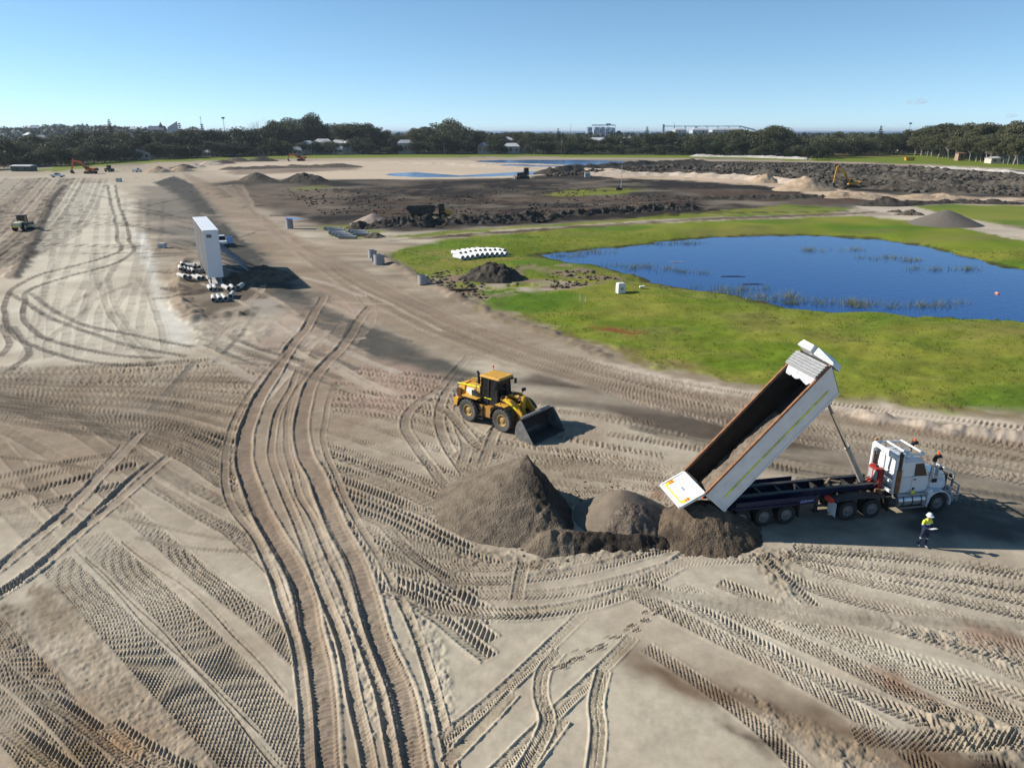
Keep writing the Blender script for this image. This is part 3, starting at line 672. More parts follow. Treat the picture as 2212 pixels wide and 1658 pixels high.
for p in ([(1380, 1280), (1600, 1300), (1900, 1330), (2212, 1350)], [(1500, 1300), (1700, 1330), (2000, 1345), (2212, 1370)]):
    track(p, 0.28, 'smooth', 0.03, 0.2, 0.86, berm=0.2)
# footprints across the smooth pad
for i in range(26):
    fx = 1190 + i * 9 + pr.uniform(-4, 4); fy = 1450 - i * 5 + pr.uniform(-14, 14)
    q = at(fx, fy); d = Vector((0.8, 0.5, 0)).normalized() * 0.14
    track([(q.x, q.y), (q.x + d.x, q.y + d.y), (q.x + 2 * d.x, q.y + 2 * d.y)], 0.055, 'line', 0.05, 0.3, 0.85, world=True, berm=0.8)

# fresh wheel marks still crossing the haul road's grey base
# loose, churned strips
def churn(pts, amp, wl=0.35, color=None, am=0.5, seed=0):
    sl, m, sd = region(pts, 0.4, 0.35)
    x, y = GX[sl], GY[sl]
    REL[sl] += (m * (fbm(x, y, wl, 3, 870 + seed, SPC[sl] * .7, .7) * amp * 2 + amp * .6)).astype(np.float32)
    if color is not None:
        mm = (m * np.clip(am + fbm(x, y, 1.2, 3, 880 + seed, SPC[sl]), 0, 1))[..., None]; C[sl] = C[sl] * (1 - mm) + np.array(color) * mm
churn([(60, 1262), (115, 1250), (200, 1370), (330, 1500), (430, 1600), (520, 1690), (400, 1690), (300, 1600), (180, 1500), (80, 1380)], .026, .2, A(150, 134, 113), .5, 1)
churn([(0, 1300), (60, 1330), (130, 1480), (60, 1440), (-60, 1380)], .045, .2, A(132, 114, 94), .6, 2)
churn([(1590, 1200), (1650, 1178), (1710, 1195), (1720, 1250), (1700, 1310), (1665, 1260), (1620, 1215)], .06, .25, A(158, 144, 124), .6, 3)
churn([(1900, 1330), (2100, 1370), (2220, 1420), (2100, 1430), (1960, 1380)], .05, .3, None, .5, 4)
churn([(1960, 1500), (2150, 1570), (2260, 1640), (2100, 1620), (1960, 1550)], .06, .35, A(176, 162, 138), .5, 5)
churn([(1600, 1500), (1760, 1560), (1960, 1660), (1860, 1680), (1660, 1570)], .06, .3, A(140, 122, 100), .5, 6)
churn([(820, 1190), (900, 1280), (960, 1400), (1000, 1600), (970, 1600), (900, 1400), (840, 1290)], .05, .3, None, .5, 7)
churn([(650, 1120), (720, 1200), (800, 1400), (850, 1600), (800, 1600), (740, 1400), (680, 1230)], .05, .3, None, .5, 8)
churn([(920, 1130), (1000, 1215), (1180, 1235), (1440, 1195), (1440, 1170), (1180, 1200), (1000, 1180)], .05, .3, A(140, 124, 104), .5, 9)
churn([(880, 820), (1000, 830), (1100, 860), (1010, 870), (900, 850)], .05, .4, A(150, 130, 112), .5, 10)
churn([(400, 690), (520, 680), (610, 690), (560, 740), (440, 740)], .12, .8, A(168, 154, 136), .5, 11)
# -------- finish: fine tone and grain, then the sheet itself
wear = np.clip(1.0 + fbm(GX, GY, 3.5, 3, 161, SPC) * 1.0, 0.45, 1.15)      # marks blurred by wind and later wheels
REL *= wear
REL += (fbm(GX, GY, 0.22, 2, 163, SPC * .8) * np.clip(np.abs(REL) * 14, 0, 1) * 0.035).astype(np.float32)
REL *= (1 - sstep(90, 140, RR) * 0.6)
REL *= 1 - GRASS
grain = fbm(GX, GY, 0.9, 4, 131, SPC) * 0.20 + fbm(GX, GY, 5, 3, 137, SPC) * 0.16
grain += far_s * (fbm(GX * .35, GY, 3.0, 4, 177, SPC * .6) * .26) * (1 - GRASS)
C *= np.clip(1 + grain, 0.55, 1.45)[..., None]
GZ_FINE = GZ + REL + (fbm(GX, GY, 0.30, 2, 141, SPC) * 0.007 * (1 - GRASS)).astype(np.float32)
def ground_z(x, y):
    r = math.hypot(x, y); a = math.atan2(x, y)
    i = min(max(np.searchsorted(r_rows, r), 1), NR - 1); j = min(max(np.searchsorted(az, a), 1), NC - 1)
    return float(GZ[i - 1:i + 1, j - 1:j + 1].mean())
V = np.stack([GX, GY, GZ_FINE], -1).reshape(-1, 3)
ii, jj = np.meshgrid(np.arange(NR - 1), np.arange(NC), indexing='ij')
a_ = (ii * NC + jj).ravel(); b_ = (ii * NC + (jj + 1) % NC).ravel()
FQ = np.stack([a_, a_ + NC, b_ + NC, b_], -1)
gm = bpy.data.materials.new('sand_and_pasture'); gm.use_nodes = True
nt = gm.node_tree; b = nt.nodes['Principled BSDF']
an = nt.nodes.new('ShaderNodeAttribute'); an.attribute_name = 'tone'
tc = nt.nodes.new('ShaderNodeTexCoord')
n1 = nt.nodes.new('ShaderNodeTexNoise'); n1.inputs['Scale'].default_value = 2.3; n1.inputs['Detail'].default_value = 9; n1.inputs['Roughness'].default_value = 0.7
nt.links.new(tc.outputs['Object'], n1.inputs['Vector'])
mr = nt.nodes.new('ShaderNodeMapRange'); mr.inputs['From Min'].default_value = 0.25; mr.inputs['From Max'].default_value = 0.75
mr.inputs['To Min'].default_value = 0.84; mr.inputs['To Max'].default_value = 1.14
nt.links.new(n1.outputs['Fac'], mr.inputs['Value'])
mx = nt.nodes.new('ShaderNodeMix'); mx.data_type = 'RGBA'; mx.blend_type = 'MULTIPLY'; mx.inputs['Factor'].default_value = 1
nt.links.new(an.outputs['Color'], mx.inputs[6]); nt.links.new(mr.outputs[0], mx.inputs[7]); nt.links.new(mx.outputs[2], b.inputs['Base Color'])
nb = nt.nodes.new('ShaderNodeTexNoise'); nb.inputs['Scale'].default_value = 34; nb.inputs['Detail'].default_value = 5
nt.links.new(tc.outputs['Object'], nb.inputs['Vector'])
bp = nt.nodes.new('ShaderNodeBump'); bp.inputs['Strength'].default_value = 0.18; bp.inputs['Distance'].default_value = 0.03
nt.links.new(nb.outputs['Fac'], bp.inputs['Height']); nt.links.new(bp.outputs[0], b.inputs['Normal'])
b.inputs['Roughness'].default_value = 0.97; b.inputs['Specular IOR Level'].default_value = 0.1
ground = link(bpy.data.objects.new('ground', np_mesh('ground', V, FQ, gm, C.reshape(-1, 3))))
tag(ground, 'pale sand building pad criss-crossed by tyre marks with green pasture beyond', kind='structure')
# ============================================================ water
def water_mat(name, col, rough, wave, scale):
    m = bpy.data.materials.new(name); m.use_nodes = True
    nt = m.node_tree; b = nt.nodes['Principled BSDF']
    b.inputs['Base Color'].default_value = (*col, 1); b.inputs['Roughness'].default_value = rough
    b.inputs['IOR'].default_value = 1.33; b.inputs['Specular IOR Level'].default_value = 0.5
    tc = nt.nodes.new('ShaderNodeTexCoord'); mp = nt.nodes.new('ShaderNodeMapping'); mp.inputs['Scale'].default_value = (1.0, 0.55, 1)
    nt.links.new(tc.outputs['Object'], mp.inputs['Vector'])
    n = nt.nodes.new('ShaderNodeTexNoise'); n.inputs['Scale'].default_value = scale; n.inputs['Detail'].default_value = 4
    nt.links.new(mp.outputs[0], n.inputs['Vector'])
    bp = nt.nodes.new('ShaderNodeBump'); bp.inputs['Strength'].default_value = 1.0; bp.inputs['Distance'].default_value = wave
    nt.links.new(n.outputs['Fac'], bp.inputs['Height']); nt.links.new(bp.outputs[0], b.inputs['Normal'])
    return m
WATER = water_mat('pond_water', (0.001, 0.044, 0.190), 0.06, 0.022, 1.3)
WATER2 = water_mat('pit_water', (0.03, 0.10, 0.26), 0.12, 0.12, 0.8)
def sheet(name, P, z, m, grow=3.0):
    c = P.mean(0); Q = c + (P - c) * 1.0
    d = P - c; L = np.linalg.norm(d, axis=1)[:, None]
    Q = P + d / L * grow
    me = bpy.data.meshes.new(name); me.from_pydata([(p[0], p[1], z) for p in Q], [], [tuple(range(len(Q)))])
    bm = bmesh.new(); bm.from_mesh(me); bmesh.ops.recalc_face_normals(bm, faces=bm.faces)
    for f in bm.faces:
        if f.normal.z < 0: f.normal_flip()
    bm.to_mesh(me); bm.free(); me.materials.append(m)
    return tag(link(bpy.data.objects.new(name, me)), kind='structure')
sheet('pond', world_poly(POND_D, POND_Z), POND_Z, WATER)['label'] = 'deep blue pond in the green pasture'
for pts, zz in FAR_PONDS: sheet('pit_pond', world_poly(pts, zz), zz, WATER2, 4.0)['label'] = 'shallow blue water lying in the far sand pit'

# ============================================================ heaps and windrows
SAND_WET = soil_mat('damp_sand', (0.105, 0.080, 0.058), (0.225, 0.178, 0.132), 1.4, 0.8, 11)
SAND_DRY = soil_mat('dry_sand', (0.155, 0.122, 0.090), (0.215, 0.172, 0.130), 1.0, 0.25, 14)
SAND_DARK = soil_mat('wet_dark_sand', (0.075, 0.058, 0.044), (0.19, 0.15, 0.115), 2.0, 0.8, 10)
TAN_SOIL = soil_mat('tan_soil', (0.30, 0.21, 0.135), (0.42, 0.32, 0.22), 0.5, 0.6, 4)
CREAM_SOIL = soil_mat('cream_soil', (0.36, 0.28, 0.21), (0.52, 0.43, 0.34), 0.35, 0.6, 3)
BLACK_SOIL = soil_mat('black_soil', (0.026, 0.022, 0.018), (0.085, 0.072, 0.058), 0.8, 0.9, 5, (0.16, 0.135, 0.10))
BROWN_SOIL = soil_mat('brown_soil', (0.06, 0.048, 0.036), (0.15, 0.12, 0.09), 0.9, 0.9, 6)
CLOD = soil_mat('mixed_clods', (0.035, 0.030, 0.024), (0.115, 0.098, 0.078), 0.16, 0.9, 5, (0.21, 0.18, 0.14))
GRAVEL = soil_mat('grey_gravel', (0.105, 0.09, 0.075), (0.16, 0.14, 0.12), 6.0, 0.4, 20)
def field(name, label, cat, m, x0, x1, y0, y1, res, fn, group=None, cut=-0.03, tone=None):
    """a heap as a real height field; fn(x, y) gives its height in world space"""
    nx = max(8, int((x1 - x0) / res)); ny = max(8, int((y1 - y0) / res))
    xs = np.linspace(x0, x1, nx); ys = np.linspace(y0, y1, ny)
    X, Y = np.meshgrid(xs, ys); Z = fn(X, Y)
    keep = (Z > cut)
    q = keep[:-1, :-1] | keep[1:, :-1] | keep[:-1, 1:] | keep[1:, 1:]
    i, j = np.nonzero(q)
    F = np.stack([i * nx + j, i * nx + j + 1, (i + 1) * nx + j + 1, (i + 1) * nx + j], -1)
    used = np.unique(F); remap = np.zeros(nx * ny, np.int64); remap[used] = np.arange(len(used))
    cx, cy = (x0 + x1) / 2, (y0 + y1) / 2
    V = np.stack([X - cx, Y - cy, np.maximum(Z, -0.15)], -1).reshape(-1, 3)[used]
    o = link(bpy.data.objects.new(name, np_mesh(name, V, remap[F], m, tone(X, Y).reshape(-1, 3)[used] if tone else None)))
    o.location = (cx, cy, 0)
    return tag(o, label, cat, group)
def cone(X, Y, cx, cy, H, slopes, rnd=0.25):
    """cone with a slope of its own towards each quarter: slopes = [(angle, slope), ...]"""
    dx, dy = X - cx, Y - cy; r = np.hypot(dx, dy); a = np.degrees(np.arctan2(dy, dx)) % 360
    A_ = np.array([s[0] for s in slopes] + [slopes[0][0] + 360]); S_ = np.array([s[1] for s in slopes] + [slopes[0][1]])
    k = np.interp(a, A_, S_)
    return H + rnd * 0.3 - k * (np.sqrt(r * r + rnd * rnd))
def moist_mat():
    m = soil_mat('moist_sand', (0.66,) * 3, (1.18,) * 3, 1.6, 0.8, 11).copy(); m.name = 'moist_sand_heap'; nt = m.node_tree; b = nt.nodes['Principled BSDF']
    an = nt.nodes.new('ShaderNodeAttribute'); an.attribute_name = 'tone'; mx = nt.nodes.new('ShaderNodeMix'); mx.data_type = 'RGBA'; mx.blend_type = 'MULTIPLY'; mx.inputs['Factor'].default_value = 1
    cr = [n for n in nt.nodes if n.type == 'VALTORGB'][0]; nt.links.new(cr.outputs['Color'], mx.inputs[6]); nt.links.new(an.outputs['Color'], mx.inputs[7]); nt.links.new(mx.outputs[2], b.inputs['Base Color'])
    return m
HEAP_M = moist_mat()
DRYC, WET_SHADEC, MIDC = np.array((.158, .124, .090)), np.array((.048, .037, .028)), np.array((.128, .094, .064))
# --- heap one: big, fed slope on the left, cut steep on the right, low tail running right
pk = at(1138, 1086); tl0 = at(1190, 1178); tl1 = at(1428, 1172)
H1 = 2.75
def heap1(X, Y):
    n = fbm(X, Y, 1.6, 4, 501); nf = fbm(X, Y, 0.35, 3, 511)
    z = cone(X, Y, pk.x, pk.y, H1, [(0, .62), (60, 0.62), (120, 0.60), (180, 0.56), (225, 0.58), (270, 0.60), (300, 0.60), (330, 0.60)], 0.10)
    dr = (X - pk.x) * .90 + (Y - pk.y) * .43 + n * .25; z = z - .78 * np.maximum(dr, 0)          # cut flank, turned away from the sun
    e = np.array([tl1.x - tl0.x, tl1.y - tl0.y]); L2 = (e ** 2).sum()
    t = np.clip(((X - tl0.x) * e[0] + (Y - tl0.y) * e[1]) / L2, 0, 1)
    d = np.hypot(X - tl0.x - t * e[0], Y - tl0.y - t * e[1])
    tail = (0.78 - 0.45 * t) - d * 0.62 + n * 0.10
    wet = sstep(-1.0, 1.2, X - pk.x)
    z = np.maximum(z, tail)
    return z + n * 0.10 + nf * (0.06 + 0.11 * wet)
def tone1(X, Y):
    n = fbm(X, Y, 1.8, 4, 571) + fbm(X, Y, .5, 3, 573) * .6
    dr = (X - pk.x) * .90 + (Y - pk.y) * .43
    w = np.clip(sstep(-.9, .5, dr + n * 1.8) * .95, 0, 1)[..., None]        # dug side wet, with its shade from the sun painted in
    return DRYC * (1 - w) + WET_SHADEC * w
def tone3(X, Y):
    n = fbm(X, Y, 1.5, 4, 581); w = np.clip(.15 + n * 1.2, 0, 1)[..., None]
    return MIDC * (1 - w) + WET_SHADEC * w
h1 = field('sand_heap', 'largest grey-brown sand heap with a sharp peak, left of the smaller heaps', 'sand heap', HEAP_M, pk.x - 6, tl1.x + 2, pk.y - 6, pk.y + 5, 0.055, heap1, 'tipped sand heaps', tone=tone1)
# --- heap two: smooth crust behind, dug wet face in front
c2 = at(1338, 1118)
def heap2(X, Y):
    n = fbm(X, Y, 1.2, 4, 521)
    z = cone(X, Y, c2.x, c2.y + 0.35, 1.62, [(0, 0.62), (90, 0.8), (180, 0.75), (270, 0.62)], 0.75)
    return np.minimum(z, 1.45 - 0.02 * np.hypot(X - c2.x, Y - c2.y)) + n * 0.06
def heap2_face(X, Y):
    n = fbm(X, Y, 1.2, 4, 521); nf = fbm(X, Y, 0.4, 4, 523)
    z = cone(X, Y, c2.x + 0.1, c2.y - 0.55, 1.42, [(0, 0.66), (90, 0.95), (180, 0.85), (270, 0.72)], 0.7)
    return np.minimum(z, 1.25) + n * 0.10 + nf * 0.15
h2 = field('sand_heap', 'small rounded sand heap with a dug dark face, beside the largest heap', 'sand heap', SAND_DRY, c2.x - 3.2, c2.x + 3.2, c2.y - 3, c2.y + 3.2, 0.06, heap2, 'tipped sand heaps')
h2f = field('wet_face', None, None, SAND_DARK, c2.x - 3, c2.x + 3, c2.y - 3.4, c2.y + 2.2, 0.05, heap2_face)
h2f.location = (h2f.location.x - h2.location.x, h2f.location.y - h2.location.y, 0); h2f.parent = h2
# --- heap three: being tipped
c3 = at(1512, 1142)
def heap3(X, Y):
    n = fbm(X, Y, 1.2, 4, 541); nf = fbm(X, Y, 0.25, 3, 543)
    z = cone(X, Y, c3.x, c3.y + 0.1, 1.75, [(0, 0.62), (90, 0.8), (180, 0.72), (270, 0.68)], 0.7)
    return z + n * 0.08 + nf * 0.10
field('sand_heap', 'fresh brown sand heap growing under the open tailgate of the tipper', 'sand heap', HEAP_M, c3.x - 3.6, c3.x + 3.6, c3.y - 3.4, c3.y + 3.4, 0.055, heap3, 'tipped sand heaps', tone=tone3)

def mound(name, label, cat, m, xd, yd, w, h, rough=0.3, asp=1.0, seed=0, res=None, group=None, wl=None, z=0.0):
    """free-standing mound; base centre on picture point"""
    p = at(xd, yd, z); res = res or max(0.12, w / 46)
    wl = wl or w * 0.4
    def fn(X, Y):
        n = fbm(X, Y, wl, 5, 600 + seed, gain=0.6)
        d = np.hypot((X - p.x) / asp, Y - p.y) / (w / 2)
        q = h * (1.06 - np.sqrt(d * d + 0.012))
        return q + n * h * rough * np.clip(1.3 - d, 0, 1) * 2 - 0.02
    o = field(name, label, cat, m, p.x - w * asp * 0.75, p.x + w * asp * 0.75, p.y - w * 0.75, p.y + w * 0.75, res, fn, group)
    o.location.z = ground_z(p.x, p.y) - 0.05 if z == 0 else z
    return o
mound('soil_heap', 'rough dark soil heap in the pasture beside the white concrete pipes', 'soil heap', BLACK_SOIL, 1062, 600, 7.4, 2.3, 0.35, 1.15, 1, 0.10)
mound('gravel_heap', 'smooth grey gravel cone on the pale track at the edge of the pasture', 'gravel heap', GRAVEL, 2040, 484, 13.5, 3.1, 0.03, 1.05, 2, 0.2)
mound('soil_heap', 'small dark soil lump behind the grey gravel cone', 'soil heap', BROWN_SOIL, 1965, 464, 5, 1.0, 0.4, 1.4, 3)
mound('soil_heap', 'pair-sized flat soil lump on the pale track near the gravel cone', 'soil heap', BROWN_SOIL, 1935, 458, 3.4, 0.7, 0.4, 1.2, 4)
mound('soil_heap', 'black soil heap at the start of the grassy verge by the pale track', 'soil heap', BLACK_SOIL, 1905, 443, 9, 1.8, 0.3, 1.5, 5)
mound('sand_mound', 'tan sand heap beside the yellow excavator', 'sand heap', TAN_SOIL, 1738, 410, 16, 4.2, 0.12, 1.25, 6)
mound('sand_mound', 'steep tan sand heap at the end of the cream bank', 'sand heap', TAN_SOIL, 1650, 394, 12, 3.6, 0.2, 1.0, 7)
mound('sand_mound', 'low tan spoil bank below the yellow excavator', 'sand heap', TAN_SOIL, 1830, 426, 13, 1.9, 0.25, 2.0, 8)
mound('sand_mound', 'brown spoil heap in front of the clod field', 'sand heap', TAN_SOIL, 2010, 428, 12, 1.5, 0.3, 2.2, 9)
mound('soil_heap', 'twin-topped dark soil heap on the edge of the sand workings', 'soil heap', BLACK_SOIL, 655, 392, 14, 3.6, 0.2, 1.5, 10)
mound('soil_heap', 'dark brown soil heap left of the twin-topped heap', 'soil heap', BROWN_SOIL, 556, 391, 13, 3.2, 0.12, 1.2, 11)
mound('soil_heap', 'dark soil heap by the far orange excavator', 'soil heap', BLACK_SOIL, 567, 348, 16, 3.4, 0.12, 1.3, 12)
mound('sand_mound', 'pinkish sand heap at the end of the clod windrow by the dump truck', 'sand heap', soil_mat('pink_soil', (0.24, 0.18, 0.14), (0.34, 0.27, 0.22), 1, .4, 8), 806, 484, 9.5, 2.6, 0.06, 1.05, 13)
mound('soil_heap', 'small dark heap among the far pipes on the grass', 'soil heap', BROWN_SOIL, 808, 512, 4, 0.9, 0.3, 1.1, 14)
mound('soil_heap', 'dark shaded soil heap under the struts of the tall sign', 'soil heap', BROWN_SOIL, 560, 604, 9, 1.9, 0.2, 1.0, 15)
for k, (xd, yd, w, h, mm) in enumerate([(343, 372, 13, 3.0, TAN_SOIL), (368, 370, 11, 2.4, TAN_SOIL), (392, 370, 12, 2.8, TAN_SOIL), (420, 361, 11, 2.2, CREAM_SOIL), (396, 364, 12, 2.6, BROWN_SOIL), (455, 356, 14, 2.6, CREAM_SOIL), (480, 353, 14, 2.4, BROWN_SOIL), (510, 349, 16, 2.8, BROWN_SOIL)]):
    mound('spoil_heap', ['first', 'second', 'third', 'fourth', 'fifth', 'sixth', 'seventh', 'eighth'][k] + ' from the left in the row of small spoil heaps beyond the left-hand strip', 'spoil heap', mm, xd, yd, w, h, 0.15, 1.1, 30 + k, group='row of small spoil heaps')
def windrow(name, label, cat, m, pts, hw, h, rough=0.5, seed=0, res=0.35, wl=2.5, group=None):
    P = world_poly(pts)
    def fn(X, Y):
        d = np.full(X.shape, 1e9)
        for a, b in zip(P[:-1], P[1:]):
            e = b - a; t_ = np.clip(((X - a[0]) * e[0] + (Y - a[1]) * e[1]) / (e ** 2).sum(), 0, 1)
            d = np.minimum(d, np.hypot(X - a[0] - t_ * e[0], Y - a[1] - t_ * e[1]))
        n = fbm(X, Y, wl, 4, 700 + seed, gain=0.62); n2 = np.abs(fbm(X, Y, wl * 0.7, 3, 720 + seed))
        return h * np.clip(1.1 - d / hw, -0.3, 1) * (1 + n * rough * 2) - n2 * h * rough * 0.9 + 0.0
    o = field(name, label, cat, m, P[:, 0].min() - hw, P[:, 0].max() + hw, P[:, 1].min() - hw, P[:, 1].max() + hw, res, fn, group)
    return o
windrow('soil_windrow', 'long row of dark earth clods in front of the dump truck', 'soil row', BLACK_SOIL, [(780, 492), (900, 487), (1050, 481), (1200, 470), (1330, 462), (1490, 450)], 3.0, 1.35, 0.5, 1, 0.22, 1.7)
windrow('soil_windrow', 'dark clod row continuing right beyond the truck row', 'soil row', BLACK_SOIL, [(1400, 430), (1560, 429), (1700, 428), (1850, 426)], 3.0, 0.9, 0.5, 2, 0.35, 2.2)
windrow('soil_windrow', 'grey clod row along the grassy verge behind the gravel cone', 'soil row', BLACK_SOIL, [(1900, 442), (2050, 438), (2212, 441), (2400, 446)], 2.6, 0.9, 0.5, 3, 0.3, 2)
windrow('soil_windrow', 'cream sand bank between the two far water holes', 'soil row', CREAM_SOIL, [(860, 353), (980, 356), (1110, 364), (1230, 366), (1330, 370)], 6, 1.1, 0.25, 4, 1.0, 8)
windrow('soil_windrow', 'thin cream dyke across the far blue water', 'soil row', CREAM_SOIL, [(1030, 352), (1130, 354), (1240, 358)], 3, 0.35, 0.3, 5, 1.0, 8)
windrow('soil_windrow', 'black soil bank behind the far water', 'soil row', BLACK_SOIL, [(1180, 374), (1300, 362), (1420, 354), (1520, 351)], 6, 2.0, 0.5, 6, 1.0, 8)
windrow('soil_windrow', 'light bank of the cutting left of the yellow excavator', 'soil row', CREAM_SOIL, [(1280, 378), (1450, 380), (1600, 386), (1720, 397)], 4.5, 1.7, 0.3, 7, 0.8, 6)
windrow('soil_windrow', 'white sand windrow at the foot of the bushland', 'soil row', soil_mat('white_sand', (0.34, 0.31, 0.27), (0.50, 0.46, 0.41), .3, .5, 2), [(1500, 338), (1620, 340), (1740, 344)], 4, 1.4, 0.3, 8, 1.2, 8)
windrow('soil_windrow', 'pale spoil row along the right edge of the clod field', 'soil row', soil_mat('white_sand', 0, 0), [(2010, 363), (2120, 369), (2230, 378), (2400, 388)], 4, 1.2, 0.4, 9, 0.9, 6)
windrow('soil_windrow', 'dark soil bank left of the cream workings', 'soil row', BROWN_SOIL, [(500, 366), (620, 362), (760, 361)], 6, 1.6, 0.3, 10, 1.0, 8)

for k, (pts, h_) in enumerate([([(1560, 362), (1700, 366), (1850, 372)], 1.5), ([(1640, 378), (1800, 384), (1980, 392)], 1.7), ([(1900, 368), (2050, 376), (2200, 386)], 1.6), ([(1960, 398), (2100, 402), (2260, 408)], 1.8), ([(1850, 404), (1960, 412), (2080, 416)], 1.4)]):
    windrow('soil_windrow', ['farthest', 'second', 'middle', 'fourth', 'nearest'][k] + ' of the rough grey spoil ridges in the clod field', 'soil row', CLOD, pts, 5.0, h_, 0.7, 40 + k, 0.7, 3.5, 'spoil ridges in the clod field')
# --- ploughed-up clods, far right: too many to count
def lump(rs, sx, sy, sz):
    bm = bmesh.new(); bmesh.ops.create_icosphere(bm, subdivisions=1, radius=1.0)
    V = np.array([v.co for v in bm.verts]); F = np.array([[v.index for v in f.verts] for f in bm.faces]); bm.free()
    return V, F
LV, LF = lump(0, 1, 1, 1)
def scatter_lumps(name, label, m, pts, n, s0, s1, seed, bare=True):
    P = world_poly(pts); g = np.random.default_rng(seed); out_v = []; out_f = []; k = 0; tries = 0
    D = np.array(pts); 
    while k < n and tries < n * 12:
        tries += 1
        xd = g.uniform(D[:, 0].min(), D[:, 0].max()); yd = g.uniform(D[:, 1].min(), D[:, 1].max())
        q = at(xd, yd)
        if not inside(P, np.array([q.x]), np.array([q.y]))[0]: continue
        if vnoise(np.array([q.x / 9]), np.array([q.y / 14]), 333)[0] < -0.12: continue
        s = s0 + (s1 - s0) * g.random() ** 3
        V = LV * (1 + g.uniform(-0.55, 0.5, (len(LV), 1))) * np.array([s * g.uniform(.8, 1.6), s * g.uniform(.8, 1.4), s * g.uniform(.5, .9)])
        a = g.uniform(0, 6.28); c, s_ = math.cos(a), math.sin(a)
        V = V @ np.array([[c, s_, 0], [-s_, c, 0], [0, 0, 1]]) + np.array([q.x, q.y, ground_z(q.x, q.y) + s * 0.15])
        out_v.append(V); out_f.append(LF + k * len(LV)); k += 1
    o = link(bpy.data.objects.new(name, np_mesh(name, np.vstack(out_v), np.vstack(out_f), m, smooth=False)))
    return tag(o, label, kind='stuff')
scatter_lumps('earth_clods', 'field of grey-black earth clods below the right-hand trees', CLOD, [(1480, 372), (1560, 352), (1800, 354), (2000, 362), (2260, 384), (2300, 424), (2000, 420), (1850, 412), (1640, 390)], 9500, 0.16, 1.15, 1)
scatter_lumps('earth_clods', 'black clods strewn over the middle of the dark ground', BLACK_SOIL, [(1180, 376), (1500, 354), (1520, 366), (1300, 376), (1180, 384)], 700, 0.4, 1.3, 2)
scatter_lumps('earth_clods', 'small clods lying about the dark soil flat', BLACK_SOIL, [(600, 410), (1100, 400), (1500, 425), (1500, 450), (1200, 462), (900, 475), (700, 465)], 1600, 0.10, 0.45, 3)
scatter_lumps('earth_clods', 'crumbs of sand fallen around the tipped heaps', SAND_WET, [(930, 1110), (1180, 1225), (1450, 1190), (1640, 1205), (1640, 1160), (1300, 1020), (1060, 1010)], 420, 0.02, 0.09, 4)
scatter_lumps('earth_clods', 'broken clods in the trodden patch by the soil heap', BROWN_SOIL, [(900, 600), (1000, 575), (1200, 568), (1340, 600), (1150, 640), (1000, 645)], 420, 0.08, 0.35, 5)

# ============================================================ grass tufts and reeds
def leaf_mat(name, c1, c2, rough=0.7, trans=0.25):
    m = bpy.data.materials.new(name); m.use_nodes = True
    nt = m.node_tree; b = nt.nodes['Principled BSDF']
    tc = nt.nodes.new('ShaderNodeTexCoord'); oi = nt.nodes.new('ShaderNodeObjectInfo')
    n1 = nt.nodes.new('ShaderNodeTexNoise'); n1.inputs['Scale'].default_value = 0.45; n1.inputs['Detail'].default_value = 4
    nt.links.new(tc.outputs['Object'], n1.inputs['Vector'])
    ad = nt.nodes.new('ShaderNodeMath'); ad.operation = 'MULTIPLY_ADD'; ad.inputs[1].default_value = 0.5; 
    nt.links.new(oi.outputs['Random'], ad.inputs[0]); nt.links.new(n1.outputs['Fac'], ad.inputs[2])
    cr = nt.nodes.new('ShaderNodeValToRGB'); cr.color_ramp.elements[0].position = 0.4; cr.color_ramp.elements[1].position = 0.95
    cr.color_ramp.elements[0].color = (*c1, 1); cr.color_ramp.elements[1].color = (*c2, 1)
    nt.links.new(ad.outputs[0], cr.inputs['Fac']); nt.links.new(cr.outputs['Color'], b.inputs['Base Color'])
    b.inputs['Roughness'].default_value = rough; b.inputs['Specular IOR Level'].default_value = 0.2
    if trans:
        tr = nt.nodes.new('ShaderNodeBsdfTranslucent'); ms = nt.nodes.new('ShaderNodeMixShader'); ms.inputs[0].default_value = trans
        nt.links.new(cr.outputs['Color'], tr.inputs['Color']); out = nt.nodes['Material Output']
        nt.links.new(b.outputs[0], ms.inputs[1]); nt.links.new(tr.outputs[0], ms.inputs[2]); nt.links.new(ms.outputs[0], out.inputs['Surface'])
    return m
GRASS_M = leaf_mat('pasture_grass', (0.112, 0.158, 0.013), (0.185, 0.190, 0.028))
GRASS_D = leaf_mat('rank_grass', (0.082, 0.140, 0.011), (0.118, 0.168, 0.016))
REED_M = leaf_mat('reed_blades', (0.10, 0.13, 0.05), (0.22, 0.22, 0.11))
g = np.random.default_rng(21)
def blades(base, h, w, lean, g):
    """flat tapering blades: base (n,3)"""
    n = len(base); a = g.uniform(0, 2 * math.pi, n)
    hh = h * g.uniform(0.6, 1.25, n); ww = w * g.uniform(0.7, 1.3, n)
    dx = np.cos(a) * ww / 2; dy = np.sin(a) * ww / 2
    la = g.uniform(0, 2 * math.pi, n); ll = lean * hh * g.uniform(0.2, 1.2, n)
    V = np.zeros((n, 3, 3)); V[:, 0] = base - np.stack([dx, dy, 0 * dx], 1); V[:, 1] = base + np.stack([dx, dy, 0 * dx], 1)
    V[:, 2] = base + np.stack([np.cos(la) * ll, np.sin(la) * ll, hh], 1)
    return V.reshape(-1, 3), np.arange(3 * n).reshape(-1, 3)
ok = (GRASS > 0.45) & (RR < 150) & (np.abs(AZ) < 0.9)
idx = np.nonzero(ok.ravel())[0]
area_w = (SPC * RR * 0.0015).ravel()[idx]; area_w /= area_w.sum()
pick = g.choice(idx, 14000, p=area_w)
gx = GX.ravel()[pick] + g.normal(0, 0.3, 14000); gy = GY.ravel()[pick] + g.normal(0, 0.3, 14000); gz = GZ.ravel()[pick]
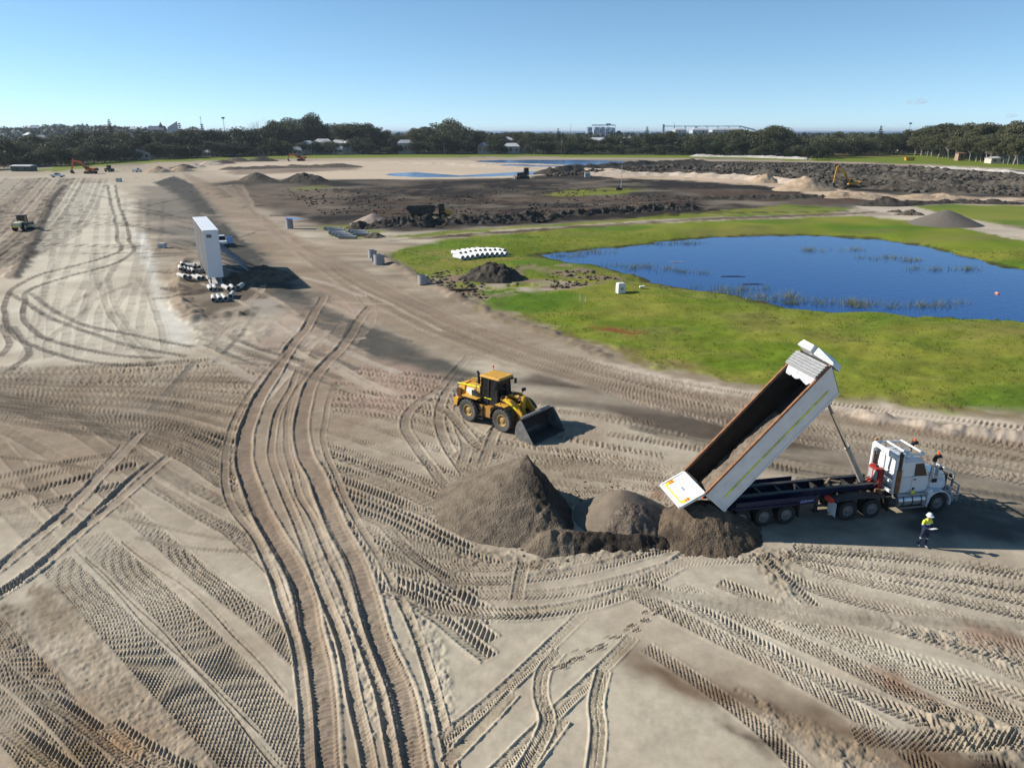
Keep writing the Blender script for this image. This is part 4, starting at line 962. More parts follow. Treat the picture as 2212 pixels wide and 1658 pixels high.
clump = fbm(gx, gy, 6, 3, 801)
reps = 3
base = np.repeat(np.stack([gx, gy, gz - 0.03], 1), reps, 0) + np.concatenate([g.normal(0, 0.16, (14000 * reps, 2)), np.zeros((14000 * reps, 1))], 1)
sel = np.repeat(clump > 0.02, reps)
for nm, s_, m_, h_, lb in (('pasture_tufts', ~sel, GRASS_M, 0.12, 'short yellow-green grass of the pasture round the pond'), ('rank_tufts', sel, GRASS_D, 0.17, 'taller dark green grass in patches round the pond')):
    Vb, Fb = blades(base[s_], h_, 0.08, 0.6, g)
    tag(link(bpy.data.objects.new('grass', np_mesh(nm, Vb, Fb, m_, smooth=False))), lb, kind='stuff')
REEDS = [(1585, 628, 9, 1.2, 'at the left end of the long reed row near the bank'), (1640, 640, 9, 1.4, 'second along the long reed row near the bank'), (1690, 650, 8, 1.3, 'third along the long reed row near the bank'),
         (1760, 655, 6, 1.0, 'fourth along the long reed row near the bank'), (1835, 656, 7, 1.1, 'fifth along the long reed row near the bank'), (1900, 660, 6, 1.0, 'sixth along the long reed row near the bank'), (1970, 662, 7, 0.9, 'second last of the long reed row near the bank'), (2030, 656, 5, 1.0, 'at the right end of the long reed row near the bank'),
         (1230, 553, 5, 0.9, 'nearest the left tip of the pond'), (1280, 545, 6, 1.0, 'by the left tip of the pond, the bushier one'), (1350, 575, 7, 0.9, 'left of the sparse middle row in the pond'), (1400, 580, 6, 0.9, 'middle of the sparse middle row in the pond'), (1465, 588, 6, 0.8, 'right end of the sparse middle row in the pond'),
         (1410, 528, 5, 0.8, 'small, close under the far bank'), (1495, 526, 6, 0.9, 'close under the far bank in mid pond'), (1805, 540, 9, 1.0, 'wide tangle in the far half of the pond'), (1900, 556, 6, 0.8, 'left of the pair in the right half of the pond'), (1940, 562, 6, 0.8, 'right of the pair in the right half of the pond'), (2030, 582, 9, 1.0, 'farthest right tangle of reeds in the pond')]
for k, (xd, yd, wd, h, where) in enumerate(REEDS):
    q = at(xd, yd, POND_Z); n = int(28 * wd)
    cs = np.stack([g.uniform(-.6, .6, 13) * wd, g.normal(0, .6, 13)], 1); wh = g.choice(13, n, p=g.dirichlet(np.ones(13) * 1.2))
    bs = np.stack([cs[wh, 0] + g.normal(0, .55, n), cs[wh, 1] + g.normal(0, 0.35, n), np.full(n, -0.05)], 1)
    Vb, Fb = blades(bs, h * .75, 0.045, 1.1, g)
    o = link(bpy.data.objects.new('pond_reeds', np_mesh('pond_reeds', Vb, Fb, REED_M, smooth=False)))
    o.location = q
    tag(o, 'reed clump ' + where, 'reeds', 'reed clumps standing in the pond')
# ============================================================ trees
BARK = mat('bark', (0.10, 0.085, 0.07), 0.9, 0, 0.3, 1.5)
BARK_P = mat('pale_bark', (0.26, 0.23, 0.19), 0.9, 0, 0.3, 1.5)
LEAF_DARK = leaf_mat('gum_leaves_dark', (0.022, 0.030, 0.012), (0.088, 0.094, 0.042), 0.6, 0.12)
LEAF_OLIVE = leaf_mat('gum_leaves_olive', (0.036, 0.042, 0.016), (0.105, 0.102, 0.046), 0.6, 0.15)
LEAF_PINE = leaf_mat('pine_needles', (0.012, 0.022, 0.010), (0.028, 0.040, 0.018), 0.6, 0.05)
LEAF_BUSH = leaf_mat('bush_leaves', (0.018, 0.026, 0.010), (0.045, 0.058, 0.020), 0.6, 0.1)
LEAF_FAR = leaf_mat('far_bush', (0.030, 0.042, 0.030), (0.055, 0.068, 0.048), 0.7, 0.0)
def leaf_cloud(blobs, n, size, g, flat=0.8):
    w = np.array([b[3] * b[4] for b in blobs]) ** 1.0; w = w / w.sum()
    which = g.choice(len(blobs), n, p=w); B = np.array(blobs)[which]
    d = g.normal(0, 1, (n, 3)); d /= np.linalg.norm(d, axis=1)[:, None]
    r = g.random(n) ** 0.4
    c = B[:, :3] + d * r[:, None] * np.stack([B[:, 3], B[:, 3], B[:, 4]], 1)
    t = g.normal(0, 1, (n, 3)); t /= np.linalg.norm(t, axis=1)[:, None]
    q = np.cross(t, d + g.normal(0, 0.5, (n, 3))); q /= np.linalg.norm(q, axis=1)[:, None] + 1e-6
    s = size * g.uniform(0.5, 1.3, n)[:, None]
    V = np.stack([c - t * s, c - q * s * flat, c + t * s, c + q * s * flat], 1).reshape(-1, 3)
    return V, np.arange(4 * n).reshape(-1, 4)
def gum(seed, H, W, n, leaf, lean=0.3, open_=0.5, base=0.35):
    """a gum: forking trunk, separate leaf clumps high on the limbs"""
    g = np.random.default_rng(seed); mb = MB()
    x0, y0 = g.normal(0, lean, 2)
    fork = Vector((x0, y0, H * base))
    mb.cyl((0, 0, -0.3), fork, H * 0.022, H * 0.015, 7, False)
    blobs = []; nb = int(g.integers(8, 13))
    for k in range(nb):
        a = k * 2.4 + g.uniform(-.4, .4); rad = W * 0.5 * math.sqrt((k + 0.5) / nb) * g.uniform(.75, 1.1)
        top = H * (1 - 0.42 * open_ * (rad / (W * 0.5)) ** 1.5 - g.uniform(0, 0.22))
        br = W * g.uniform(0.15, 0.25)
        p = Vector((x0 + rad * math.cos(a), y0 + rad * math.sin(a), top - br * 0.7))
        mid = fork.lerp(p, 0.5) + Vector((0, 0, -H * 0.03))
        mb.cyl(fork, mid, H * 0.010, H * 0.007, 5, False); mb.cyl(mid, p, H * 0.007, H * 0.003, 5, False)
        blobs.append((p.x, p.y, p.z, br * 1.15, br * 0.75))
        if g.random() < 0.75:
            blobs.append((p.x + g.normal(0, br * .6), p.y + g.normal(0, br * .6), p.z - br * g.uniform(.6, 1.6), br * 0.8, br * 0.6))
    V, F = leaf_cloud(blobs, n, leaf, g)
    return mb, V, F
def pine(seed, H, W, n, leaf):
    g = np.random.default_rng(seed); mb = MB(); mb.cyl((0, 0, -0.3), (0, 0, H), H * 0.018, 0.03, 6, False)
    blobs = []
    for k in range(15):
        z = H * (0.16 + 0.82 * k / 14); r = W * 0.5 * (1 - k / 15) ** 0.8
        m_ = max(2, int(6 * (1 - k / 16)))
        for j in range(m_):
            a = j * 6.283 / m_ + k; blobs.append((r * 0.6 * math.cos(a), r * 0.6 * math.sin(a), z, r * 0.5 + 0.2, H * 0.018))
            if k % 2 == 0: mb.cyl((0, 0, z), (r * math.cos(a), r * math.sin(a), z + 0.2), 0.05, 0.02, 4, False)
    V, F = leaf_cloud(blobs, n, leaf, g)
    return mb, V, F
def bush(seed, H, W, n, leaf):
    g = np.random.default_rng(seed); mb = MB(); blobs = []
    for k in range(7):
        a = k * 2.4; r = W * 0.32 * g.random() ** 0.5; z = H * g.uniform(0.35, 0.72)
        blobs.append((r * math.cos(a), r * math.sin(a), z, W * 0.26, H * 0.28))
        mb.cyl((0, 0, -0.2), (r * math.cos(a) * .8, r * math.sin(a) * .8, z), 0.12, 0.04, 5, False)
    V, F = leaf_cloud(blobs, n, leaf, g)
    return mb, V, F
def bare(seed, H, W):
    g = np.random.default_rng(seed); mb = MB(); mb.cyl((0, 0, -.3), (0, 0, H * .35), H * .02, H * .014, 6, False)
    tw = MB()
    for k in range(26):
        a = g.uniform(0, 6.28); e = Vector((W * .5 * math.cos(a) * g.random(), W * .5 * math.sin(a) * g.random(), H * g.uniform(.75, 1)))
        s0 = Vector((0, 0, H * g.uniform(.25, .4))); m_ = s0.lerp(e, .5) + Vector((g.normal(0, .4), g.normal(0, .4), 0))
        tw.cyl(s0, m_, .09, .06, 4, False); tw.cyl(m_, e, .06, .03, 4, False)
    return mb, tw
PROTO = {}
def proto(key, parts, trunk_m, leaf_m):
    mb, V, F = parts
    PROTO[key] = (mb.mesh('trunk_' + key, trunk_m, ang=60), np_mesh('crown_' + key, V, F, leaf_m, smooth=False))
for k in range(6): proto(f'gum{k}', gum(100 + k, 10, 7.8, 5200, 0.17), BARK, LEAF_DARK)
for k in range(3): proto(f'wide{k}', gum(140 + k, 10, 11.5, 5600, 0.19, 0.4, 0.7, 0.3), BARK, LEAF_DARK)
for k in range(4): proto(f'olive{k}', gum(200 + k, 10, 7.2, 7000, 0.17, 0.4, 0.35, 0.24), BARK_P, LEAF_OLIVE)
for k in range(3): proto(f'bush{k}', bush(300 + k, 10, 12, 4600, 0.26), BARK, LEAF_BUSH)
for k in range(2): proto(f'pine{k}', pine(400 + k, 10, 3.6, 3600, 0.15), BARK, LEAF_PINE)
def tree(name, key, x, y, h, label, cat, group, wscale=1.0, rz=None, z=0.0):
    tm, cm = PROTO[key]
    t = thing(name, label, cat, (x, y, z), pr.uniform(0, 6.28) if rz is None else rz, group)
    s = h / 10.0; t.scale = (s * wscale, s * wscale, s)
    link(bpy.data.objects.new('trunk', tm), t); link(bpy.data.objects.new('crown', cm), t)
    return t
HOUSE_X = [310, 640, 668, 700, 735, 762, 876, 1000, 1050, 1105, 1125, 560, 450, 1690]
# outline of the bush against the sky, and the foot of the bush, read off the photo
TOPX = [-60, 0, 60, 100, 180, 240, 300, 350, 400, 430, 480, 520, 560, 590, 640, 680, 712, 740, 770, 800, 860, 900, 950, 990, 1030, 1060, 1110, 1150, 1200, 1280, 1340, 1400, 1450, 1530, 1600, 1620, 1680, 1750, 1850, 1900, 1960, 2000, 2040, 2100, 2160, 2212, 2300]
TOPY = [312, 308, 306, 300, 292, 288, 294, 290, 284, 280, 284, 278, 276, 270, 258, 252, 276, 272, 266, 276, 294, 286, 268, 270, 290, 286, 291, 290, 286, 296, 296, 292, 296, 291, 280, 276, 286, 287, 291, 291, 282, 280, 273, 279, 275, 281, 285]
BX = [-60, 0, 150, 300, 500, 700, 1000, 1300, 1500, 1700, 1780, 1960, 2080, 2212, 2300]
BY = [370, 366, 356, 346, 339, 334.5, 333, 334.5, 336, 341, 343, 335, 348, 358, 364]
TREES = []
WHERE = [(-100, 150, 'left of the orange excavator'), (150, 330, 'above the orange excavator'), (330, 480, 'below the church'), (480, 620, 'by the bare trees'), (620, 720, 'in the tallest clump'), (720, 830, 'right of the tallest clump'), (830, 930, 'among the white roofs'), (930, 1020, 'in the second tall clump'), (1020, 1200, 'left of the water tower'), (1200, 1340, 'in front of the grain silos'), (1340, 1480, 'left of the long conveyor'), (1480, 1640, 'in front of the long conveyor'), (1640, 1790, 'behind the white windrow'), (1790, 1960, 'behind the brown field'), (1960, 2080, 'in the pale-trunked grove'), (2080, 2400, 'by the cream house')]
def base_Y(xd): return at(xd, np.interp(xd, BX, BY)).y
def where(xd):
    for a, b_, s in WHERE:
        if a <= xd < b_: return s
    return 'at the edge of the tree line'
tx = -50.0
while tx < 2275:                                     # back rows reach the outline
    by = np.interp(tx, BX, BY); q = at(tx, by)
    ty = np.interp(tx, TOPX, TOPY) + pr.choice([pr.uniform(-7, 0), pr.uniform(0, 5), pr.uniform(4, 13)])
    Y = q.y + pr.uniform(25, 90)
    p = col_at(tx, Y); h = z_at(ty - 3, Y) * 1.14
    olive = 1960 < tx < 2260
    tall = h > 19
    key = f'olive{pr.randrange(4)}' if olive else (f'wide{pr.randrange(3)}' if pr.random() < .4 else f'gum{pr.randrange(6)}')
    kind = 'olive gum' if olive else ('broad dark gum' if key[0] == 'w' else 'dark gum')
    TREES.append(f'{"tall" if tall else "middling"} {kind} on the skyline {where(tx)}'); tree('gum_tree', key, p.x, p.y, h, TREES[-1], 'tree', 'trees of the far tree line', pr.uniform(.95, 1.3))
    tx += pr.uniform(11, 19) * (1.1 if 840 < tx < 1950 else 1) * (.7 if olive else 1)
tx = -50.0
while tx < 2275:                                     # front row: lower trees and bushes at the field's edge
    by = np.interp(tx, BX, BY) - pr.uniform(0.2, 1.6); q = at(tx, by)
    ty = np.interp(tx, TOPX, TOPY)
    full = by - ty
    olive = 1965 < tx < 2260
    gap = 1790 < tx < 1950
    if any(abs(tx - hx_) < 11 for hx_ in HOUSE_X): tx += 6; continue
    hh = (by - (ty + full * (pr.uniform(0.05, .3) if olive else pr.uniform(.22, .62))))
    h = z_at(by - hh, q.y)
    if olive: key, kind = f'olive{pr.randrange(4)}', 'slender pale gum'
    elif pr.random() < .5: key, kind = f'bush{pr.randrange(3)}', 'rounded dark bush'
    else: key, kind = pr.choice([f'gum{pr.randrange(6)}', f'wide{pr.randrange(3)}']), 'low dark gum'
    dy = pr.uniform(60, 110) if gap else 0
    q = col_at(tx, q.y + dy)
    tree('bush' if key[0] == 'b' else 'gum_tree', key, q.x, q.y, max(h, 4.5), f'{kind} low down {where(tx)}', 'bush' if key[0] == 'b' else 'tree', 'trees of the far tree line', pr.uniform(1.0, 1.35))
    tx += pr.uniform(8, 15)
for xd, yd, h, key, lb in ((1745, 346, 9.5, 'bush0', 'round dark bush standing forward of the bushland by the brown field'), (1765, 345, 6, 'bush1', 'smaller round bush touching the round one by the brown field'), (2157 * .885, 335, 13, 'gum2', 'lone dark gum on the brown field')):
    q = at(xd, yd); tree('bush' if key[0] == 'b' else 'gum_tree', key, q.x, q.y, h, lb, 'bush' if key[0] == 'b' else 'tree', 'trees of the far tree line', 1.0)
for xd, ty, Y, lb in [(a_, b_, max(c_, base_Y(a_) + 35), d_) for a_, b_, c_, d_ in ((246, 258, 700, 'tall thin pine on the left-hand rise'), (396, 266, 620, 'dark pine left of the two masts'), (444, 268, 600, 'dark pine right of the first mast'), (1395, 274, 560, 'dark pine between the silos and the conveyor'), (2043, 268, 420, 'dark pine over the pale-trunked grove'), (2127, 270, 460, 'thin pine over the right-hand grove'), (1895, 272, 620, 'thin far pine above the brown field'), (1205, 278, 700, 'pointed far pine left of the silos'))]:
    p = col_at(xd, Y); tree('pine_tree', f'pine{pr.randrange(2)}', p.x, p.y, z_at(ty, Y), lb, 'tree', 'pines above the tree line', 1.0)
for k, (xd, ty, Y) in enumerate(((560, 255, 640), (585, 253, 650), (546, 262, 645))):
    p = col_at(xd, Y); h = z_at(ty, Y)
    t = thing('bare_tree', ['pale leafless tree left in the bare group', 'tallest pale leafless tree of the bare group', 'smallest pale leafless tree of the bare group'][k], 'tree', (p.x, p.y, 0), 0, 'bare trees')
    mb, tw = bare(40 + k, h, 14); mb.build('trunk', BARK_P, t); tw.build('crown', mat('twig', (0.30, 0.27, 0.25), .9), t)
# wood behind the front rows that reads as one mass
g = np.random.default_rng(77)
def far_wood(name, label, n, xr, Yr, ytop, m, leaf, per=16, thick=9):
    blobs = []
    for k in range(n):
        xd = g.uniform(*xr); Y = g.uniform(*Yr) + (base_Y(xd) if Yr[0] < 500 else 0); p = col_at(xd, Y)
        zt = z_at(np.interp(xd, [a for a, _ in ytop], [b for _, b in ytop]) + g.uniform(0, 5), Y)
        zt = max(zt, 5); blobs.append((p.x, p.y, zt * 0.55, g.uniform(4, 8) * Y / 600, zt * 0.45))
    V, F = leaf_cloud(blobs, n * per, leaf, g)
    return tag(link(bpy.data.objects.new(name, np_mesh(name, V, F, m, smooth=False))), label, kind='stuff')
far_wood('far_bushland', 'dark bushland filling in behind the tree line', 1300, (-80, 2300), (25, 190), [(-80, 330), (300, 312), (700, 300), (1100, 302), (1700, 300), (2300, 305)], LEAF_BUSH, 1.1, 26)
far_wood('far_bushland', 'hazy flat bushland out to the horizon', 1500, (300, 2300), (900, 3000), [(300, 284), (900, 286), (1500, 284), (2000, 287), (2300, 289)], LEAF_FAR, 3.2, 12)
# left-hand rise with its suburb
HILLX = [-400, -120, 0, 40, 100, 170, 230, 300, 360, 440, 560]
HILLY = [276, 277, 275, 277, 270, 270, 271, 275, 280, 284, 288]
hv = []; hf = []
xs = np.linspace(-400, 560, 60); Ys = np.linspace(900, 2300, 26)
for i, Y in enumerate(Ys):
    for xd in xs:
        p = col_at(xd, Y); top = max(z_at(np.interp(xd, HILLX, HILLY), 1700) - 9, 0)
        f_ = min(max((Y - 900) / 800, 0), 1); f_ = f_ * f_ * (3 - 2 * f_)
        hv.append((p.x, p.y, top * f_ - 0.5))
for i in range(25):
    for j in range(59): hf.append((i * 60 + j, i * 60 + j + 1, i * 60 + j + 61, i * 60 + j + 60))
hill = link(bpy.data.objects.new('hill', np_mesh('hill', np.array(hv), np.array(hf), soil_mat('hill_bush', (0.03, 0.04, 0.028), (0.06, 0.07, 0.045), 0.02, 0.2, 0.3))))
tag(hill, 'low wooded rise with houses beyond the tree line', kind='structure')
def hill_z(xd, Y):
    top = max(z_at(np.interp(xd, HILLX, HILLY), 1700) - 9, 0); f_ = min(max((Y - 900) / 800, 0), 1); return top * f_ * f_ * (3 - 2 * f_) - .5
blobs = []
for k in range(1500):
    Y = g.uniform(850, 2000); xd = g.uniform(-300, 480); p = col_at(xd, Y); z = hill_z(xd, Y); hh = g.uniform(6, 12)
    blobs.append((p.x, p.y, z + hh * .5, g.uniform(6, 12), hh * .5))
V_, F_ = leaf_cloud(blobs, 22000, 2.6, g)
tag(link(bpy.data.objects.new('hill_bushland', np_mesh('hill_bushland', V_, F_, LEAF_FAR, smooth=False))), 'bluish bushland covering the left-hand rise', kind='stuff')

# where several trees would read alike, count them off from the left
_by = {}
for o in scene.objects:
    if o.get('group') == 'trees of the far tree line': _by.setdefault(o['label'], []).append(o)
NTH = ['first', 'second', 'third', 'fourth', 'fifth', 'sixth', 'seventh', 'eighth', 'ninth', 'tenth', 'eleventh', 'twelfth', 'thirteenth', 'fourteenth', 'fifteenth', 'sixteenth', 'seventeenth', 'eighteenth', 'nineteenth', 'twentieth']
for lb, os_ in _by.items():
    if len(os_) > 1:
        os_.sort(key=lambda o: o.location.x / o.location.y)
        for k, o in enumerate(os_): o['label'] = NTH[min(k, 19)] + ' ' + lb.replace(' on the skyline', ' from left on the skyline').replace(' low down', ' from left low down')
# ============================================================ machine materials
YEL = mat('machine_yellow', (0.62, 0.33, 0.035), 0.45, 0, 0.10, 3, 0.30, (0.34, 0.26, 0.17))
YELD = mat('machine_yellow_worn', (0.42, 0.20, 0.035), 0.55, 0, 0.2, 4, 0.5, (0.24, 0.17, 0.11))
YELSTR = mat('lime_stripe', (0.75, 0.72, 0.02), 0.5, 0, 0.08, 3)
BLK = mat('black_paint', (0.014, 0.014, 0.015), 0.5, 0, 0.3, 4, 0.25, (0.11, 0.095, 0.08))
BLKD = mat('dusty_black', (0.03, 0.028, 0.026), 0.7, 0, 0.3, 3, 0.6, (0.10, 0.085, 0.07))
RUB = mat('tyre_rubber', (0.075, 0.07, 0.065), 0.85, 0, 0.25, 5, 0.55, (0.17, 0.15, 0.125))
RUBD = mat('truck_tyre', (0.028, 0.027, 0.026), 0.85, 0, 0.25, 5, 0.35, (0.09, 0.08, 0.07))
RIMY = mat('rim_yellow', (0.40, 0.25, 0.07), 0.55, 0, 0.2, 6, 0.5)
RIMS = mat('rim_alloy', (0.20, 0.195, 0.19), 0.5, 0.4, 0.25, 6, 0.5, (0.10, 0.085, 0.07))
STEEL = mat('worn_steel', (0.24, 0.235, 0.23), 0.42, 0.55, 0.3, 3, 0.4, (0.26, 0.22, 0.18))
STEELD = mat('dark_steel', (0.05, 0.047, 0.045), 0.5, 0.3, 0.4, 3, 0.4, (0.12, 0.1, 0.08))
CHROME = mat('chrome_rod', (0.62, 0.62, 0.62), 0.15, 1.0, 0.05, 3)
WHT = mat('white_paint', (0.72, 0.72, 0.70), 0.4, 0, 0.07, 2, 0.32, (0.42, 0.36, 0.29))
WHTC = mat('white_cab', (0.72, 0.72, 0.71), 0.3, 0, 0.05, 2, 0.22, coat=0.4)
RUST = mat('rusty_steel', (0.24, 0.11, 0.05), 0.8, 0.1, 0.35, 4, 0.3, (0.30, 0.2, 0.13))
REDP = mat('red_paint', (0.30, 0.02, 0.018), 0.5, 0, 0.15, 4, 0.15)
NAVY = mat('navy_chassis', (0.010, 0.014, 0.045), 0.45, 0, 0.3, 3, 0.35, (0.06, 0.052, 0.045))
ORG = mat('orange_lens', (0.85, 0.12, 0.01), 0.25, 0, 0.05, 3)
REDL = mat('red_reflector', (0.75, 0.06, 0.02), 0.4, 0, 0.05, 3)
YELR = mat('yellow_reflector', (0.85, 0.50, 0.02), 0.4, 0, 0.05, 3)
TARP = mat('grey_tarp', (0.28, 0.28, 0.28), 0.7, 0, 0.2, 8, 0.3)
ALU = mat('aluminium', (0.55, 0.55, 0.55), 0.35, 0.7, 0.1, 4, 0.2)
BROWNP = mat('brown_louvre', (0.16, 0.055, 0.02), 0.6, 0, 0.2, 8)
GREYP = mat('grey_panel', (0.33, 0.33, 0.32), 0.55, 0, 0.1, 3, 0.2)
ORNG = mat('digger_orange', (0.55, 0.11, 0.02), 0.5, 0, 0.12, 2, 0.3)
CREAMP = mat('cream_paint', (0.55, 0.52, 0.36), 0.5, 0, 0.1, 2, 0.3)
def glass_mat(name, tint=(0.012, 0.014, 0.016)):
    m = mat(name, tint, 0.06, 0, 0.05, 1, spec=0.6); return m
GLS = glass_mat('dark_glass')
def wheel(parent, x, y, r, w, tyre_m, rim_m, lugs=0, hub=0.55, side=1, name='wheel', lug_h=0.035):
    """tyre with tread blocks, dished rim; axle along y"""
    mb = MB(); h = w / 2; ri = r * hub
    mb.lathe([(ri, -h * .75), (r * .80, -h), (r * .93, -h * .98), (r * .985, -h * .8), (r, -h * .5), (r, h * .5), (r * .985, h * .8), (r * .93, h * .98), (r * .80, h), (ri, h * .75), (ri * .96, 0), (ri, -h * .75)], 30)
    for k in range(lugs):
        for s_ in (-1, 1):
            a = 2 * math.pi * (k + (0.25 if s_ > 0 else -0.25)) / lugs; da = 2 * math.pi / lugs * 0.26
            p = []
            for rr, (ya, yb) in ((r * .97, (0.04, .98)), (r + lug_h, (0.06, .86))):
                for aa, yv in ((a - da, ya), (a + da, ya), (a + da * 1.0 + da * .9, yb), (a - da * 1.0 + da * .9, yb)):
                    p.append((rr * math.cos(aa), s_ * h * yv, rr * math.sin(aa)))
            mb.hexa(p)
    t = mb.build(name, tyre_m, parent, loc=(x, y, r + lug_h * 0.5), ang=40)
    rb = MB(); o = h * side
    rb.lathe([(ri * 1.03, o * .80), (ri * .96, o * .84), (ri * .90, o * .55), (ri * .62, o * .42), (ri * .50, o * .50), (ri * .42, o * .62), (ri * .30, o * .66), (0.001, o * .68)], 24)
    rb.lathe([(ri * 1.0, -o * .6), (0.001, -o * .4)], 16)
    for k in range(8):
        a = k * math.pi / 4; c = (ri * .56 * math.cos(a), o * .45, ri * .56 * math.sin(a)); rb.cyl(c, (c[0], o * .56, c[2]), ri * .05, ri * .05, 6)
    rb.build('rim', rim_m, t)
    return t
def arc_fender(parent, x, y, zc, r, w, a0, a1, m, t=0.05, n=9, name='fender'):
    mb = MB(); pts_o = []; pts_i = []
    for k in range(n + 1):
        a = R(a0 + (a1 - a0) * k / n); pts_o.append((x + (r + t) * math.cos(a), zc + (r + t) * math.sin(a))); pts_i.append((x + r * math.cos(a), zc + r * math.sin(a)))
    for k in range(n):
        mb.prism([pts_i[k], pts_i[k + 1], pts_o[k + 1], pts_o[k]], y - w / 2, y + w / 2)
    return mb.build(name, m, parent)

# ============================================================ wheel loader
def make_loader(loc, rz):
    t = thing('wheel_loader', 'yellow wheel loader with its bucket lowered, parked behind the sand heaps', 'wheel loader', loc, rz)
    r, w = 0.76, 0.58; ax_r, ax_f = -1.5, 1.5
    for x in (ax_r, ax_f):
        for s in (-1, 1): wheel(t, x, s * 1.02, r, w, RUB, RIMY, 20, 0.52, s)
    MB().cyl((ax_r, -1, r), (ax_r, 1, r), 0.16, 0.16, 10).build('axle', YELD, t); MB().cyl((ax_f, -1, r), (ax_f, 1, r), 0.16, 0.16, 10).build('axle', YELD, t)
    # rear frame, counterweight, hood
    mb = MB(); mb.box(-2.75, -0.1, -0.48, 0.48, 0.55, 1.30); mb.box(-1.0, 0.25, -0.3, 0.3, 0.5, 1.2); mb.build('rear_frame', YELD, t, 0.02)
    mb = MB(); mb.prism([(-3.12, .80), (-2.70, .72), (-2.62, 1.32), (-3.12, 1.28)], -1.0, 1.0); mb.build('counterweight', YEL, t, 0.04)
    hood = MB()
    for (x0, x1, z0, z1, y0, y1) in ((-2.95, -2.2, 2.28, 2.42, .86, .66), (-2.2, -0.78, 2.42, 2.52, .88, .70)):
        hood.hexa([(x0, -y0, 1.28), (x1, -y0, 1.28), (x1, y0, 1.28), (x0, y0, 1.28), (x0 + .12, -y1, z0), (x1, -y1, z1), (x1, y1, z1), (x0 + .12, y1, z0)])
    h = hood.build('hood', YEL, t, 0.06)
    for s in (-1, 1):
        b = MB()
        for k in range(9): b.box(-2.80 + k * .04, -2.775 + k * .04, s * .87 - .03, s * .87 + .03, 1.42, 2.02)
        b.box(-2.83, -2.43, s * .85 - .03, s * .85 + .03, 1.40, 2.04); b.build('louvre', BROWNP, h)
        st = MB(); st.hexa([(-2.9, s * .70 - .02, 2.25), (-.85, s * .735 - .02, 2.40), (-.85, s * .735 + .02, 2.40), (-2.9, s * .70 + .02, 2.25), (-2.9, s * .69 - .02, 2.32), (-.85, s * .72 - .02, 2.48), (-.85, s * .72 + .02, 2.48), (-2.9, s * .69 + .02, 2.32)])
        st.build('stripe', YELSTR, h)
        d = MB(); yv = s * .865
        d.hexa([(-1.95, yv - .02, 1.95), (-1.25, yv - .02, 1.55), (-1.25, yv + .02, 1.55), (-1.95, yv + .02, 1.95), (-1.95, s * .80 - .02, 2.22), (-1.30, s * .79 - .02, 2.22), (-1.30, s * .79 + .02, 2.22), (-1.95, s * .80 + .02, 2.22)])
        d.build('decal', WHT, h)
        e = MB(); e.box(-1.45, -.85, s * .88 - .01, s * .88 + .01, 1.50, 2.15); e.build('side_grille', BLK, h)
        q = MB(); q.box(-2.95, -2.6, s * .92 - .02, s * .92 + .02, .95, 1.15); q.build('tail_light', REDL, t)
    v = MB(); v.box(-2.45, -1.6, -.28, .28, 2.44, 2.52); v.build('intake_grille', YELD, h, .02)
    ex = MB(); ex.cyl((-1.28, -.36, 2.42), (-1.28, -.36, 3.15), .095, .085, 12); ex.tube([(-1.28, -.36, 3.10), (-1.31, -.36, 3.24), (-1.40, -.36, 3.32)], .085, 10); ex.build('exhaust_stack', BLK, t)
    pc = MB(); pc.cyl((-1.02, .36, 2.45), (-1.02, .36, 2.72), .16, .13, 12); pc.cyl((-1.02, .36, 2.72), (-1.02, .36, 2.80), .19, .15, 12); pc.build('air_precleaner', BLK, t)
    # fenders and steps
    for s in (-1, 1):
        f = arc_fender(t, ax_r, s * 1.02, r, .93, .62, 5, 175, BLK); MB().box(ax_r - .55, ax_r + .85, s * .98 - .30, s * .98 + .30, 1.70, 1.76).build('fender_deck', YEL, f, .02)
        f = arc_fender(t, ax_f, s * 1.02, r, .93, .62, 25, 178, BLK); MB().box(ax_f - .62, ax_f + .25, s * .96 - .26, s * .96 + .26, 1.70, 1.75).build('fender_deck', YEL, f, .02)
        mb = MB(); mb.box(-.66, .42, s * .86 - .24, s * .86 + .24, .62, 1.36); mb.build('fuel_tank', YELD, t, .03)
        mb = MB()
        for k in range(4): mb.box(-.62, -.22, s * 1.14 - .08, s * 1.14 + .08, .42 + k * .25, .45 + k * .25)
        mb.box(-.64, -.61, s * 1.14 - .06, s * 1.14 + .06, .40, 1.38); mb.box(-.23, -.20, s * 1.14 - .06, s * 1.14 + .06, .40, 1.38); mb.build('steps', BLKD, t)
        mb = MB(); mb.tube([(-.95, s * .98, 1.75), (-.95, s * .98, 2.62), (-.60, s * .98, 2.62), (-.55, s * .98, 1.75)], .022, 6); mb.tube([(-.95, s * .98, 2.2), (-.57, s * .98, 2.2)], .018, 6); mb.build('handrail', BLK, t)
    # cab
    c = MB(); z0, z1 = 1.40, 3.16; xb, xf = -.76, .66; yb = .74; yt = .66
    P_ = [(xb, yb, xb + .04, yt), (xf, yb - .05, xf - .10, yt - .04), (-.10, yb, -.08, yt)]
    for (x, y, xt, ytt) in P_:
        for s in (-1, 1): c.bar((x, s * y, z0), (xt, s * ytt, z1), .09, .09)
    c.box(xb, xf, -yb, yb, 1.34, 1.46); c.hexa([(xb + .04, -yt, z1 - .10), (xf - .10, -yt + .04, z1 - .10), (xf - .10, yt - .04, z1 - .10), (xb + .04, yt, z1 - .10), (xb + .05, -yt, z1), (xf - .08, -yt + .04, z1), (xf - .08, yt - .04, z1), (xb + .05, yt, z1)])
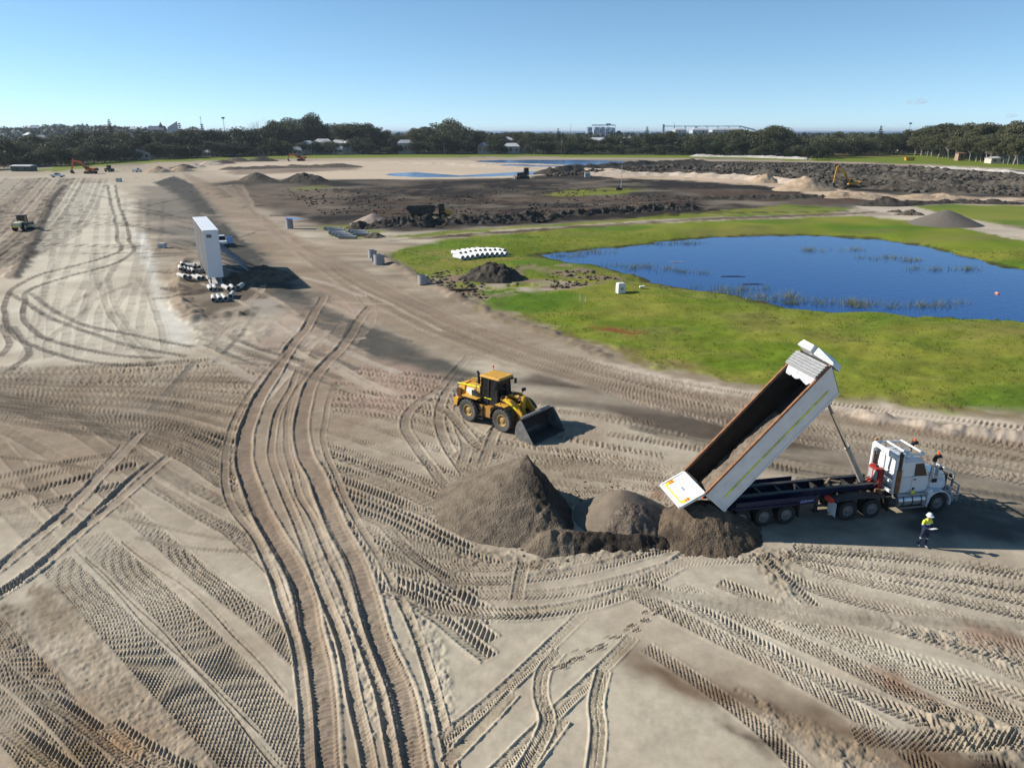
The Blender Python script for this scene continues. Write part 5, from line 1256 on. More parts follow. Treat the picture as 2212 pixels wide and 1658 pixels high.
    for s in (-1, 1): c.hexa([(xb, s * yb - .03, 1.42), (xf, s * (yb - .05) - .03, 1.42), (xf, s * (yb - .05) + .03, 1.42), (xb, s * yb + .03, 1.42), (xb + .01, s * (yb - .01) - .03, 1.95), (xf - .04, s * (yb - .06) - .03, 1.95), (xf - .04, s * (yb - .06) + .03, 1.95), (xb + .01, s * (yb - .01) + .03, 1.95)])
    c.box(xb - .02, xb + .05, -yb, yb, 1.40, 2.2)
    cab = c.build('cab', BLK, t)
    for s in (-1, 1):
        gl = MB(); gl.hexa([(xb + .05, s * (yb - .03) - .01, 1.9), (xf - .06, s * (yb - .07) - .01, 1.9), (xf - .06, s * (yb - .07) + .01, 1.9), (xb + .05, s * (yb - .03) + .01, 1.9), (xb + .06, s * (yt - .01) - .01, 3.08), (xf - .12, s * (yt - .05) - .01, 3.08), (xf - .12, s * (yt - .05) + .01, 3.08), (xb + .06, s * (yt - .01) + .01, 3.08)])
        gl.build('side_glass', GLS, cab)
        MB().box(-.42, .18, s * .765 - .012, s * .765 + .012, 1.78, 1.84).build('sticker', YELSTR, cab)
        m_ = MB(); m_.tube([(.60, s * .66, 3.0), (.78, s * .95, 2.98), (.78, s * .98, 2.70)], .02, 6); m_.box(.74, .80, s * 1.0 - .10, s * 1.0 + .10, 2.62, 2.95); m_.build('mirror', BLK, cab)
    gl = MB(); gl.hexa([(xf - .03, -.64, 1.5), (xf, -.64, 1.5), (xf, .64, 1.5), (xf - .03, .64, 1.5), (xf - .14, -.58, 3.08), (xf - .11, -.58, 3.08), (xf - .11, .58, 3.08), (xf - .14, .58, 3.08)]); gl.build('windscreen', GLS, cab)
    gl = MB(); gl.box(xb + .0, xb + .03, -.66, .66, 2.2, 3.06); gl.build('rear_glass', GLS, cab)
    se = MB(); se.box(-.35, .15, -.28, .28, 1.75, 1.95); se.box(-.45, -.30, -.28, .28, 1.75, 2.5); se.build('operator_seat', BLK, cab)
    rf = MB(); rf.box(-.90, .86, -.78, .78, 3.16, 3.30, .05, .05); roof = rf.build('cab_roof', YEL, t, .05)
    for k in range(3): MB().box(-.55, .50, -.42 + k * .42 - .015, -.42 + k * .42 + .015, 3.302, 3.318).build('roof_rib', YELD, roof)
    bc = MB(); bc.cyl((-.75, .5, 3.30), (-.75, .5, 3.55), .015, .015, 6); bc.cyl((-.75, .5, 3.52), (-.75, .5, 3.66), .06, .05, 10); bc.build('beacon', REDL, roof)
    for s in (-1, 1): MB().box(.80, .90, s * .55 - .10, s * .55 + .10, 3.02, 3.16).build('work_light', BLK, roof)
    # front frame and loader arms
    mb = MB(); mb.box(.25, 2.05, -.42, .42, .55, 1.30); 
    for s in (-1, 1): mb.prism([(.55, .9), (1.75, .8), (1.45, 1.55), (1.30, 2.16), (.95, 2.16), (.72, 1.6)], s * .40 - .04, s * .40 + .04)
    mb.build('front_frame', YELD, t, .02)
    for s in (-1, 1):
        mb = MB(); mb.prism([(.92, 1.90), (1.20, 1.86), (1.75, 1.72), (2.35, 1.25), (2.72, .62), (2.90, .36), (2.97, .44), (2.95, .76), (2.70, 1.42), (2.15, 1.98), (1.45, 2.20), (.98, 2.16)], s * .62 - .07, s * .62 + .07)
        arm = mb.build('lift_arm', YEL, t, .015)
        MB().bar((1.3, s * .70, 2.05), (2.3, s * .70, 1.55), .012, .10).build('stripe', YELSTR, arm)
        mb = MB(); mb.cyl((.85, s * .50, 1.0), (1.55, s * .52, 1.25), .095, .095, 10); cy = mb.build('lift_cylinder', YEL, t); MB().cyl((1.55, s * .52, 1.25), (2.15, s * .55, 1.46), .05, .05, 8).build('rod', CHROME, cy)
        mb = MB(); mb.tube([(1.15, s * .98, 1.72), (1.42, s * 1.05, 2.25)], .03, 6); mb.box(1.36, 1.52, s * 1.05 - .14, s * 1.05 + .14, 2.22, 2.40); mb.build('headlight', BLK, t)
    mb = MB(); mb.cyl((2.0, -.62, 1.55), (2.0, .62, 1.55), .12, .12, 10); mb.box(1.88, 2.12, -.6, .6, 1.3, 1.7); mb.build('cross_tube', YEL, t)
    mb = MB(); mb.cyl((1.05, 0, 2.08), (1.95, 0, 2.16), .13, .13, 12); cy = mb.build('tilt_cylinder', YEL, t); MB().cyl((1.95, 0, 2.16), (2.32, 0, 2.18), .06, .06, 10).build('rod', CHROME, cy)
    mb = MB(); mb.prism([(2.20, 2.32), (2.42, 2.28), (2.30, 1.55), (2.52, .95), (2.35, .85), (2.05, 1.5)], -.13, .13); mb.build('bell_crank', YEL, t, .02)
    mb = MB(); mb.bar((2.42, 0, .95), (2.98, 0, .98), .14, .14); mb.build('tilt_link', YELD, t)
    mb = MB()
    for k in range(4): mb.tube([(1.0, -.2 + k * .13, 2.1), (1.25, -.22 + k * .13, 2.32 + .03 * k), (1.6, -.2 + k * .13, 2.28), (1.95, -.15 + k * .1, 2.0)], .018, 5)
    mb.build('hose', BLK, t)
    # bucket: curved shell with side plates
    prof = [(4.52, .03), (3.30, .05), (3.08, .16), (2.98, .42), (3.02, .85), (3.18, 1.22), (3.36, 1.42)]
    inn = [(3.40, 1.36), (3.24, 1.18), (3.09, .84), (3.06, .45), (3.14, .23), (3.33, .12), (4.50, .07)]
    mb = MB()
    op = prof; ip = inn[::-1]
    for k in range(len(op) - 1): mb.prism([op[k], op[k + 1], ip[k + 1], ip[k]], -1.60, 1.60)
    bk = mb.build('bucket', STEELD, t)
    for s in (-1, 1):
        mb = MB(); mb.prism([(4.42, .03), (3.30, .05), (3.06, .16), (2.96, .42), (3.00, .85), (3.16, 1.24), (3.40, 1.44), (3.62, 1.20), (4.05, .55)], s * 1.62 - .025, s * 1.62 + .025); mb.build('side_plate', STEEL, bk)
        MB().bar((3.45, s * 1.655, 1.38), (4.42, s * 1.655, .08), .02, .08).build('side_cutter', STEEL, bk)
    MB().box(4.38, 4.62, -1.66, 1.66, .005, .035).build('cutting_edge', STEEL, bk)
    MB().box(3.20, 3.40, -1.4, 1.4, 1.40, 1.52).build('spill_guard', STEEL, bk)
    lad = MB(); lad.tube([(-3.15, -.7, 1.0), (-3.25, -.7, .55), (-3.15, -.3, .5)], .02, 6); lad.build('rear_step', BLK, t)
    return t
make_loader((-1.0, 47.4, 0), R(-40.5))

# ============================================================ prime mover
TR_ANG = R(10.0)
def make_truck(loc, rz):
    """x = 0 at the middle of the drive axles"""
    t = thing('prime_mover', 'white bonneted prime mover with red tank and roof rack, pulling the tipping trailer', 'truck', loc, rz)
    for s in (-1, 1):
        wheel(t, 4.35, s * 1.04, .51, .30, RUBD, RIMS, 0, .56, s)
        for x in (-.66, .66):
            for yo in (1.06, .72): wheel(t, x, s * yo, .51, .27, RUBD, RIMS, 0, .56, s if yo > 1 else -s)
    mb = MB()
    for s in (-1, 1): mb.box(-1.6, 5.2, s * .42 - .05, s * .42 + .05, .78, 1.05)
    for x in (-1.5, -.1, 1.4, 2.4): mb.box(x, x + .1, -.4, .4, .80, 1.0)
    mb.build('chassis_rails', BLKD, t)
    for x in (-.66, .66, 4.35): MB().cyl((x, -1, .53), (x, 1, .53), .10, .10, 8).build('axle', BLKD, t)
    mb = MB(); mb.cyl((0, 0, 1.06), (0, 0, 1.16), .46, .46, 18); mb.box(-.35, .35, -.5, .5, 1.05, 1.1); mb.build('fifth_wheel', STEELD, t)
    for s in (-1, 1):
        mb = MB(); mb.prism([(-1.45, 1.05), (-1.30, 1.16), (-.3, 1.22), (.3, 1.22), (1.35, 1.14), (1.55, .85), (1.52, .84), (1.32, 1.10), (.3, 1.18), (-.3, 1.18), (-1.28, 1.12), (-1.42, 1.03)], s * .92 - .33, s * .92 + .33); mb.build('mudguard', BLKD, t)
        MB().box(-1.42, -1.40, s * .92 - .33, s * .92 + .33, .30, 1.02).build('mud_flap', WHT if s < 0 else BLKD, t)
        MB().box(1.50, 1.53, s * .92 - .33, s * .92 + .33, .32, .84).build('mud_flap', BLKD, t)
        MB().box(-1.62, -1.40, s * .78 - .25, s * .78 + .25, .98, 1.16).build('tail_light', REDL, t)
        mb = MB(); mb.cyl((2.05, s * .93, .78), (3.55, s * .93, .78), .31, .31, 20); tank = mb.build('fuel_tank', ALU, t)
        for x in (2.3, 2.8, 3.3): MB().cyl((x, s * .93, .78), (x + .05, s * .93, .78), .325, .325, 20).build('strap', STEELD, tank)
        MB().box(1.95, 3.70, s * 1.02 - .22, s * 1.02 + .22, 1.10, 1.14).build('step_plate', ALU, t, .01)
        MB().box(2.10, 3.55, s * 1.20 - .05, s * 1.20 + .05, .42, .46).build('step_rail', ALU, t)
        mb = MB(); mb.cyl((1.82, s * .95, .72), (1.60, s * .95, .72), .26, .26, 14); mb.build('air_tank', BLKD, t)
    # cab shell
    yb, yt = .98, .90; zb, zt = 1.15, 2.95
    c = MB()
    c.hexa([(2.05, -yb, zb), (3.72, -yb, zb), (3.72, yb, zb), (2.05, yb, zb), (2.05, -yb, 2.05), (3.75, -yb, 2.05), (3.75, yb, 2.05), (2.05, yb, 2.05)])
    c.hexa([(2.05, -yb, 2.05), (3.75, -yb, 2.05), (3.75, yb, 2.05), (2.05, yb, 2.05), (2.10, -yt, zt - .12), (3.36, -yt, zt - .12), (3.36, yt, zt - .12), (2.10, yt, zt - .12)])
    c.hexa([(2.10, -yt, zt - .12), (3.36, -yt, zt - .12), (3.36, yt, zt - .12), (2.10, yt, zt - .12), (2.2, -.78, zt + .02), (3.18, -.78, zt), (3.18, .78, zt), (2.2, .78, zt + .02)])
    cab = c.build('cab', WHTC, t, .04)
    for s in (-1, 1):
        d = MB(); d.hexa([(2.78, s * .985 - .012, 1.25), (3.66, s * .985 - .012, 1.25), (3.66, s * .985 + .012, 1.25), (2.78, s * .985 + .012, 1.25), (2.78, s * .985 - .012, 2.05), (3.66, s * .985 - .012, 2.05), (3.66, s * .985 + .012, 2.05), (2.78, s * .985 + .012, 2.05)])
        door = d.build('door', WHTC, t, .008)
        MB().box(2.84, 2.98, s * 1.01 - .015, s * 1.01 + .015, 1.86, 1.91).build('handle', BLK, door)
        MB().box(2.86, 2.98, s * 1.0 - .012, s * 1.0 + .012, 1.32, 1.44).build('vent', BLK, door)
        gl = MB(); gl.hexa([(2.86, s * .985 - .012, 2.08), (3.60, s * .985 - .012, 2.02), (3.60, s * .985 + .012, 2.02), (2.86, s * .985 + .012, 2.08), (2.90, s * .915 - .012, 2.70), (3.34, s * .915 - .012, 2.70), (3.34, s * .915 + .012, 2.70), (2.90, s * .915 + .012, 2.70)])
        gl.build('side_window', GLS, door)
        MB().box(2.72, 2.95, s * 1.13 - .01, s * 1.13 + .01, 1.18, 1.32).build('number_sticker', YELSTR, t)
        mm = MB(); mm.tube([(3.72, s * .95, 2.0), (3.90, s * 1.22, 2.02), (3.90, s * 1.22, 2.62), (3.62, s * .94, 2.62)], .02, 6); mm.box(3.86, 3.94, s * 1.24 - .11, s * 1.24 + .11, 2.08, 2.50); mm.build('mirror', ALU, t, .01)
        sn = MB(); sn.cyl((3.90, s * .86, 1.75), (3.95, s * .88, 2.78), .075, .075, 12); sn.build('intake_pipe', ALU, t)
        sc_ = MB(); sc_.tube([(3.95, s * .88, 2.72), (3.97, s * .88, 2.92), (4.06, s * .88, 3.02)], .105, 12); sc_.box(3.98, 4.30, s * .88 - .13, s * .88 + .13, 2.94, 3.10, .04, .03); ph = sc_.build('intake_scoop', BLK, t, .02)
        MB().cyl((4.12, s * .88, 3.10), (4.12, s * .88, 3.24), .065, .05, 10).build('beacon', ORG, ph)
        st = MB(); st.cyl((1.96, s * 1.02, 1.00), (1.96, s * 1.02, 3.15), .085, .085, 12); st.tube([(1.96, s * 1.02, 3.12), (1.98, s * 1.02, 3.28), (1.90, s * 1.02, 3.36)], .085, 10); ex = st.build('exhaust_stack', STEELD if s < 0 else RUST, t)
        MB().cyl((1.96, s * 1.02, 1.25), (1.96, s * 1.02, 2.45), .135, .135, 14).build('heat_shield', RUST, ex)
    ws = MB(); ws.hexa([(3.70, -.90, 2.08), (3.77, -.90, 2.08), (3.77, .90, 2.08), (3.70, .90, 2.08), (3.32, -.84, 2.74), (3.39, -.84, 2.74), (3.39, .84, 2.74), (3.32, .84, 2.74)]); ws.build('windscreen', GLS, cab)
    vs = MB(); vs.hexa([(3.36, -.92, 2.72), (3.58, -.90, 2.64), (3.58, .90, 2.64), (3.36, .92, 2.72), (3.34, -.92, 2.78), (3.57, -.90, 2.69), (3.57, .90, 2.69), (3.34, .92, 2.78)]); vs.build('sun_visor', WHTC, cab)
    # bonnet, guards, grille, bull bar
    b = MB(); b.hexa([(3.70, -.86, 1.15), (5.20, -.62, 1.05), (5.20, .62, 1.05), (3.70, .86, 1.15), (3.72, -.80, 2.10), (5.08, -.52, 1.82), (5.08, .52, 1.82), (3.72, .80, 2.10)]); bon = b.build('bonnet', WHTC, t, .09)
    for s in (-1, 1):
        fe = arc_fender(t, 4.35, s * 1.0, .53, .64, .44, -12, 192, WHTC, .05, 12, 'front_guard')
        fl = MB(); fl.prism([(3.66, .55), (3.80, .55), (3.86, .92), (4.02, 1.10), (3.90, 1.36), (3.66, 1.30)], s * 1.0 - .20, s * 1.0 + .20); fl.build('guard_skirt', WHTC, fe, .02)
        f2 = MB(); f2.hexa([(3.9, s * .62 - .2, 1.1), (4.9, s * .62 - .2, 1.1), (4.9, s * .62 + .2, 1.1), (3.9, s * .62 + .2, 1.1), (3.9, s * .70 - .14, 1.72), (4.85, s * .62 - .14, 1.62), (4.85, s * .62 + .14, 1.62), (3.9, s * .70 + .14, 1.72)]); f2.build('guard_top', WHTC, fe, .06)
        MB().box(4.0, 4.26, s * .91 - .02, s * .91 + .02, 1.58, 1.78).build('bonnet_vent', BLK, bon)
        MB().box(4.98, 5.12, s * .92 - .16, s * .92 + .16, 1.05, 1.30).build('headlight', ALU, t, .02)
    MB().box(5.14, 5.22, -.50, .50, .95, 1.80).build('grille', STEELD, bon)
    MB().box(5.05, 5.30, -1.12, 1.12, .50, .92).build('bumper', ALU, t, .04)
    bb = MB()
    for s in (-1, 1):
        bb.bar((5.42, s * .62, .55), (5.48, s * .62, 1.85), .10, .07); bb.bar((5.40, s * 1.15, .60), (5.40, s * 1.15, 1.45), .07)
    for z in (.62, 1.0, 1.4, 1.82):
        bb.tube([(5.44, -1.15 if z < 1.5 else -.62, z), (5.48, 0, z), (5.44, 1.15 if z < 1.5 else .62, z)], .04, 8)
    bb.bar((5.2, -.5, .7), (5.45, -.5, .7), .1); bb.bar((5.2, .5, .7), (5.45, .5, .7), .1); bbo = bb.build('bull_bar', ALU, t)
    for s in (-1, 1): MB().cyl((5.46, s * .40, 1.62), (5.58, s * .40, 1.62), .11, .13, 12).build('spot_light', BLK, bbo)
    # rack behind the cab: white frame with openings
    rk = MB(); x = 1.80
    for y in (-.95, 0.0, .95): rk.bar((x, y, 1.15), (x, y, 3.18), .13, .09)
    for z in (1.22, 1.75, 3.12): rk.bar((x, -.98, z), (x, .98, z), .10, .13)
    for s in (-1, 1):
        rk.bar((x, s * .5 - .38, 2.95), (x, s * .5 - .18, 3.10), .09, .09); rk.bar((x, s * .5 + .38, 2.95), (x, s * .5 + .18, 3.10), .09, .09)
        rk.bar((2.12, s * .95, 1.15), (2.12, s * .95, 3.15), .09, .09)
        for z in (1.55, 2.0, 3.12): rk.bar((1.80, s * .95, z), (2.12, s * .95, z), .08, .10)
        rk.box(1.78, 2.14, s * .95 - .05, s * .95 + .05, 2.72, 3.15)
    rk.build('cab_guard', WHTC, t)
    rr = MB()
    for s in (-1, 1): rr.tube([(1.80, s * .92, 3.22), (3.30, s * .86, 3.16)], .055, 8)
    for xx in (1.82, 2.5, 3.30): rr.tube([(xx, -.90, 3.20), (xx, .90, 3.20)], .055, 8)
    for xx in (2.4, 3.2):
        for s in (-1, 1): rr.tube([(xx, s * .80, 2.9), (xx, s * .84, 3.18)], .03, 6)
    rr.build('roof_rack', WHTC, t)
    hn = MB(); 
    for s in (-1, 1): hn.cyl((2.35, s * .25, 3.06), (2.95, s * .25, 3.06), .03, .07, 8)
    hn.build('air_horn', ALU, t)
    rt = MB(); rt.box(1.38, 1.70, -.32, .55, 1.10, 2.20); red = rt.build('hydraulic_tank', REDP, t, .04)
    MB().box(1.365, 1.378, -.22, .10, 1.50, 2.05).build('sight_panel', GREYP, red); MB().box(1.365, 1.378, .18, .46, 1.50, 2.05).build('sight_panel', GREYP, red)
    MB().cyl((1.54, .1, 2.2), (1.54, .1, 2.28), .08, .08, 10).build('filler_cap', BLK, red)
    hs = MB()
    for k in range(5): hs.tube([(1.42, -.4 + k * .18, 1.6), (1.15, -.3 + k * .15, 1.32 + .05 * k), (.75, -.2 + k * .1, 1.3), (.5, -.1 + k * .06, 1.45)], .022, 5)
    hs.build('suzi_hose', BLK, t)
    tb = MB(); tb.box(1.10, 1.34, -.9, -.5, 1.06, 1.30); tb.build('tool_box', RUST, t, .02)
    return t
make_truck((17.18, 35.05, 0), TR_ANG)

# ============================================================ tipping trailer
def make_trailer(loc, rz, tilt):
    """x = 0 at the tipping hinge, forward towards the prime mover"""
    t = thing('tipping_trailer', 'white tipping semi-trailer with its long tub raised, emptying sand', 'trailer', loc, rz)
    for k in range(3):
        x = .95 + k * 1.2
        MB().cyl((x, -1, .53), (x, 1, .53), .10, .10, 8).build('axle', BLKD, t)
        for s in (-1, 1):
            for yo in (1.06, .73): wheel(t, x, s * yo, .50, .27, RUBD, RIMS if s * yo in (1.06, -1.06) else STEELD, 0, .56, s if yo > 1 else -s)
    for s in (-1, 1):
        r_ = MB(); r_.prism([(-.15, 1.0), (5.6, .92), (6.3, 1.16), (8.7, 1.18), (8.7, 1.40), (6.0, 1.42), (-.15, 1.30)], s * .50 - .05, s * .50 + .05)
        rail = r_.build('chassis_rail', NAVY, t)
        r_ = MB(); r_.box(-.15, 8.7, s * .50 - .11, s * .50 + .11, 1.42, 1.445); r_.build('top_flange', STEELD, rail)
        arc = MB(); arc.box(.35, 3.95, s * .92 - .32, s * .92 + .32, 1.12, 1.15); arc.build('mudguard', NAVY, t)
        for x in (.3, 3.98): MB().box(x, x + .02, s * .92 - .3, s * .92 + .3, .32, 1.12).build('mud_flap', BLKD, t)
        lg = MB(); lg.box(5.15, 5.29, s * .72 - .07, s * .72 + .07, .35, 1.25); lg.box(5.05, 5.39, s * .72 - .14, s * .72 + .14, .28, .35); lg.build('landing_leg', STEELD, t)
        sp_ = MB(); sp_.box(.6, 4.9, s * 1.14 - .015, s * 1.14 + .015, .98, 1.40); panel = sp_.build('side_panel', NAVY, t)
        # a faint pale scrawl of a maker's name on the side panel
        sw = MB(); rs = random.Random(3)
        for k in range(9):
            x0 = 4.05 + k * .075; sw.bar((x0, s * 1.158, 1.14 + rs.uniform(-.01, .01)), (x0 + .05, s * 1.158, 1.14 + rs.uniform(.05, .13)), .008, .022)
        sw.bar((3.98, s * 1.158, 1.10), (4.78, s * 1.158, 1.16), .008, .02); sw.build('lettering', mat('pale_blue_print', (.35, .45, .75), .5), panel)
        bx = MB(); bx.box(-.25, -.05, s * .85 - .20, s * .85 + .20, .85, 1.05); bx.build('tail_light', REDL, t)
    for x in (-.1, 1.2, 2.3, 3.4, 4.5, 5.4, 6.3, 7.2, 8.3): MB().box(x, x + .12, -.45, .45, 1.14, 1.38).build('cross_member', STEELD, t)
    MB().cyl((0, -.9, 1.42), (0, .9, 1.42), .06, .06, 10).build('hinge_pin', STEEL, t)
    dl = MB(); dl.bar((5.9, -.25, 1.5), (6.5, .3, 1.5), .10, .08); dl.bar((6.2, .3, 1.47), (6.9, -.1, 1.47), .08, .06); dl.build('dunnage', mat('old_wood', (.26, .19, .13), .9, 0, .3, 5), t)
    # tub, tilted about the hinge; one part with its pieces
    o_ = Vector((0, 0, 1.30)); e = Vector((math.cos(tilt), 0, math.sin(tilt))); n_ = Vector((-math.sin(tilt), 0, math.cos(tilt)))
    def T(x, y, z): return o_ + e * x + n_ * z + Vector((0, y, 0))
    def hx(mb, x0, x1, y0, y1, z0, z1, xt0=None, xt1=None):
        xt0 = x0 if xt0 is None else xt0; xt1 = x1 if xt1 is None else xt1
        return mb.hexa([T(x0, y0, z0), T(x1, y0, z0), T(x1, y1, z0), T(x0, y1, z0), T(xt0, y0, z1), T(xt1, y0, z1), T(xt1, y1, z1), T(xt0, y1, z1)])
    L, Lb, Hb, W = 8.15, 7.55, 1.36, 1.24
    fl = MB(); hx(fl, -.15, Lb, -W, W, .0, .06); hx(fl, 0, Lb, -.55, -.40, -.16, .0); hx(fl, 0, Lb, .40, .55, -.16, 0)
    for k in range(7): hx(fl, .4 + k * 1.1, .5 + k * 1.1, -W, W, -.08, 0)
    tub = fl.build('tub', STEELD, t)
    for s in (-1, 1):
        sd = MB(); hx(sd, -.15, Lb, s * W - .03, s * W + .03, -.02, Hb, -.15, L); wl_ = sd.build('side_wall', WHT, t)
        li = MB(); hx(li, -.10, Lb, s * (W - .045) - .008, s * (W - .045) + .008, .06, Hb - .02, -.10, L - .01); li.build('inner_shade_lining', mat('tub_dirt_shade', (.022, .018, .015), .85, .0, .35, 3, .25, (.07, .052, .04)), wl_)  # dark sheet added on the wall: dirty steel with the interior shade painted in
        tr = MB(); hx(tr, -.15, L, s * (W + .01) - .06, s * (W + .01) + .06, Hb, Hb + .10); tr.build('top_rail', RUST, wl_)
        ys = MB(); hx(ys, .3, Lb - .25, s * (W + .036) - .004, s * (W + .036) + .004, .46, .56); ys.build('reflective_stripe', mat('stripe_yellow', (.62, .62, .08), .5, 0, .35, 2, .35, (.6, .58, .5)), wl_)
        br = MB(); hx(br, -.15, Lb, s * (W + .02) - .03, s * (W + .02) + .03, -.06, .04); br.build('bottom_rail', WHT, wl_)
        co = MB(); hx(co, -.20, -.02, s * W - .06, s * W + .06, -.10, Hb); co.build('corner_post', WHT, wl_)
    hd = MB(); hx(hd, Lb, Lb + .05, -W, W, 0, Hb, L, L + .05); head = hd.build('headboard', STEELD, t)
    for s in (-.55, .55):
        hx(hd := MB(), Lb + .06, Lb + .14, s - .06, s + .06, 0, Hb, L + .06, L + .14); hd.build('stiffener', WHT, head)
    pk_ = MB(); pk_.hexa([T(L + .06, -W * .05, Hb - .6), T(L + .62, W * .05, Hb - .6), T(L + .62, W * .95, Hb - .6), T(L + .06, W, Hb - .6), T(L + .08, W * .12, Hb + .42), T(L + .42, W * .2, Hb + .42), T(L + .42, W * .86, Hb + .52), T(L + .08, W * .95, Hb + .52)])
    pk_.hexa([T(L + .06, -W, Hb - .6), T(L + .40, -W * .8, Hb - .6), T(L + .60, -W * .06, Hb - .6), T(L + .06, -W * .06, Hb - .6), T(L + .06, -W, Hb - .05), T(L + .20, -W * .9, Hb - .05), T(L + .46, W * .1, Hb + .25), T(L + .07, W * .05, Hb + .25)])
    pk_.build('rock_guard', WHT, t, .02)
    # rolled-back cover: ribs of folded tarp on the front end
    tp = MB()
    for k in range(11):
        x0 = L - .12 - k * .075; z0 = Hb + .16 + (.035 if k % 2 else 0)
        hx(tp, x0 - .06, x0, -W - .05, W + .05, z0 - .04, z0 + .05)
    cover = tp.build('tarp', TARP, t)
    sk = MB(); rs = random.Random(4); prev = None
    for k in range(13):
        y = -W + .1 + k * (2 * W - .2) / 12; x0 = L - .95 - .16 * rs.random(); z = Hb - .10 - .18 * rs.random()
        cur = (T(L - .9, y, Hb + .10), T(x0 - .2, y, z))
        if prev: sk.add([prev[0], prev[1], cur[1], cur[0]], [(0, 1, 2, 3)])
        prev = cur
    sk.build('tarp_skirt', mat('pale_tarp', (.52, .53, .54), .6, 0, .15, 6), cover)
    # tailgate hanging open from its top hinge
    hinge = T(-.12, 0, Hb + .02); ga = R(207); gd = Vector((math.cos(ga), 0, math.sin(ga))).normalized(); gn = Vector((-gd.z, 0, gd.x))
    def G(u, y, k): return hinge + gd * u + gn * k + Vector((0, y, 0))
    def gx(mb, u0, u1, y0, y1, k0, k1): return mb.hexa([G(u0, y0, k0), G(u1, y0, k0), G(u1, y1, k0), G(u0, y1, k0), G(u0, y0, k1), G(u1, y0, k1), G(u1, y1, k1), G(u0, y1, k1)])
    tg = MB(); gx(tg, 0, 1.42, -W, W, -.03, .03); gate = tg.build('tailgate', WHT, t, .01)
    fr = MB()
    for s in (-1, 1): gx(fr, 0, 1.45, s * (W - .04) - .05, s * (W - .04) + .05, -.07, .06)
    gx(fr, 0, .09, -W, W, -.07, .06); gx(fr, 1.36, 1.46, -W, W, -.07, .06); fr.build('gate_frame', WHT, gate)
    out = -1
    k0, k1 = -.045, -.034
    m_ = MB(); gx(m_, 1.16, 1.24, -W + .25, W - .25, k0, k1); m_.build('yellow_band', mat('band_yellow', (.75, .70, .03), .5), gate)
    for s in (-1, 1):
        m_ = MB(); gx(m_, .74, .98, s * .98 - .13, s * .98 + .13, k0, k1); m_.build('red_marker', REDL, gate)
        m_ = MB(); gx(m_, .98, 1.16, s * .98 - .13, s * .98 + .13, k0, k1); m_.build('amber_marker', YELR, gate)
        for j in range(2):
            m_ = MB(); gx(m_, .76 + j * .12, .80 + j * .12, s * .98 - .12, s * .98 + .12, k0 - .006, k0 - .001); m_.build('marker_stripe', YELR, gate)
    m_ = MB()
    for k in range(4): gx(m_, .62, .72, -.2 + k * .1, -.13 + k * .1, k0, k1)
    m_.build('lettering', GREYP, gate)
    # ram, three stages
    foot = Vector((8.25, 0, 1.25)); top = T(Lb - .05, 0, .35); d = top - foot
    rb = MB(); rb.cyl(foot, foot + d * .36, .15, .15, 16); ram = rb.build('ram', mat('ram_barrel', (.42, .37, .30), .5, 0, .15, 4, .3), t)
    for a0, a1, rr_ in ((.36, .70, .105), (.70, 1.0, .075)):
        MB().cyl(foot + d * a0, foot + d * a1, rr_, rr_, 14).build('stage', CHROME if rr_ > .1 else STEEL, ram)
    MB().box(8.05, 8.45, -.3, .3, 1.18, 1.34).build('ram_cradle', STEELD, t)
    return t, T, L, W, Hb
TL_ANG = R(11.5); TILT = R(46.5)
tl_loc = (10.02, 33.88, 0)
trailer, T, TL, TW, TH = make_trailer(tl_loc, TL_ANG, TILT)
# load still sliding out of the tub
nx, ny = 90, 40
xs = np.linspace(-.3, 5.2, nx); ys = np.linspace(-TW + .05, TW - .05, ny); V_ = []; 
XX, YY = np.meshgrid(xs, ys)
nn = fbm(XX * 1.0, YY, .8, 4, 951); nf = fbm(XX, YY, .22, 3, 957)
ZZ = .06 + np.clip(1.0 - .05 * XX, 0, 1) * np.clip(.74 - .52 * YY / TW, .03, 1.3) * np.clip((5.2 - XX) / 2.6, 0, 1) ** .6 + nn * .22 * np.clip((5 - XX) / 2, 0, 1) + nf * .08 * np.clip((5 - XX) / 1, 0, 1)
rotm = Matrix.Rotation(TL_ANG, 4, 'Z')
for a in range(ny):
    for b_ in range(nx):
        p = T(XX[a, b_], YY[a, b_], max(ZZ[a, b_], .062)); V_.append((p.x, p.y, p.z))
F_ = [(a * nx + b_, a * nx + b_ + 1, (a + 1) * nx + b_ + 1, (a + 1) * nx + b_) for a in range(ny - 1) for b_ in range(nx - 1)]
load = link(bpy.data.objects.new('sand_load', np_mesh('sand_load', np.array(V_), np.array(F_), SAND_WET)))
load.location = tl_loc; load.rotation_euler = (0, 0, TL_ANG)
tag(load, 'brown sand still sliding down inside the raised trailer tub', 'sand')
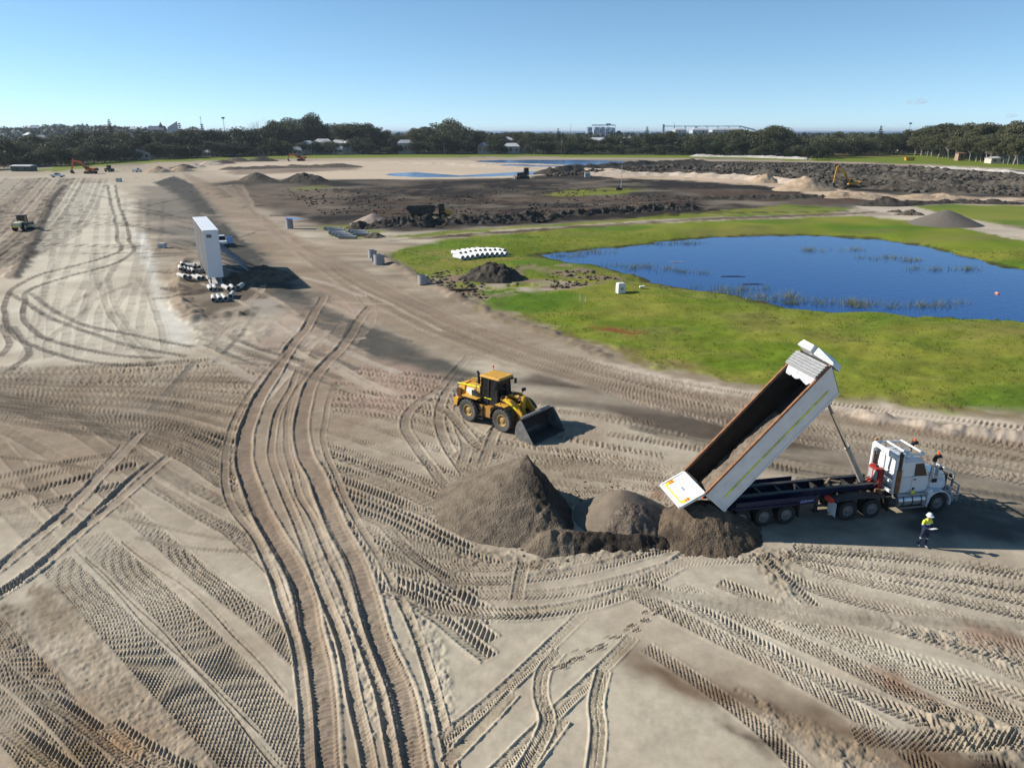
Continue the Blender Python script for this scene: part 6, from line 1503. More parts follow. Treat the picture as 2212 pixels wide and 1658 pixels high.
# ============================================================ concrete goods
CONC = mat('pale_concrete', (0.46, 0.45, 0.43), 0.85, 0, 0.10, 3, 0.25, (0.30, 0.26, 0.2))
CONCW = mat('white_concrete', (0.66, 0.65, 0.62), 0.8, 0, 0.06, 3, 0.15, (0.40, 0.36, 0.3))
CONCG = mat('grey_concrete', (0.27, 0.275, 0.28), 0.85, 0, 0.12, 3, 0.25, (0.2, 0.18, 0.15))
def pipe_mesh(L, r, wall, m, n=18):
    mb = MB(); h = L / 2; ri = r - wall
    mb.lathe([(r, -h), (r, h * .84), (r * 1.10, h * .86), (r * 1.10, h), (ri * 1.06, h), (ri * 1.06, h * .9), (ri, h * .88), (ri, -h), (r, -h)], n)
    return mb.mesh('pipe', m, ang=50)
def place_pipe(me, x, y, r, ang, label, group, tilt=0.0, name='concrete_pipe'):
    o = link(bpy.data.objects.new(name, me)); o.location = (x, y, ground_z(x, y) + r + 0.02); o.rotation_euler = (tilt, 0, ang)
    return tag(o, label, 'pipe', group)
PM = pipe_mesh(2.2, .27, .045, CONC)
ORD = ['first', 'second', 'third', 'fourth', 'fifth', 'sixth', 'seventh', 'eighth', 'ninth', 'tenth', 'eleventh', 'twelfth']
zs = lambda x, y: src(x * .2834, 460 + y * .2834)           # a point in the close view of the left-hand strip
rows = [('farthest row left of the sign', [(1575, 690), (1632, 690), (1680, 688), (1708, 688)], (.0, .9, .0, .1)),
        ('second row left of the sign', [(1560, 728), (1594, 724), (1628, 722), (1662, 726), (1748, 722)], (.05, .0, .05, .1, -.7)),
        ('third row left of the sign', [(1572, 794), (1614, 792), (1690, 786), (1726, 784)], (.35, .35, .35, .35)),
        ('row just in front of the sign', [(1812, 876), (1852, 874), (1950, 874), (2002, 874), (2072, 862)], (.1, .05, .3, .1, -.3)),
        ('nearest row in front of the sign', [(1842, 966), (1888, 962), (1934, 960), (2000, 936)], (.0, .1, .15, -.15))]
for nm, pts, angs in rows:
    for k, (p, a) in enumerate(zip(pts, angs)):
        q = zs(*p); view = math.atan2(q.x, q.y)
        place_pipe(PM, q.x, q.y, .30, R(180) - view + a, f'{ORD[k]} pale concrete pipe from the left in the {nm}', 'concrete pipes by the tall sign')
PW = pipe_mesh(2.3, .32, .05, CONCW)
zg = lambda x, y: src(625 + x * .2834, 460 + y * .2834)      # close view of the pasture edge
for k in range(10):
    q = zg(1745 + k * 42, 612 - k * 4.5); place_pipe(PW, q.x, q.y, .36, R(180 + 38), f'{ORD[k]} white concrete pipe from the left in the front row on the pasture', 'white concrete pipes on the pasture')
for k in range(10):
    q = zg(1728 + k * 42, 572 - k * 4.2); place_pipe(PW, q.x, q.y, .36, R(180 + 38), f'{ORD[k]} white concrete pipe from the left in the back row on the pasture', 'white concrete pipes on the pasture')
PG = pipe_mesh(3.4, .30, .06, CONCG, 14)
for k, (x, y) in enumerate([(660, 360), (692, 374), (706, 400), (738, 410), (760, 420), (790, 434), (872, 388), (896, 400), (922, 412), (702, 388)]):
    q = zg(x, y); place_pipe(PG, q.x, q.y, .33, R(90 - 8), f'{ORD[k]} grey pipe counted from the back of the stack by the track', 'grey pipes by the track')
def ring(x, y, r, h, label, m=CONCG, courses=2):
    t = thing('manhole_ring', label, 'concrete ring', (x, y, ground_z(x, y)))
    z = 0
    for k in range(courses):
        mb = MB(); hh = h / courses; rr = r * (1.0 - .04 * k)
        v = [(rr, z), (rr, z + hh - .04), (rr * .97, z + hh - .02), (rr * .86, z + hh - .02), (rr * .86, z + .02)]
        n = 26; vs = []; fs = []
        for i in range(n):
            a = 2 * math.pi * i / n
            vs += [(q_ * math.cos(a), q_ * math.sin(a), zz) for q_, zz in v]
        for i in range(n):
            j = (i + 1) % n
            for q_ in range(4): fs.append((i * 5 + q_, j * 5 + q_, j * 5 + q_ + 1, i * 5 + q_ + 1))
        mb.add(vs, fs); mb.build('ring_course', m, t); z += hh
    return t
q = zg(1005, 600); ring(q.x, q.y, .68, 1.25, 'farther of the two stacked grey manhole rings by the haul road')
q = zg(1062, 652); ring(q.x, q.y, .80, 1.45, 'nearer of the two stacked grey manhole rings by the haul road')
q = zg(1012, 626); ring(q.x, q.y, .38, .5, 'small ring tucked between the two stacked manhole rings', CONCG, 1)
q = zg(1440, 832); ring(q.x, q.y, .64, 1.1, 'single grey manhole ring standing alone by the haul road', CONCG, 1)
q = zg(292, 345); t = ring(q.x, q.y, .70, 2.0, 'tall grey manhole shaft with a blue board on top', CONCG, 2)
mb = MB(); mb.hexa([(-.8, -.8, 2.02), (2.2, -1.3, 1.85), (2.4, .6, 1.85), (-.6, .8, 2.02), (-.8, -.8, 2.06), (2.2, -1.3, 1.89), (2.4, .6, 1.89), (-.6, .8, 2.06)]); mb.build('blue_board', mat('blue_board', (.10, .24, .62), .4, 0, .1, 1), t)
def pit_box(x, y, w, d, h, label, m, name='concrete_pit', rz=0.0):
    t = thing(name, label, 'concrete box', (x, y, ground_z(x, y)), rz)
    mb = MB(); mb.box(-w / 2, w / 2, -d / 2, d / 2, -.05, h); mb.build('box', m, t, .03)
    mb = MB(); mb.box(-w / 2 + .1, w / 2 - .1, -d / 2 + .1, d / 2 - .1, h - .02, h + .05); mb.build('lid', m, t, .015)
    mb = MB(); mb.box(-w * .18, w * .18, -d / 2 - .02, -d / 2 + .02, h * .35, h * .6); mb.build('knockout', CONCG, t)
    return t
q = src(1515, 714); pit_box(q.x, q.y, .95, .85, 1.15, 'white concrete box standing on the grass at the pond edge', CONCW, rz=R(15))
q = src(397, 605); pit_box(q.x, q.y, 1.15, 1.0, .75, 'grey concrete box on the sand left of the tall sign', CONC)
q = src(291, 444); pit_box(q.x, q.y, 1.7, 1.5, 1.4, 'small far concrete box on the strip below the orange excavator', CONC)
q = src(1434, 434); pit_box(q.x, q.y, 2.2, 1.8, 1.9, 'pale concrete box on the dark soil flat', CONC)
q = src(1568, 702); mb = MB(); mb.prism([(-.35, 0), (-.3, .18), (.3, .22), (.35, .05), (.25, 0), (.2, .10), (-.2, .10), (-.22, 0)], -.2, .2)
o = mb.build('white_offcut', CONCW); o.location = (q.x, q.y, ground_z(q.x, q.y) + .1); tag(o, 'small white pipe offcut lying near the water edge', 'offcut')
for k, (x, y) in enumerate([(1416, 735), (1429, 738)]):
    q = src(x, y); mb = MB(); mb.cyl((0, 0, -.2), (0, 0, .75), .03, .03, 6); mb.box(-.05, .05, -.03, .03, .62, .76)
    o = mb.build('survey_peg', CONCW); o.location = (q.x, q.y, ground_z(q.x, q.y)); tag(o, ['left of two white survey pegs in the grass', 'right of two white survey pegs in the grass'][k], 'peg', 'survey pegs')
q = src(2434, 717, POND_Z); mb = MB(); mb.lathe([(.02, -.36), (.12, -.30), (.17, 0), (.12, .30), (.02, .36)], 14); o = mb.build('float_buoy', mat('faded_orange', (.55, .24, .12), .6, 0, .2, 3)); o.location = (q.x, q.y, POND_Z + .06); tag(o, 'orange float drifting on the pond', 'float')
for k, (x, y, L, lb) in enumerate([(1790, 675, 1.7, 'thin dark log floating in mid pond'), (1838, 694, 1.4, 'short dark log floating above the reed row'), (1654, 640, 1.1, 'pale board floating between the reed clumps')]):
    q = src(x, y, POND_Z); mb = MB(); mb.cyl((-L, 0, 0), (0, .1, .03), .07, .08, 7); mb.cyl((0, .1, .03), (L, -.05, 0), .08, .05, 7); mb.cyl((.3 * L, 0, .02), (.5 * L, .3, .15), .04, .02, 5)
    o = mb.build('floating_log', mat('dark_log', (.06, .045, .035), .9) if k < 2 else CONC); o.location = (q.x, q.y, POND_Z); tag(o, lb, 'log')
q = src(1135, 712); mb = MB(); mb.cyl((-2.2, 0, .18), (-.4, .2, .2), .15, .18, 7); mb.cyl((-.4, .2, .2), (1.6, -.1, .35), .18, .10, 7); mb.cyl((-.2, .2, .25), (.6, .9, .5), .09, .04, 6); mb.cyl((-1.4, .1, .2), (-1.8, -.6, .3), .08, .03, 6)
o = mb.build('dead_branch', mat('dark_log', 0)); o.location = (q.x, q.y, ground_z(q.x, q.y)); tag(o, 'fallen dark branch at the edge of the haul road by the soil heap', 'branch')

# ============================================================ tall double-sided sign
n0 = Vector((-37.2, 94.6)); f0 = Vector((-44.4, 109.6)); ax = (f0 - n0); SL = ax.length; sa = math.atan2(ax.y, ax.x)
t = thing('tall_sign', 'tall grey-white two-faced sign hoarding on posts beside the concrete pipes', 'sign', (n0.x, n0.y, 0), sa)
zb, zt, hw = .95, 6.75, .84                                   # local x runs away from the camera
FACE = mat('sign_face', (.075, .075, .075), .6, 0, .25, .25, .2, (.2, .18, .16)); SIGNW = mat('sign_white', (.70, .71, .72), .45, 0, .04, .5, .1)
npan = 7
for s in (-1, 1):
    for k in range(npan):
        for j in range(2):
            mb = MB(); x0 = k * SL / npan; mb.box(x0 + .008, x0 + SL / npan - .008, s * hw - .04, s * hw + .04, zb + j * (zt - zb) / 2 + .008, zb + (j + 1) * (zt - zb) / 2 - .008); mb.build('face_panel', FACE if s > 0 else SIGNW, t)
mb = MB(); mb.box(-.05, .02, -hw - .05, hw + .05, zb, zt); en = mb.build('end_panel', SIGNW, t); mb = MB(); mb.box(-.07, -.055, -.05, .55, zt - .85, zt - .45); mb.build('name_plate', mat('plate_brown', (.16, .13, .13), .6), en)
mb = MB(); mb.box(SL - .02, SL + .05, -hw - .05, hw + .05, zb, zt); mb.build('end_panel', SIGNW, t)
mb = MB(); mb.box(-.08, SL + .08, -hw - .08, hw + .08, zt + .003, zt + .09); mb.build('capping', SIGNW, t)
for k in range(6):
    for s in (-1, 1):
        mb = MB(); x0 = .35 + k * (SL - .7) / 5; mb.box(x0 - .09, x0 + .09, s * .62 - .09, s * .62 + .09, -.3, zb + .2); mb.build('post', STEEL, t)
mb = MB(); mb.box(-.4, SL * .4, -.75, .75, -.05, .22); mb.build('footing', CONC, t)
for k in range(4):
    x0 = .8 + k * (SL - 1.6) / 3
    mb = MB(); mb.bar((x0, -hw - .04, 4.4), (x0 - .3, -hw - 4.6, .05), .16, .16); mb.build('strut', mat('strut_blue', (.20, .24, .30), .5, .3, .1, 2), t)
    mb = MB(); mb.bar((x0, -hw - .04, 2.0), (x0 - .2, -hw - 3.0, .9), .10, .10); mb.build('brace', mat('strut_blue', 0), t)

# ============================================================ light vehicles
def make_ute(name, label, loc, rz, body=WHTC, door_open=False):
    t = thing(name, label, 'ute', loc, rz)
    for x in (-1.55, 1.55):
        for s in (-1, 1): wheel(t, x, s * .76, .38, .26, RUBD, RIMS, 0, .6, s)
    mb = MB(); mb.prism([(-2.55, .50), (2.45, .45), (2.55, .80), (2.35, 1.05), (1.10, 1.12), (-2.55, 1.10)], -.88, .88); bd = mb.build('body', body, t, .06)
    mb = MB(); mb.hexa([(-.95, -.82, 1.10), (1.15, -.82, 1.10), (1.15, .82, 1.10), (-.95, .82, 1.10), (-.75, -.66, 1.80), (.35, -.66, 1.80), (.35, .66, 1.80), (-.75, .66, 1.80)]); mb.build('cabin', body, t, .05)
    mb = MB(); mb.hexa([(.50, -.70, 1.15), (1.13, -.76, 1.15), (1.13, .76, 1.15), (.50, .70, 1.15), (.30, -.60, 1.72), (.45, -.62, 1.72), (.45, .62, 1.72), (.30, .60, 1.72)]); mb.build('windscreen', GLS, t)
    for s in (-1, 1):
        mb = MB(); mb.hexa([(-.80, s * .80 - .02, 1.16), (.85, s * .80 - .02, 1.16), (.85, s * .80 + .02, 1.16), (-.80, s * .80 + .02, 1.16), (-.68, s * .69 - .02, 1.70), (.32, s * .69 - .02, 1.70), (.32, s * .69 + .02, 1.70), (-.68, s * .69 + .02, 1.70)]); mb.build('side_window', GLS, t)
        mb = MB(); mb.box(2.40, 2.56, s * .65 - .16, s * .65 + .16, .80, .98); mb.build('headlight', ALU, t)
        mb = MB(); mb.box(-2.58, -2.48, s * .78 - .08, s * .78 + .08, .78, 1.05); mb.build('tail_light', REDL, t)
    mb = MB(); mb.box(-2.45, -1.0, -.78, .78, 1.105, 1.14); mb.build('tray', BLKD, t); mb = MB(); mb.box(2.45, 2.62, -.85, .85, .42, .70); mb.build('bumper', BLK, t, .02)
    if door_open:
        a = R(62); mb = MB(); d = Vector((-math.cos(a), math.sin(a), 0)); p0 = Vector((.85, .86, 0)); u = d * 1.1
        mb.hexa([p0 + Vector((0, 0, .5)), p0 + u + Vector((0, 0, .5)), p0 + u + Vector((.04, .04, .5)), p0 + Vector((.04, .04, .5)), p0 + Vector((0, 0, 1.7)), p0 + u + Vector((0, 0, 1.7)), p0 + u + Vector((.04, .04, 1.7)), p0 + Vector((.04, .04, 1.7))]); mb.build('open_door', mat('door_blue', (.28, .42, .62), .25, 0, .05, 1), t)
    return t
q = src(541, 601); make_ute('work_ute', 'white ute with an open door parked behind the tall sign', (q.x, q.y, 0), R(-68), door_open=True)
q = src(141, 433); make_ute('work_ute', 'white ute driving up the strip below the orange excavator', (q.x, q.y, 0), R(10))
q = src(335, 420); make_ute('work_ute', 'white ute parked left of the tan spoil heaps', (q.x, q.y, 0), R(80))

# ============================================================ soil rollers, dump truck, diggers
def make_roller(label, loc, rz, body=CREAMP):
    t = thing('soil_roller', label, 'roller', loc, rz)
    mb = MB(); mb.cyl((1.7, -1.05, .76), (1.7, 1.05, .76), .75, .75, 26); mb.build('drum', STEELD, t)
    mb = MB()
    for s in (-1, 1): mb.box(.7, 2.6, s * 1.17 - .07, s * 1.17 + .07, .5, .95)
    mb.box(2.5, 2.66, -1.2, 1.2, .5, .95); mb.box(.6, .8, -1.2, 1.2, .5, 1.0); mb.build('drum_frame', body, t, .02)
    for s in (-1, 1): wheel(t, -1.35, s * .85, .76, .55, RUBD, CREAMP, 18, .5, s)
    mb = MB(); mb.hexa([(-2.6, -.72, .8), (.4, -.72, .8), (.4, .72, .8), (-2.6, .72, .8), (-2.5, -.66, 1.62), (-.5, -.66, 1.85), (-.5, .66, 1.85), (-2.5, .66, 1.62)]); mb.build('engine_cover', body, t, .05)
    mb = MB()
    for x in (-.45, .75):
        for s in (-1, 1): mb.bar((x, s * .68, 1.2), (x, s * .64, 2.75), .09)
    mb.box(-.5, .8, -.72, .72, 1.1, 1.3); cab = mb.build('cab', BLK, t)
    mb = MB(); mb.box(-.45, .75, -.66, .66, 1.5, 2.7); mb.build('cab_glass', GLS, cab); mb = MB(); mb.box(-.6, .95, -.8, .8, 2.75, 2.9, .04, .04); mb.build('cab_roof', BLKD, cab)
    mb = MB(); mb.box(-2.62, -2.55, -.6, .6, .9, 1.1); mb.build('rear_bumper', YELSTR, t); mb = MB(); mb.cyl((-1.2, .3, 1.7), (-1.2, .3, 2.3), .06, .06, 8); mb.build('exhaust', STEELD, t)
    return t
q = src(58, 562); make_roller('cream soil roller working on the left-hand strip', (q.x, q.y, 0), R(97))
q = src(267, 419); make_roller('dark soil roller beside the far orange excavator', (q.x, q.y, 0), R(85), BLKD)
def make_dumper(label, loc, rz):
    t = thing('dump_truck', label, 'dump truck', loc, rz)
    for x in (-3.1, -1.25, 2.7):
        for s in (-1, 1): wheel(t, x, s * 1.12, .86, .62, RUBD, RIMY, 18, .5, s)
    mb = MB(); mb.box(-4.3, .6, -.45, .45, .85, 1.35); mb.box(.3, 1.5, -.35, .35, .9, 1.3); mb.build('rear_frame', BLKD, t)
    mb = MB(); pr_ = [(-5.1, 2.55), (-4.2, 1.55), (.35, 1.40), (.95, 2.05), (1.05, 3.0), (-5.0, 2.95)]
    for s in (-1, 1): mb.prism(pr_, s * 1.45 - .05, s * 1.45 + .05)
    mb.hexa([(-4.25, -1.45, 1.5), (.4, -1.45, 1.38), (.4, 1.45, 1.38), (-4.25, 1.45, 1.5), (-4.25, -1.45, 1.6), (.4, -1.45, 1.48), (.4, 1.45, 1.48), (-4.25, 1.45, 1.6)])
    mb.hexa([(.35, -1.45, 1.4), (.45, -1.45, 1.4), (.45, 1.45, 1.4), (.35, 1.45, 1.4), (1.0, -1.45, 3.0), (1.1, -1.45, 3.0), (1.1, 1.45, 3.0), (1.0, 1.45, 3.0)]); bodyp = mb.build('dump_body', BLKD, t)
    mb = MB(); mb.hexa([(1.0, -1.45, 2.95), (1.1, -1.45, 2.95), (1.1, 1.45, 2.95), (1.0, 1.45, 2.95), (1.7, -1.3, 3.5), (1.8, -1.3, 3.5), (1.8, 1.3, 3.5), (1.7, 1.3, 3.5)]); mb.build('spill_guard', BLKD, bodyp)
    mb = MB(); mb.box(1.5, 4.2, -.5, .5, .85, 1.3); mb.build('front_frame', BLKD, t)
    mb = MB(); mb.hexa([(3.1, -.95, 1.3), (4.75, -.85, 1.2), (4.75, .85, 1.2), (3.1, .95, 1.3), (3.1, -.9, 2.35), (4.6, -.75, 2.05), (4.6, .75, 2.05), (3.1, .9, 2.35)]); mb.build('bonnet', YEL, t, .06)
    mb = MB(); mb.hexa([(1.75, -.85, 1.5), (3.15, -.85, 1.5), (3.15, .85, 1.5), (1.75, .85, 1.5), (1.85, -.75, 3.35), (2.95, -.75, 3.35), (2.95, .75, 3.35), (1.85, .75, 3.35)]); cab = mb.build('cab', BLK, t, .03)
    for s in (-1, 1): MB().box(1.95, 2.95, s * .80 - .03, s * .80 + .03, 2.2, 3.1).build('side_window', GLS, cab)
    MB().box(1.75, 3.1, -.8, .8, 3.36, 3.48).build('cab_roof', BLKD, cab)
    for s in (-1, 1): arc_fender(t, 2.7, s * 1.12, .86, 1.0, .62, 20, 170, YELD)
    mb = MB()
    for s in (-1, 1): mb.tube([(4.6, s * .9, 1.9), (4.75, s * 1.3, 2.3)], .03, 6); mb.box(4.7, 4.78, s * 1.35 - .12, s * 1.35 + .12, 2.2, 2.6)
    mb.build('mirror', BLK, t)
    return t
q = src(1050, 539); make_dumper('dark articulated dump truck standing behind the long row of earth clods', (q.x, q.y + 1.5, 0), R(4))
def make_digger(label, loc, rz, paint, reach=(3.2, 4.6, 6.4, 2.6, 6.0, .7), turn=0.0, scale=1.0, dark=BLK):
    t = thing('excavator', label, 'excavator', loc, rz, scale=scale)
    for s in (-1, 1):
        mb = MB(); mb.prism([(-2.0, .25), (-1.7, .02), (1.7, .02), (2.0, .25), (2.05, .6), (1.8, .9), (-1.8, .9), (-2.05, .6)], s * 1.15 - .3, s * 1.15 + .3); tr = mb.build('track', BLKD, t, .03)
        mb = MB()
        for k in range(12): mb.box(-1.7 + k * .3, -1.58 + k * .3, s * 1.15 - .31, s * 1.15 + .31, .9, .94)
        mb.build('grouser', BLKD, tr)
    mb = MB(); mb.cyl((0, 0, .6), (0, 0, 1.1), .65, .65, 16); mb.build('turntable', BLKD, t)
    mb = MB(); mb.hexa([(-2.6, -1.3, 1.1), (1.2, -1.3, 1.1), (1.2, .3, 1.1), (-2.6, 1.3, 1.1), (-2.5, -1.25, 2.2), (.3, -1.25, 2.1), (.3, .3, 2.1), (-2.5, 1.25, 2.2)]); mb.build('engine_house', paint, t, .06)
    mb = MB(); mb.hexa([(-2.75, -1.3, 1.1), (-2.2, -1.35, 1.1), (-2.2, 1.35, 1.1), (-2.75, 1.3, 1.1), (-2.7, -1.2, 1.9), (-2.2, -1.3, 2.0), (-2.2, 1.3, 2.0), (-2.7, 1.2, 1.9)]); mb.build('counterweight', dark, t, .05)
    mb = MB(); mb.hexa([(-.2, .35, 1.1), (1.35, .35, 1.1), (1.35, 1.3, 1.1), (-.2, 1.3, 1.1), (-.1, .4, 2.9), (1.0, .4, 2.9), (1.0, 1.25, 2.9), (-.1, 1.25, 2.9)]); cab = mb.build('cab', paint, t, .05)
    MB().box(.0, 1.05, 1.26, 1.30, 1.75, 2.7).build('side_window', GLS, cab); MB().hexa([(1.30, .45, 1.6), (1.37, .45, 1.6), (1.37, 1.2, 1.6), (1.30, 1.2, 1.6), (1.05, .47, 2.75), (1.12, .47, 2.75), (1.12, 1.18, 2.75), (1.05, 1.18, 2.75)]).build('windscreen', GLS, cab)
    bx, bz, ex_, ez, tx_, tz = reach                            # boom knee, stick pivot, bucket pivot
    mb = MB(); mb.prism([(.7, 1.4), (1.2, 1.3), (bx + .1, bz - .7), (ex_, ez - .25), (ex_ + .15, ez + .15), (bx + .2, bz + .25), (bx - .35, bz + .05), (.75, 1.9)], -.24, .24); mb.build('boom', paint, t, .02)
    d = Vector((tx_ - ex_, 0, tz - ez)).normalized(); nrm = Vector((-d.z, 0, d.x))
    mb = MB(); p = Vector((ex_, 0, ez)); e_ = Vector((tx_, 0, tz))
    q_ = [p - d * .9 - nrm * .2, p - d * .2 - nrm * .42, e_ - nrm * .18, e_ + nrm * .18, p - d * .1 + nrm * .3]
    mb.prism([(a.x, a.z) for a in q_], -.2, .2); mb.build('stick', paint, t, .02)
    mb = MB(); mb.cyl((1.5, -.4, 1.5), (bx, -.4, bz - .5), .10, .10, 8); mb.cyl((1.5, .4, 1.5), (bx, .4, bz - .5), .10, .10, 8); mb.build('boom_cylinder', dark, t)
    mb = MB(); mb.cyl((bx, 0, bz + .45), p - d * .8, .09, .09, 8); mb.build('stick_cylinder', dark, t)
    mb = MB(); mb.prism([(tx_ - .25, tz + .15), (tx_ + .3, tz + .2), (tx_ + .45, tz - .45), (tx_ + .1, tz - 1.0), (tx_ - .5, tz - 1.05), (tx_ - .95, tz - .75), (tx_ - .45, tz - .55)], -.6, .6); mb.build('bucket', STEELD, t)
    return t
q = src(222, 424); make_digger('orange excavator with its boom stretched left, at the far end of the strip', (q.x, q.y, 0), R(178), ORNG, (3.3, 4.4, 6.4, 5.0, 7.4, 1.1), scale=1.15)
q = src(735, 393); make_digger('orange excavator half hidden behind the dark heap in the sand workings', (q.x, q.y, 0), R(195), ORNG, (3.0, 3.4, 5.6, 2.9, 6.2, 1.0), scale=1.25)
q = src(2078, 459); make_digger('yellow excavator digging beside the tan sand heap', (q.x, q.y, 0), R(172), YEL, (2.6, 5.0, 5.0, 6.3, 5.6, 1.4), scale=1.05)
def make_dozer(label, loc, rz):
    t = thing('bulldozer', label, 'bulldozer', loc, rz)
    for s in (-1, 1):
        mb = MB(); mb.prism([(-1.6, .3), (-1.3, .02), (1.3, .02), (1.6, .35), (1.4, .8), (-.3, 1.1), (-1.4, .85)], s * 1.0 - .28, s * 1.0 + .28); mb.build('track', BLKD, t)
    mb = MB(); mb.hexa([(-.2, -.55, .8), (1.7, -.5, .8), (1.7, .5, .8), (-.2, .55, .8), (-.2, -.5, 1.75), (1.6, -.42, 1.6), (1.6, .42, 1.6), (-.2, .5, 1.75)]); mb.build('bonnet', BLKD, t, .05)
    mb = MB(); mb.hexa([(-1.5, -.75, 1.0), (-.1, -.75, 1.0), (-.1, .75, 1.0), (-1.5, .75, 1.0), (-1.4, -.65, 2.8), (-.3, -.65, 2.8), (-.3, .65, 2.8), (-1.4, .65, 2.8)]); mb.build('cab', BLK, t, .04); mb = MB(); mb.box(-1.6, -.1, -.8, .8, 2.8, 2.92); mb.build('cab_roof', YELD, t)
    mb = MB(); mb.prism([(2.3, .05), (2.45, .1), (2.4, .6), (2.5, 1.15), (2.38, 1.15), (2.28, .6)], -1.6, 1.6); mb.build('blade', STEEL, t); mb = MB(); mb.bar((.2, -1.35, .45), (2.35, -1.35, .5), .16); mb.bar((.2, 1.35, .45), (2.35, 1.35, .5), .16); mb.build('push_arm', BLKD, t)
    return t
q = src(1277, 437); make_dozer('dark bulldozer with a pale blade on the black soil flat', (q.x, q.y, 0), R(190)).scale = (1.5,) * 3

# ============================================================ man with the papers
def make_person(loc, rz):
    t = thing('person', 'person in white helmet, yellow and navy work shirt and navy trousers, reading a paper', 'person', loc, rz)
    J = {'pelvis': ((0, 0, .98), .155), 'waist': ((.0, 0, 1.12), .145), 'chest': ((-.01, 0, 1.36), .165), 'neckb': ((.01, 0, 1.52), .10), 'neck': ((.03, 0, 1.58), .055), 'head': ((.07, 0, 1.68), .088), 'crown': ((.075, 0, 1.78), .08)}
    E = [('pelvis', 'waist'), ('waist', 'chest'), ('chest', 'neckb'), ('neckb', 'neck'), ('neck', 'head'), ('head', 'crown')]
    for s, n in ((-1, 'r'), (1, 'l')):
        J['hip' + n] = ((0, s * .10, .90), .105); J['knee' + n] = ((.06 if s > 0 else -.06, s * .12, .50), .068); J['ankle' + n] = ((.02 if s > 0 else -.20, s * .12, .10), .048); J['toe' + n] = ((.17 if s > 0 else -.05, s * .13, .045), .04)
        J['sh' + n] = ((0, s * .20, 1.46), .075); J['el' + n] = ((.03, s * .27, 1.18), .052); J['wr' + n] = ((.25, s * .12, 1.14), .036); J['palm' + n] = ((.32, s * .09, 1.16), .036)
        E += [('pelvis', 'hip' + n), ('hip' + n, 'knee' + n), ('knee' + n, 'ankle' + n), ('ankle' + n, 'toe' + n), ('chest', 'sh' + n), ('sh' + n, 'el' + n), ('el' + n, 'wr' + n), ('wr' + n, 'palm' + n)]
        for k in range(4):
            a = f'f{n}{k}'; J[a + 'a'] = ((.38, s * (.10 - .022 * k), 1.165), .011); J[a + 'b'] = ((.405 - .004 * abs(k - 1), s * (.085 - .022 * k), 1.19), .0095); E += [('palm' + n, a + 'a'), (a + 'a', a + 'b')]
        J['th' + n] = ((.35, s * .05, 1.185), .011); E += [('palm' + n, 'th' + n)]
    keys = list(J); me = bpy.data.meshes.new('body'); me.from_pydata([J[k][0] for k in keys], [(keys.index(a), keys.index(b)) for a, b in E], [])
    ob = link(bpy.data.objects.new('body', me), t)
    sk = ob.modifiers.new('skin', 'SKIN')
    for i, k in enumerate(keys):
        r = J[k][1]; d = me.skin_vertices[0].data[i]; d.radius = (r, r * (.78 if k in ('waist', 'chest', 'pelvis') else 1)); d.use_root = (k == 'pelvis')
    ss = ob.modifiers.new('smooth', 'SUBSURF'); ss.levels = 1; ss.render_levels = 1
    m = bpy.data.materials.new('work_clothes'); m.use_nodes = True; nt = m.node_tree; b = nt.nodes['Principled BSDF']; b.inputs['Roughness'].default_value = .85
    tc = nt.nodes.new('ShaderNodeTexCoord'); sx = nt.nodes.new('ShaderNodeSeparateXYZ'); nt.links.new(tc.outputs['Object'], sx.inputs[0])
    mr = nt.nodes.new('ShaderNodeMapRange'); mr.inputs['From Max'].default_value = 2.0; nt.links.new(sx.outputs['Z'], mr.inputs['Value'])
    cr = nt.nodes.new('ShaderNodeValToRGB'); cr.color_ramp.interpolation = 'CONSTANT'; el = cr.color_ramp.elements
    navy = (.012, .016, .045, 1); stops = [(0, (.45, .42, .38, 1)), (.05, navy), (.235, (.5, .52, .55, 1)), (.265, navy), (.555, (.02, .03, .09, 1)), (.635, (.55, .57, .58, 1)), (.655, (.62, .66, .05, 1)), (.775, (.42, .25, .17, 1))]
    el[0].position = 0; el[0].color = stops[0][1]; el[1].position = stops[1][0]; el[1].color = stops[1][1]
    for pos, c_ in stops[2:]: e_ = el.new(pos); e_.color = c_
    nt.links.new(mr.outputs[0], cr.inputs['Fac']); nt.links.new(cr.outputs['Color'], b.inputs['Base Color']); me.materials.append(m)
    mb = MB(); n = 18; vs = []; fs = []
    prof = [(.165, 1.735), (.158, 1.745), (.125, 1.75), (.122, 1.80), (.10, 1.85), (.06, 1.885), (.002, 1.895)]
    for i in range(n):
        a = 2 * math.pi * i / n
        for r_, z in prof: vs.append((.07 + r_ * 1.08 * math.cos(a) + (.035 if (z < 1.746 and math.cos(a) > .3) else 0), r_ * math.sin(a), z))
    k_ = len(prof)
    for i in range(n):
        j = (i + 1) % n
        for q_ in range(k_ - 1): fs.append((i * k_ + q_, j * k_ + q_, j * k_ + q_ + 1, i * k_ + q_ + 1))
    mb.add(vs, fs); mb.build('helmet', WHTC, t)
    mb = MB(); mb.box(.155, .185, -.012, .012, 1.645, 1.685); mb.build('nose', mat('skin', (.42, .25, .17), .6), t)
    return t
q = src(2252, 1335); person = make_person((q.x, q.y, 0), R(-75)); person.scale = (.97,) * 3
hz_ = R(-75); pp = Vector((q.x, q.y, 0)) + Vector((math.cos(hz_), math.sin(hz_), 0)) * .40
mb = MB(); mb.hexa([(-.10, -.15, 0), (.10, -.15, .06), (.10, .15, .06), (-.10, .15, 0), (-.10, -.15, .012), (.10, -.15, .072), (.10, .15, .072), (-.10, .15, .012)]); o = mb.build('paper_sheet', CONCW); o.location = (pp.x, pp.y, 1.145); o.rotation_euler = (0, 0, hz_); tag(o, 'white papers held by the person in the helmet', 'paper')
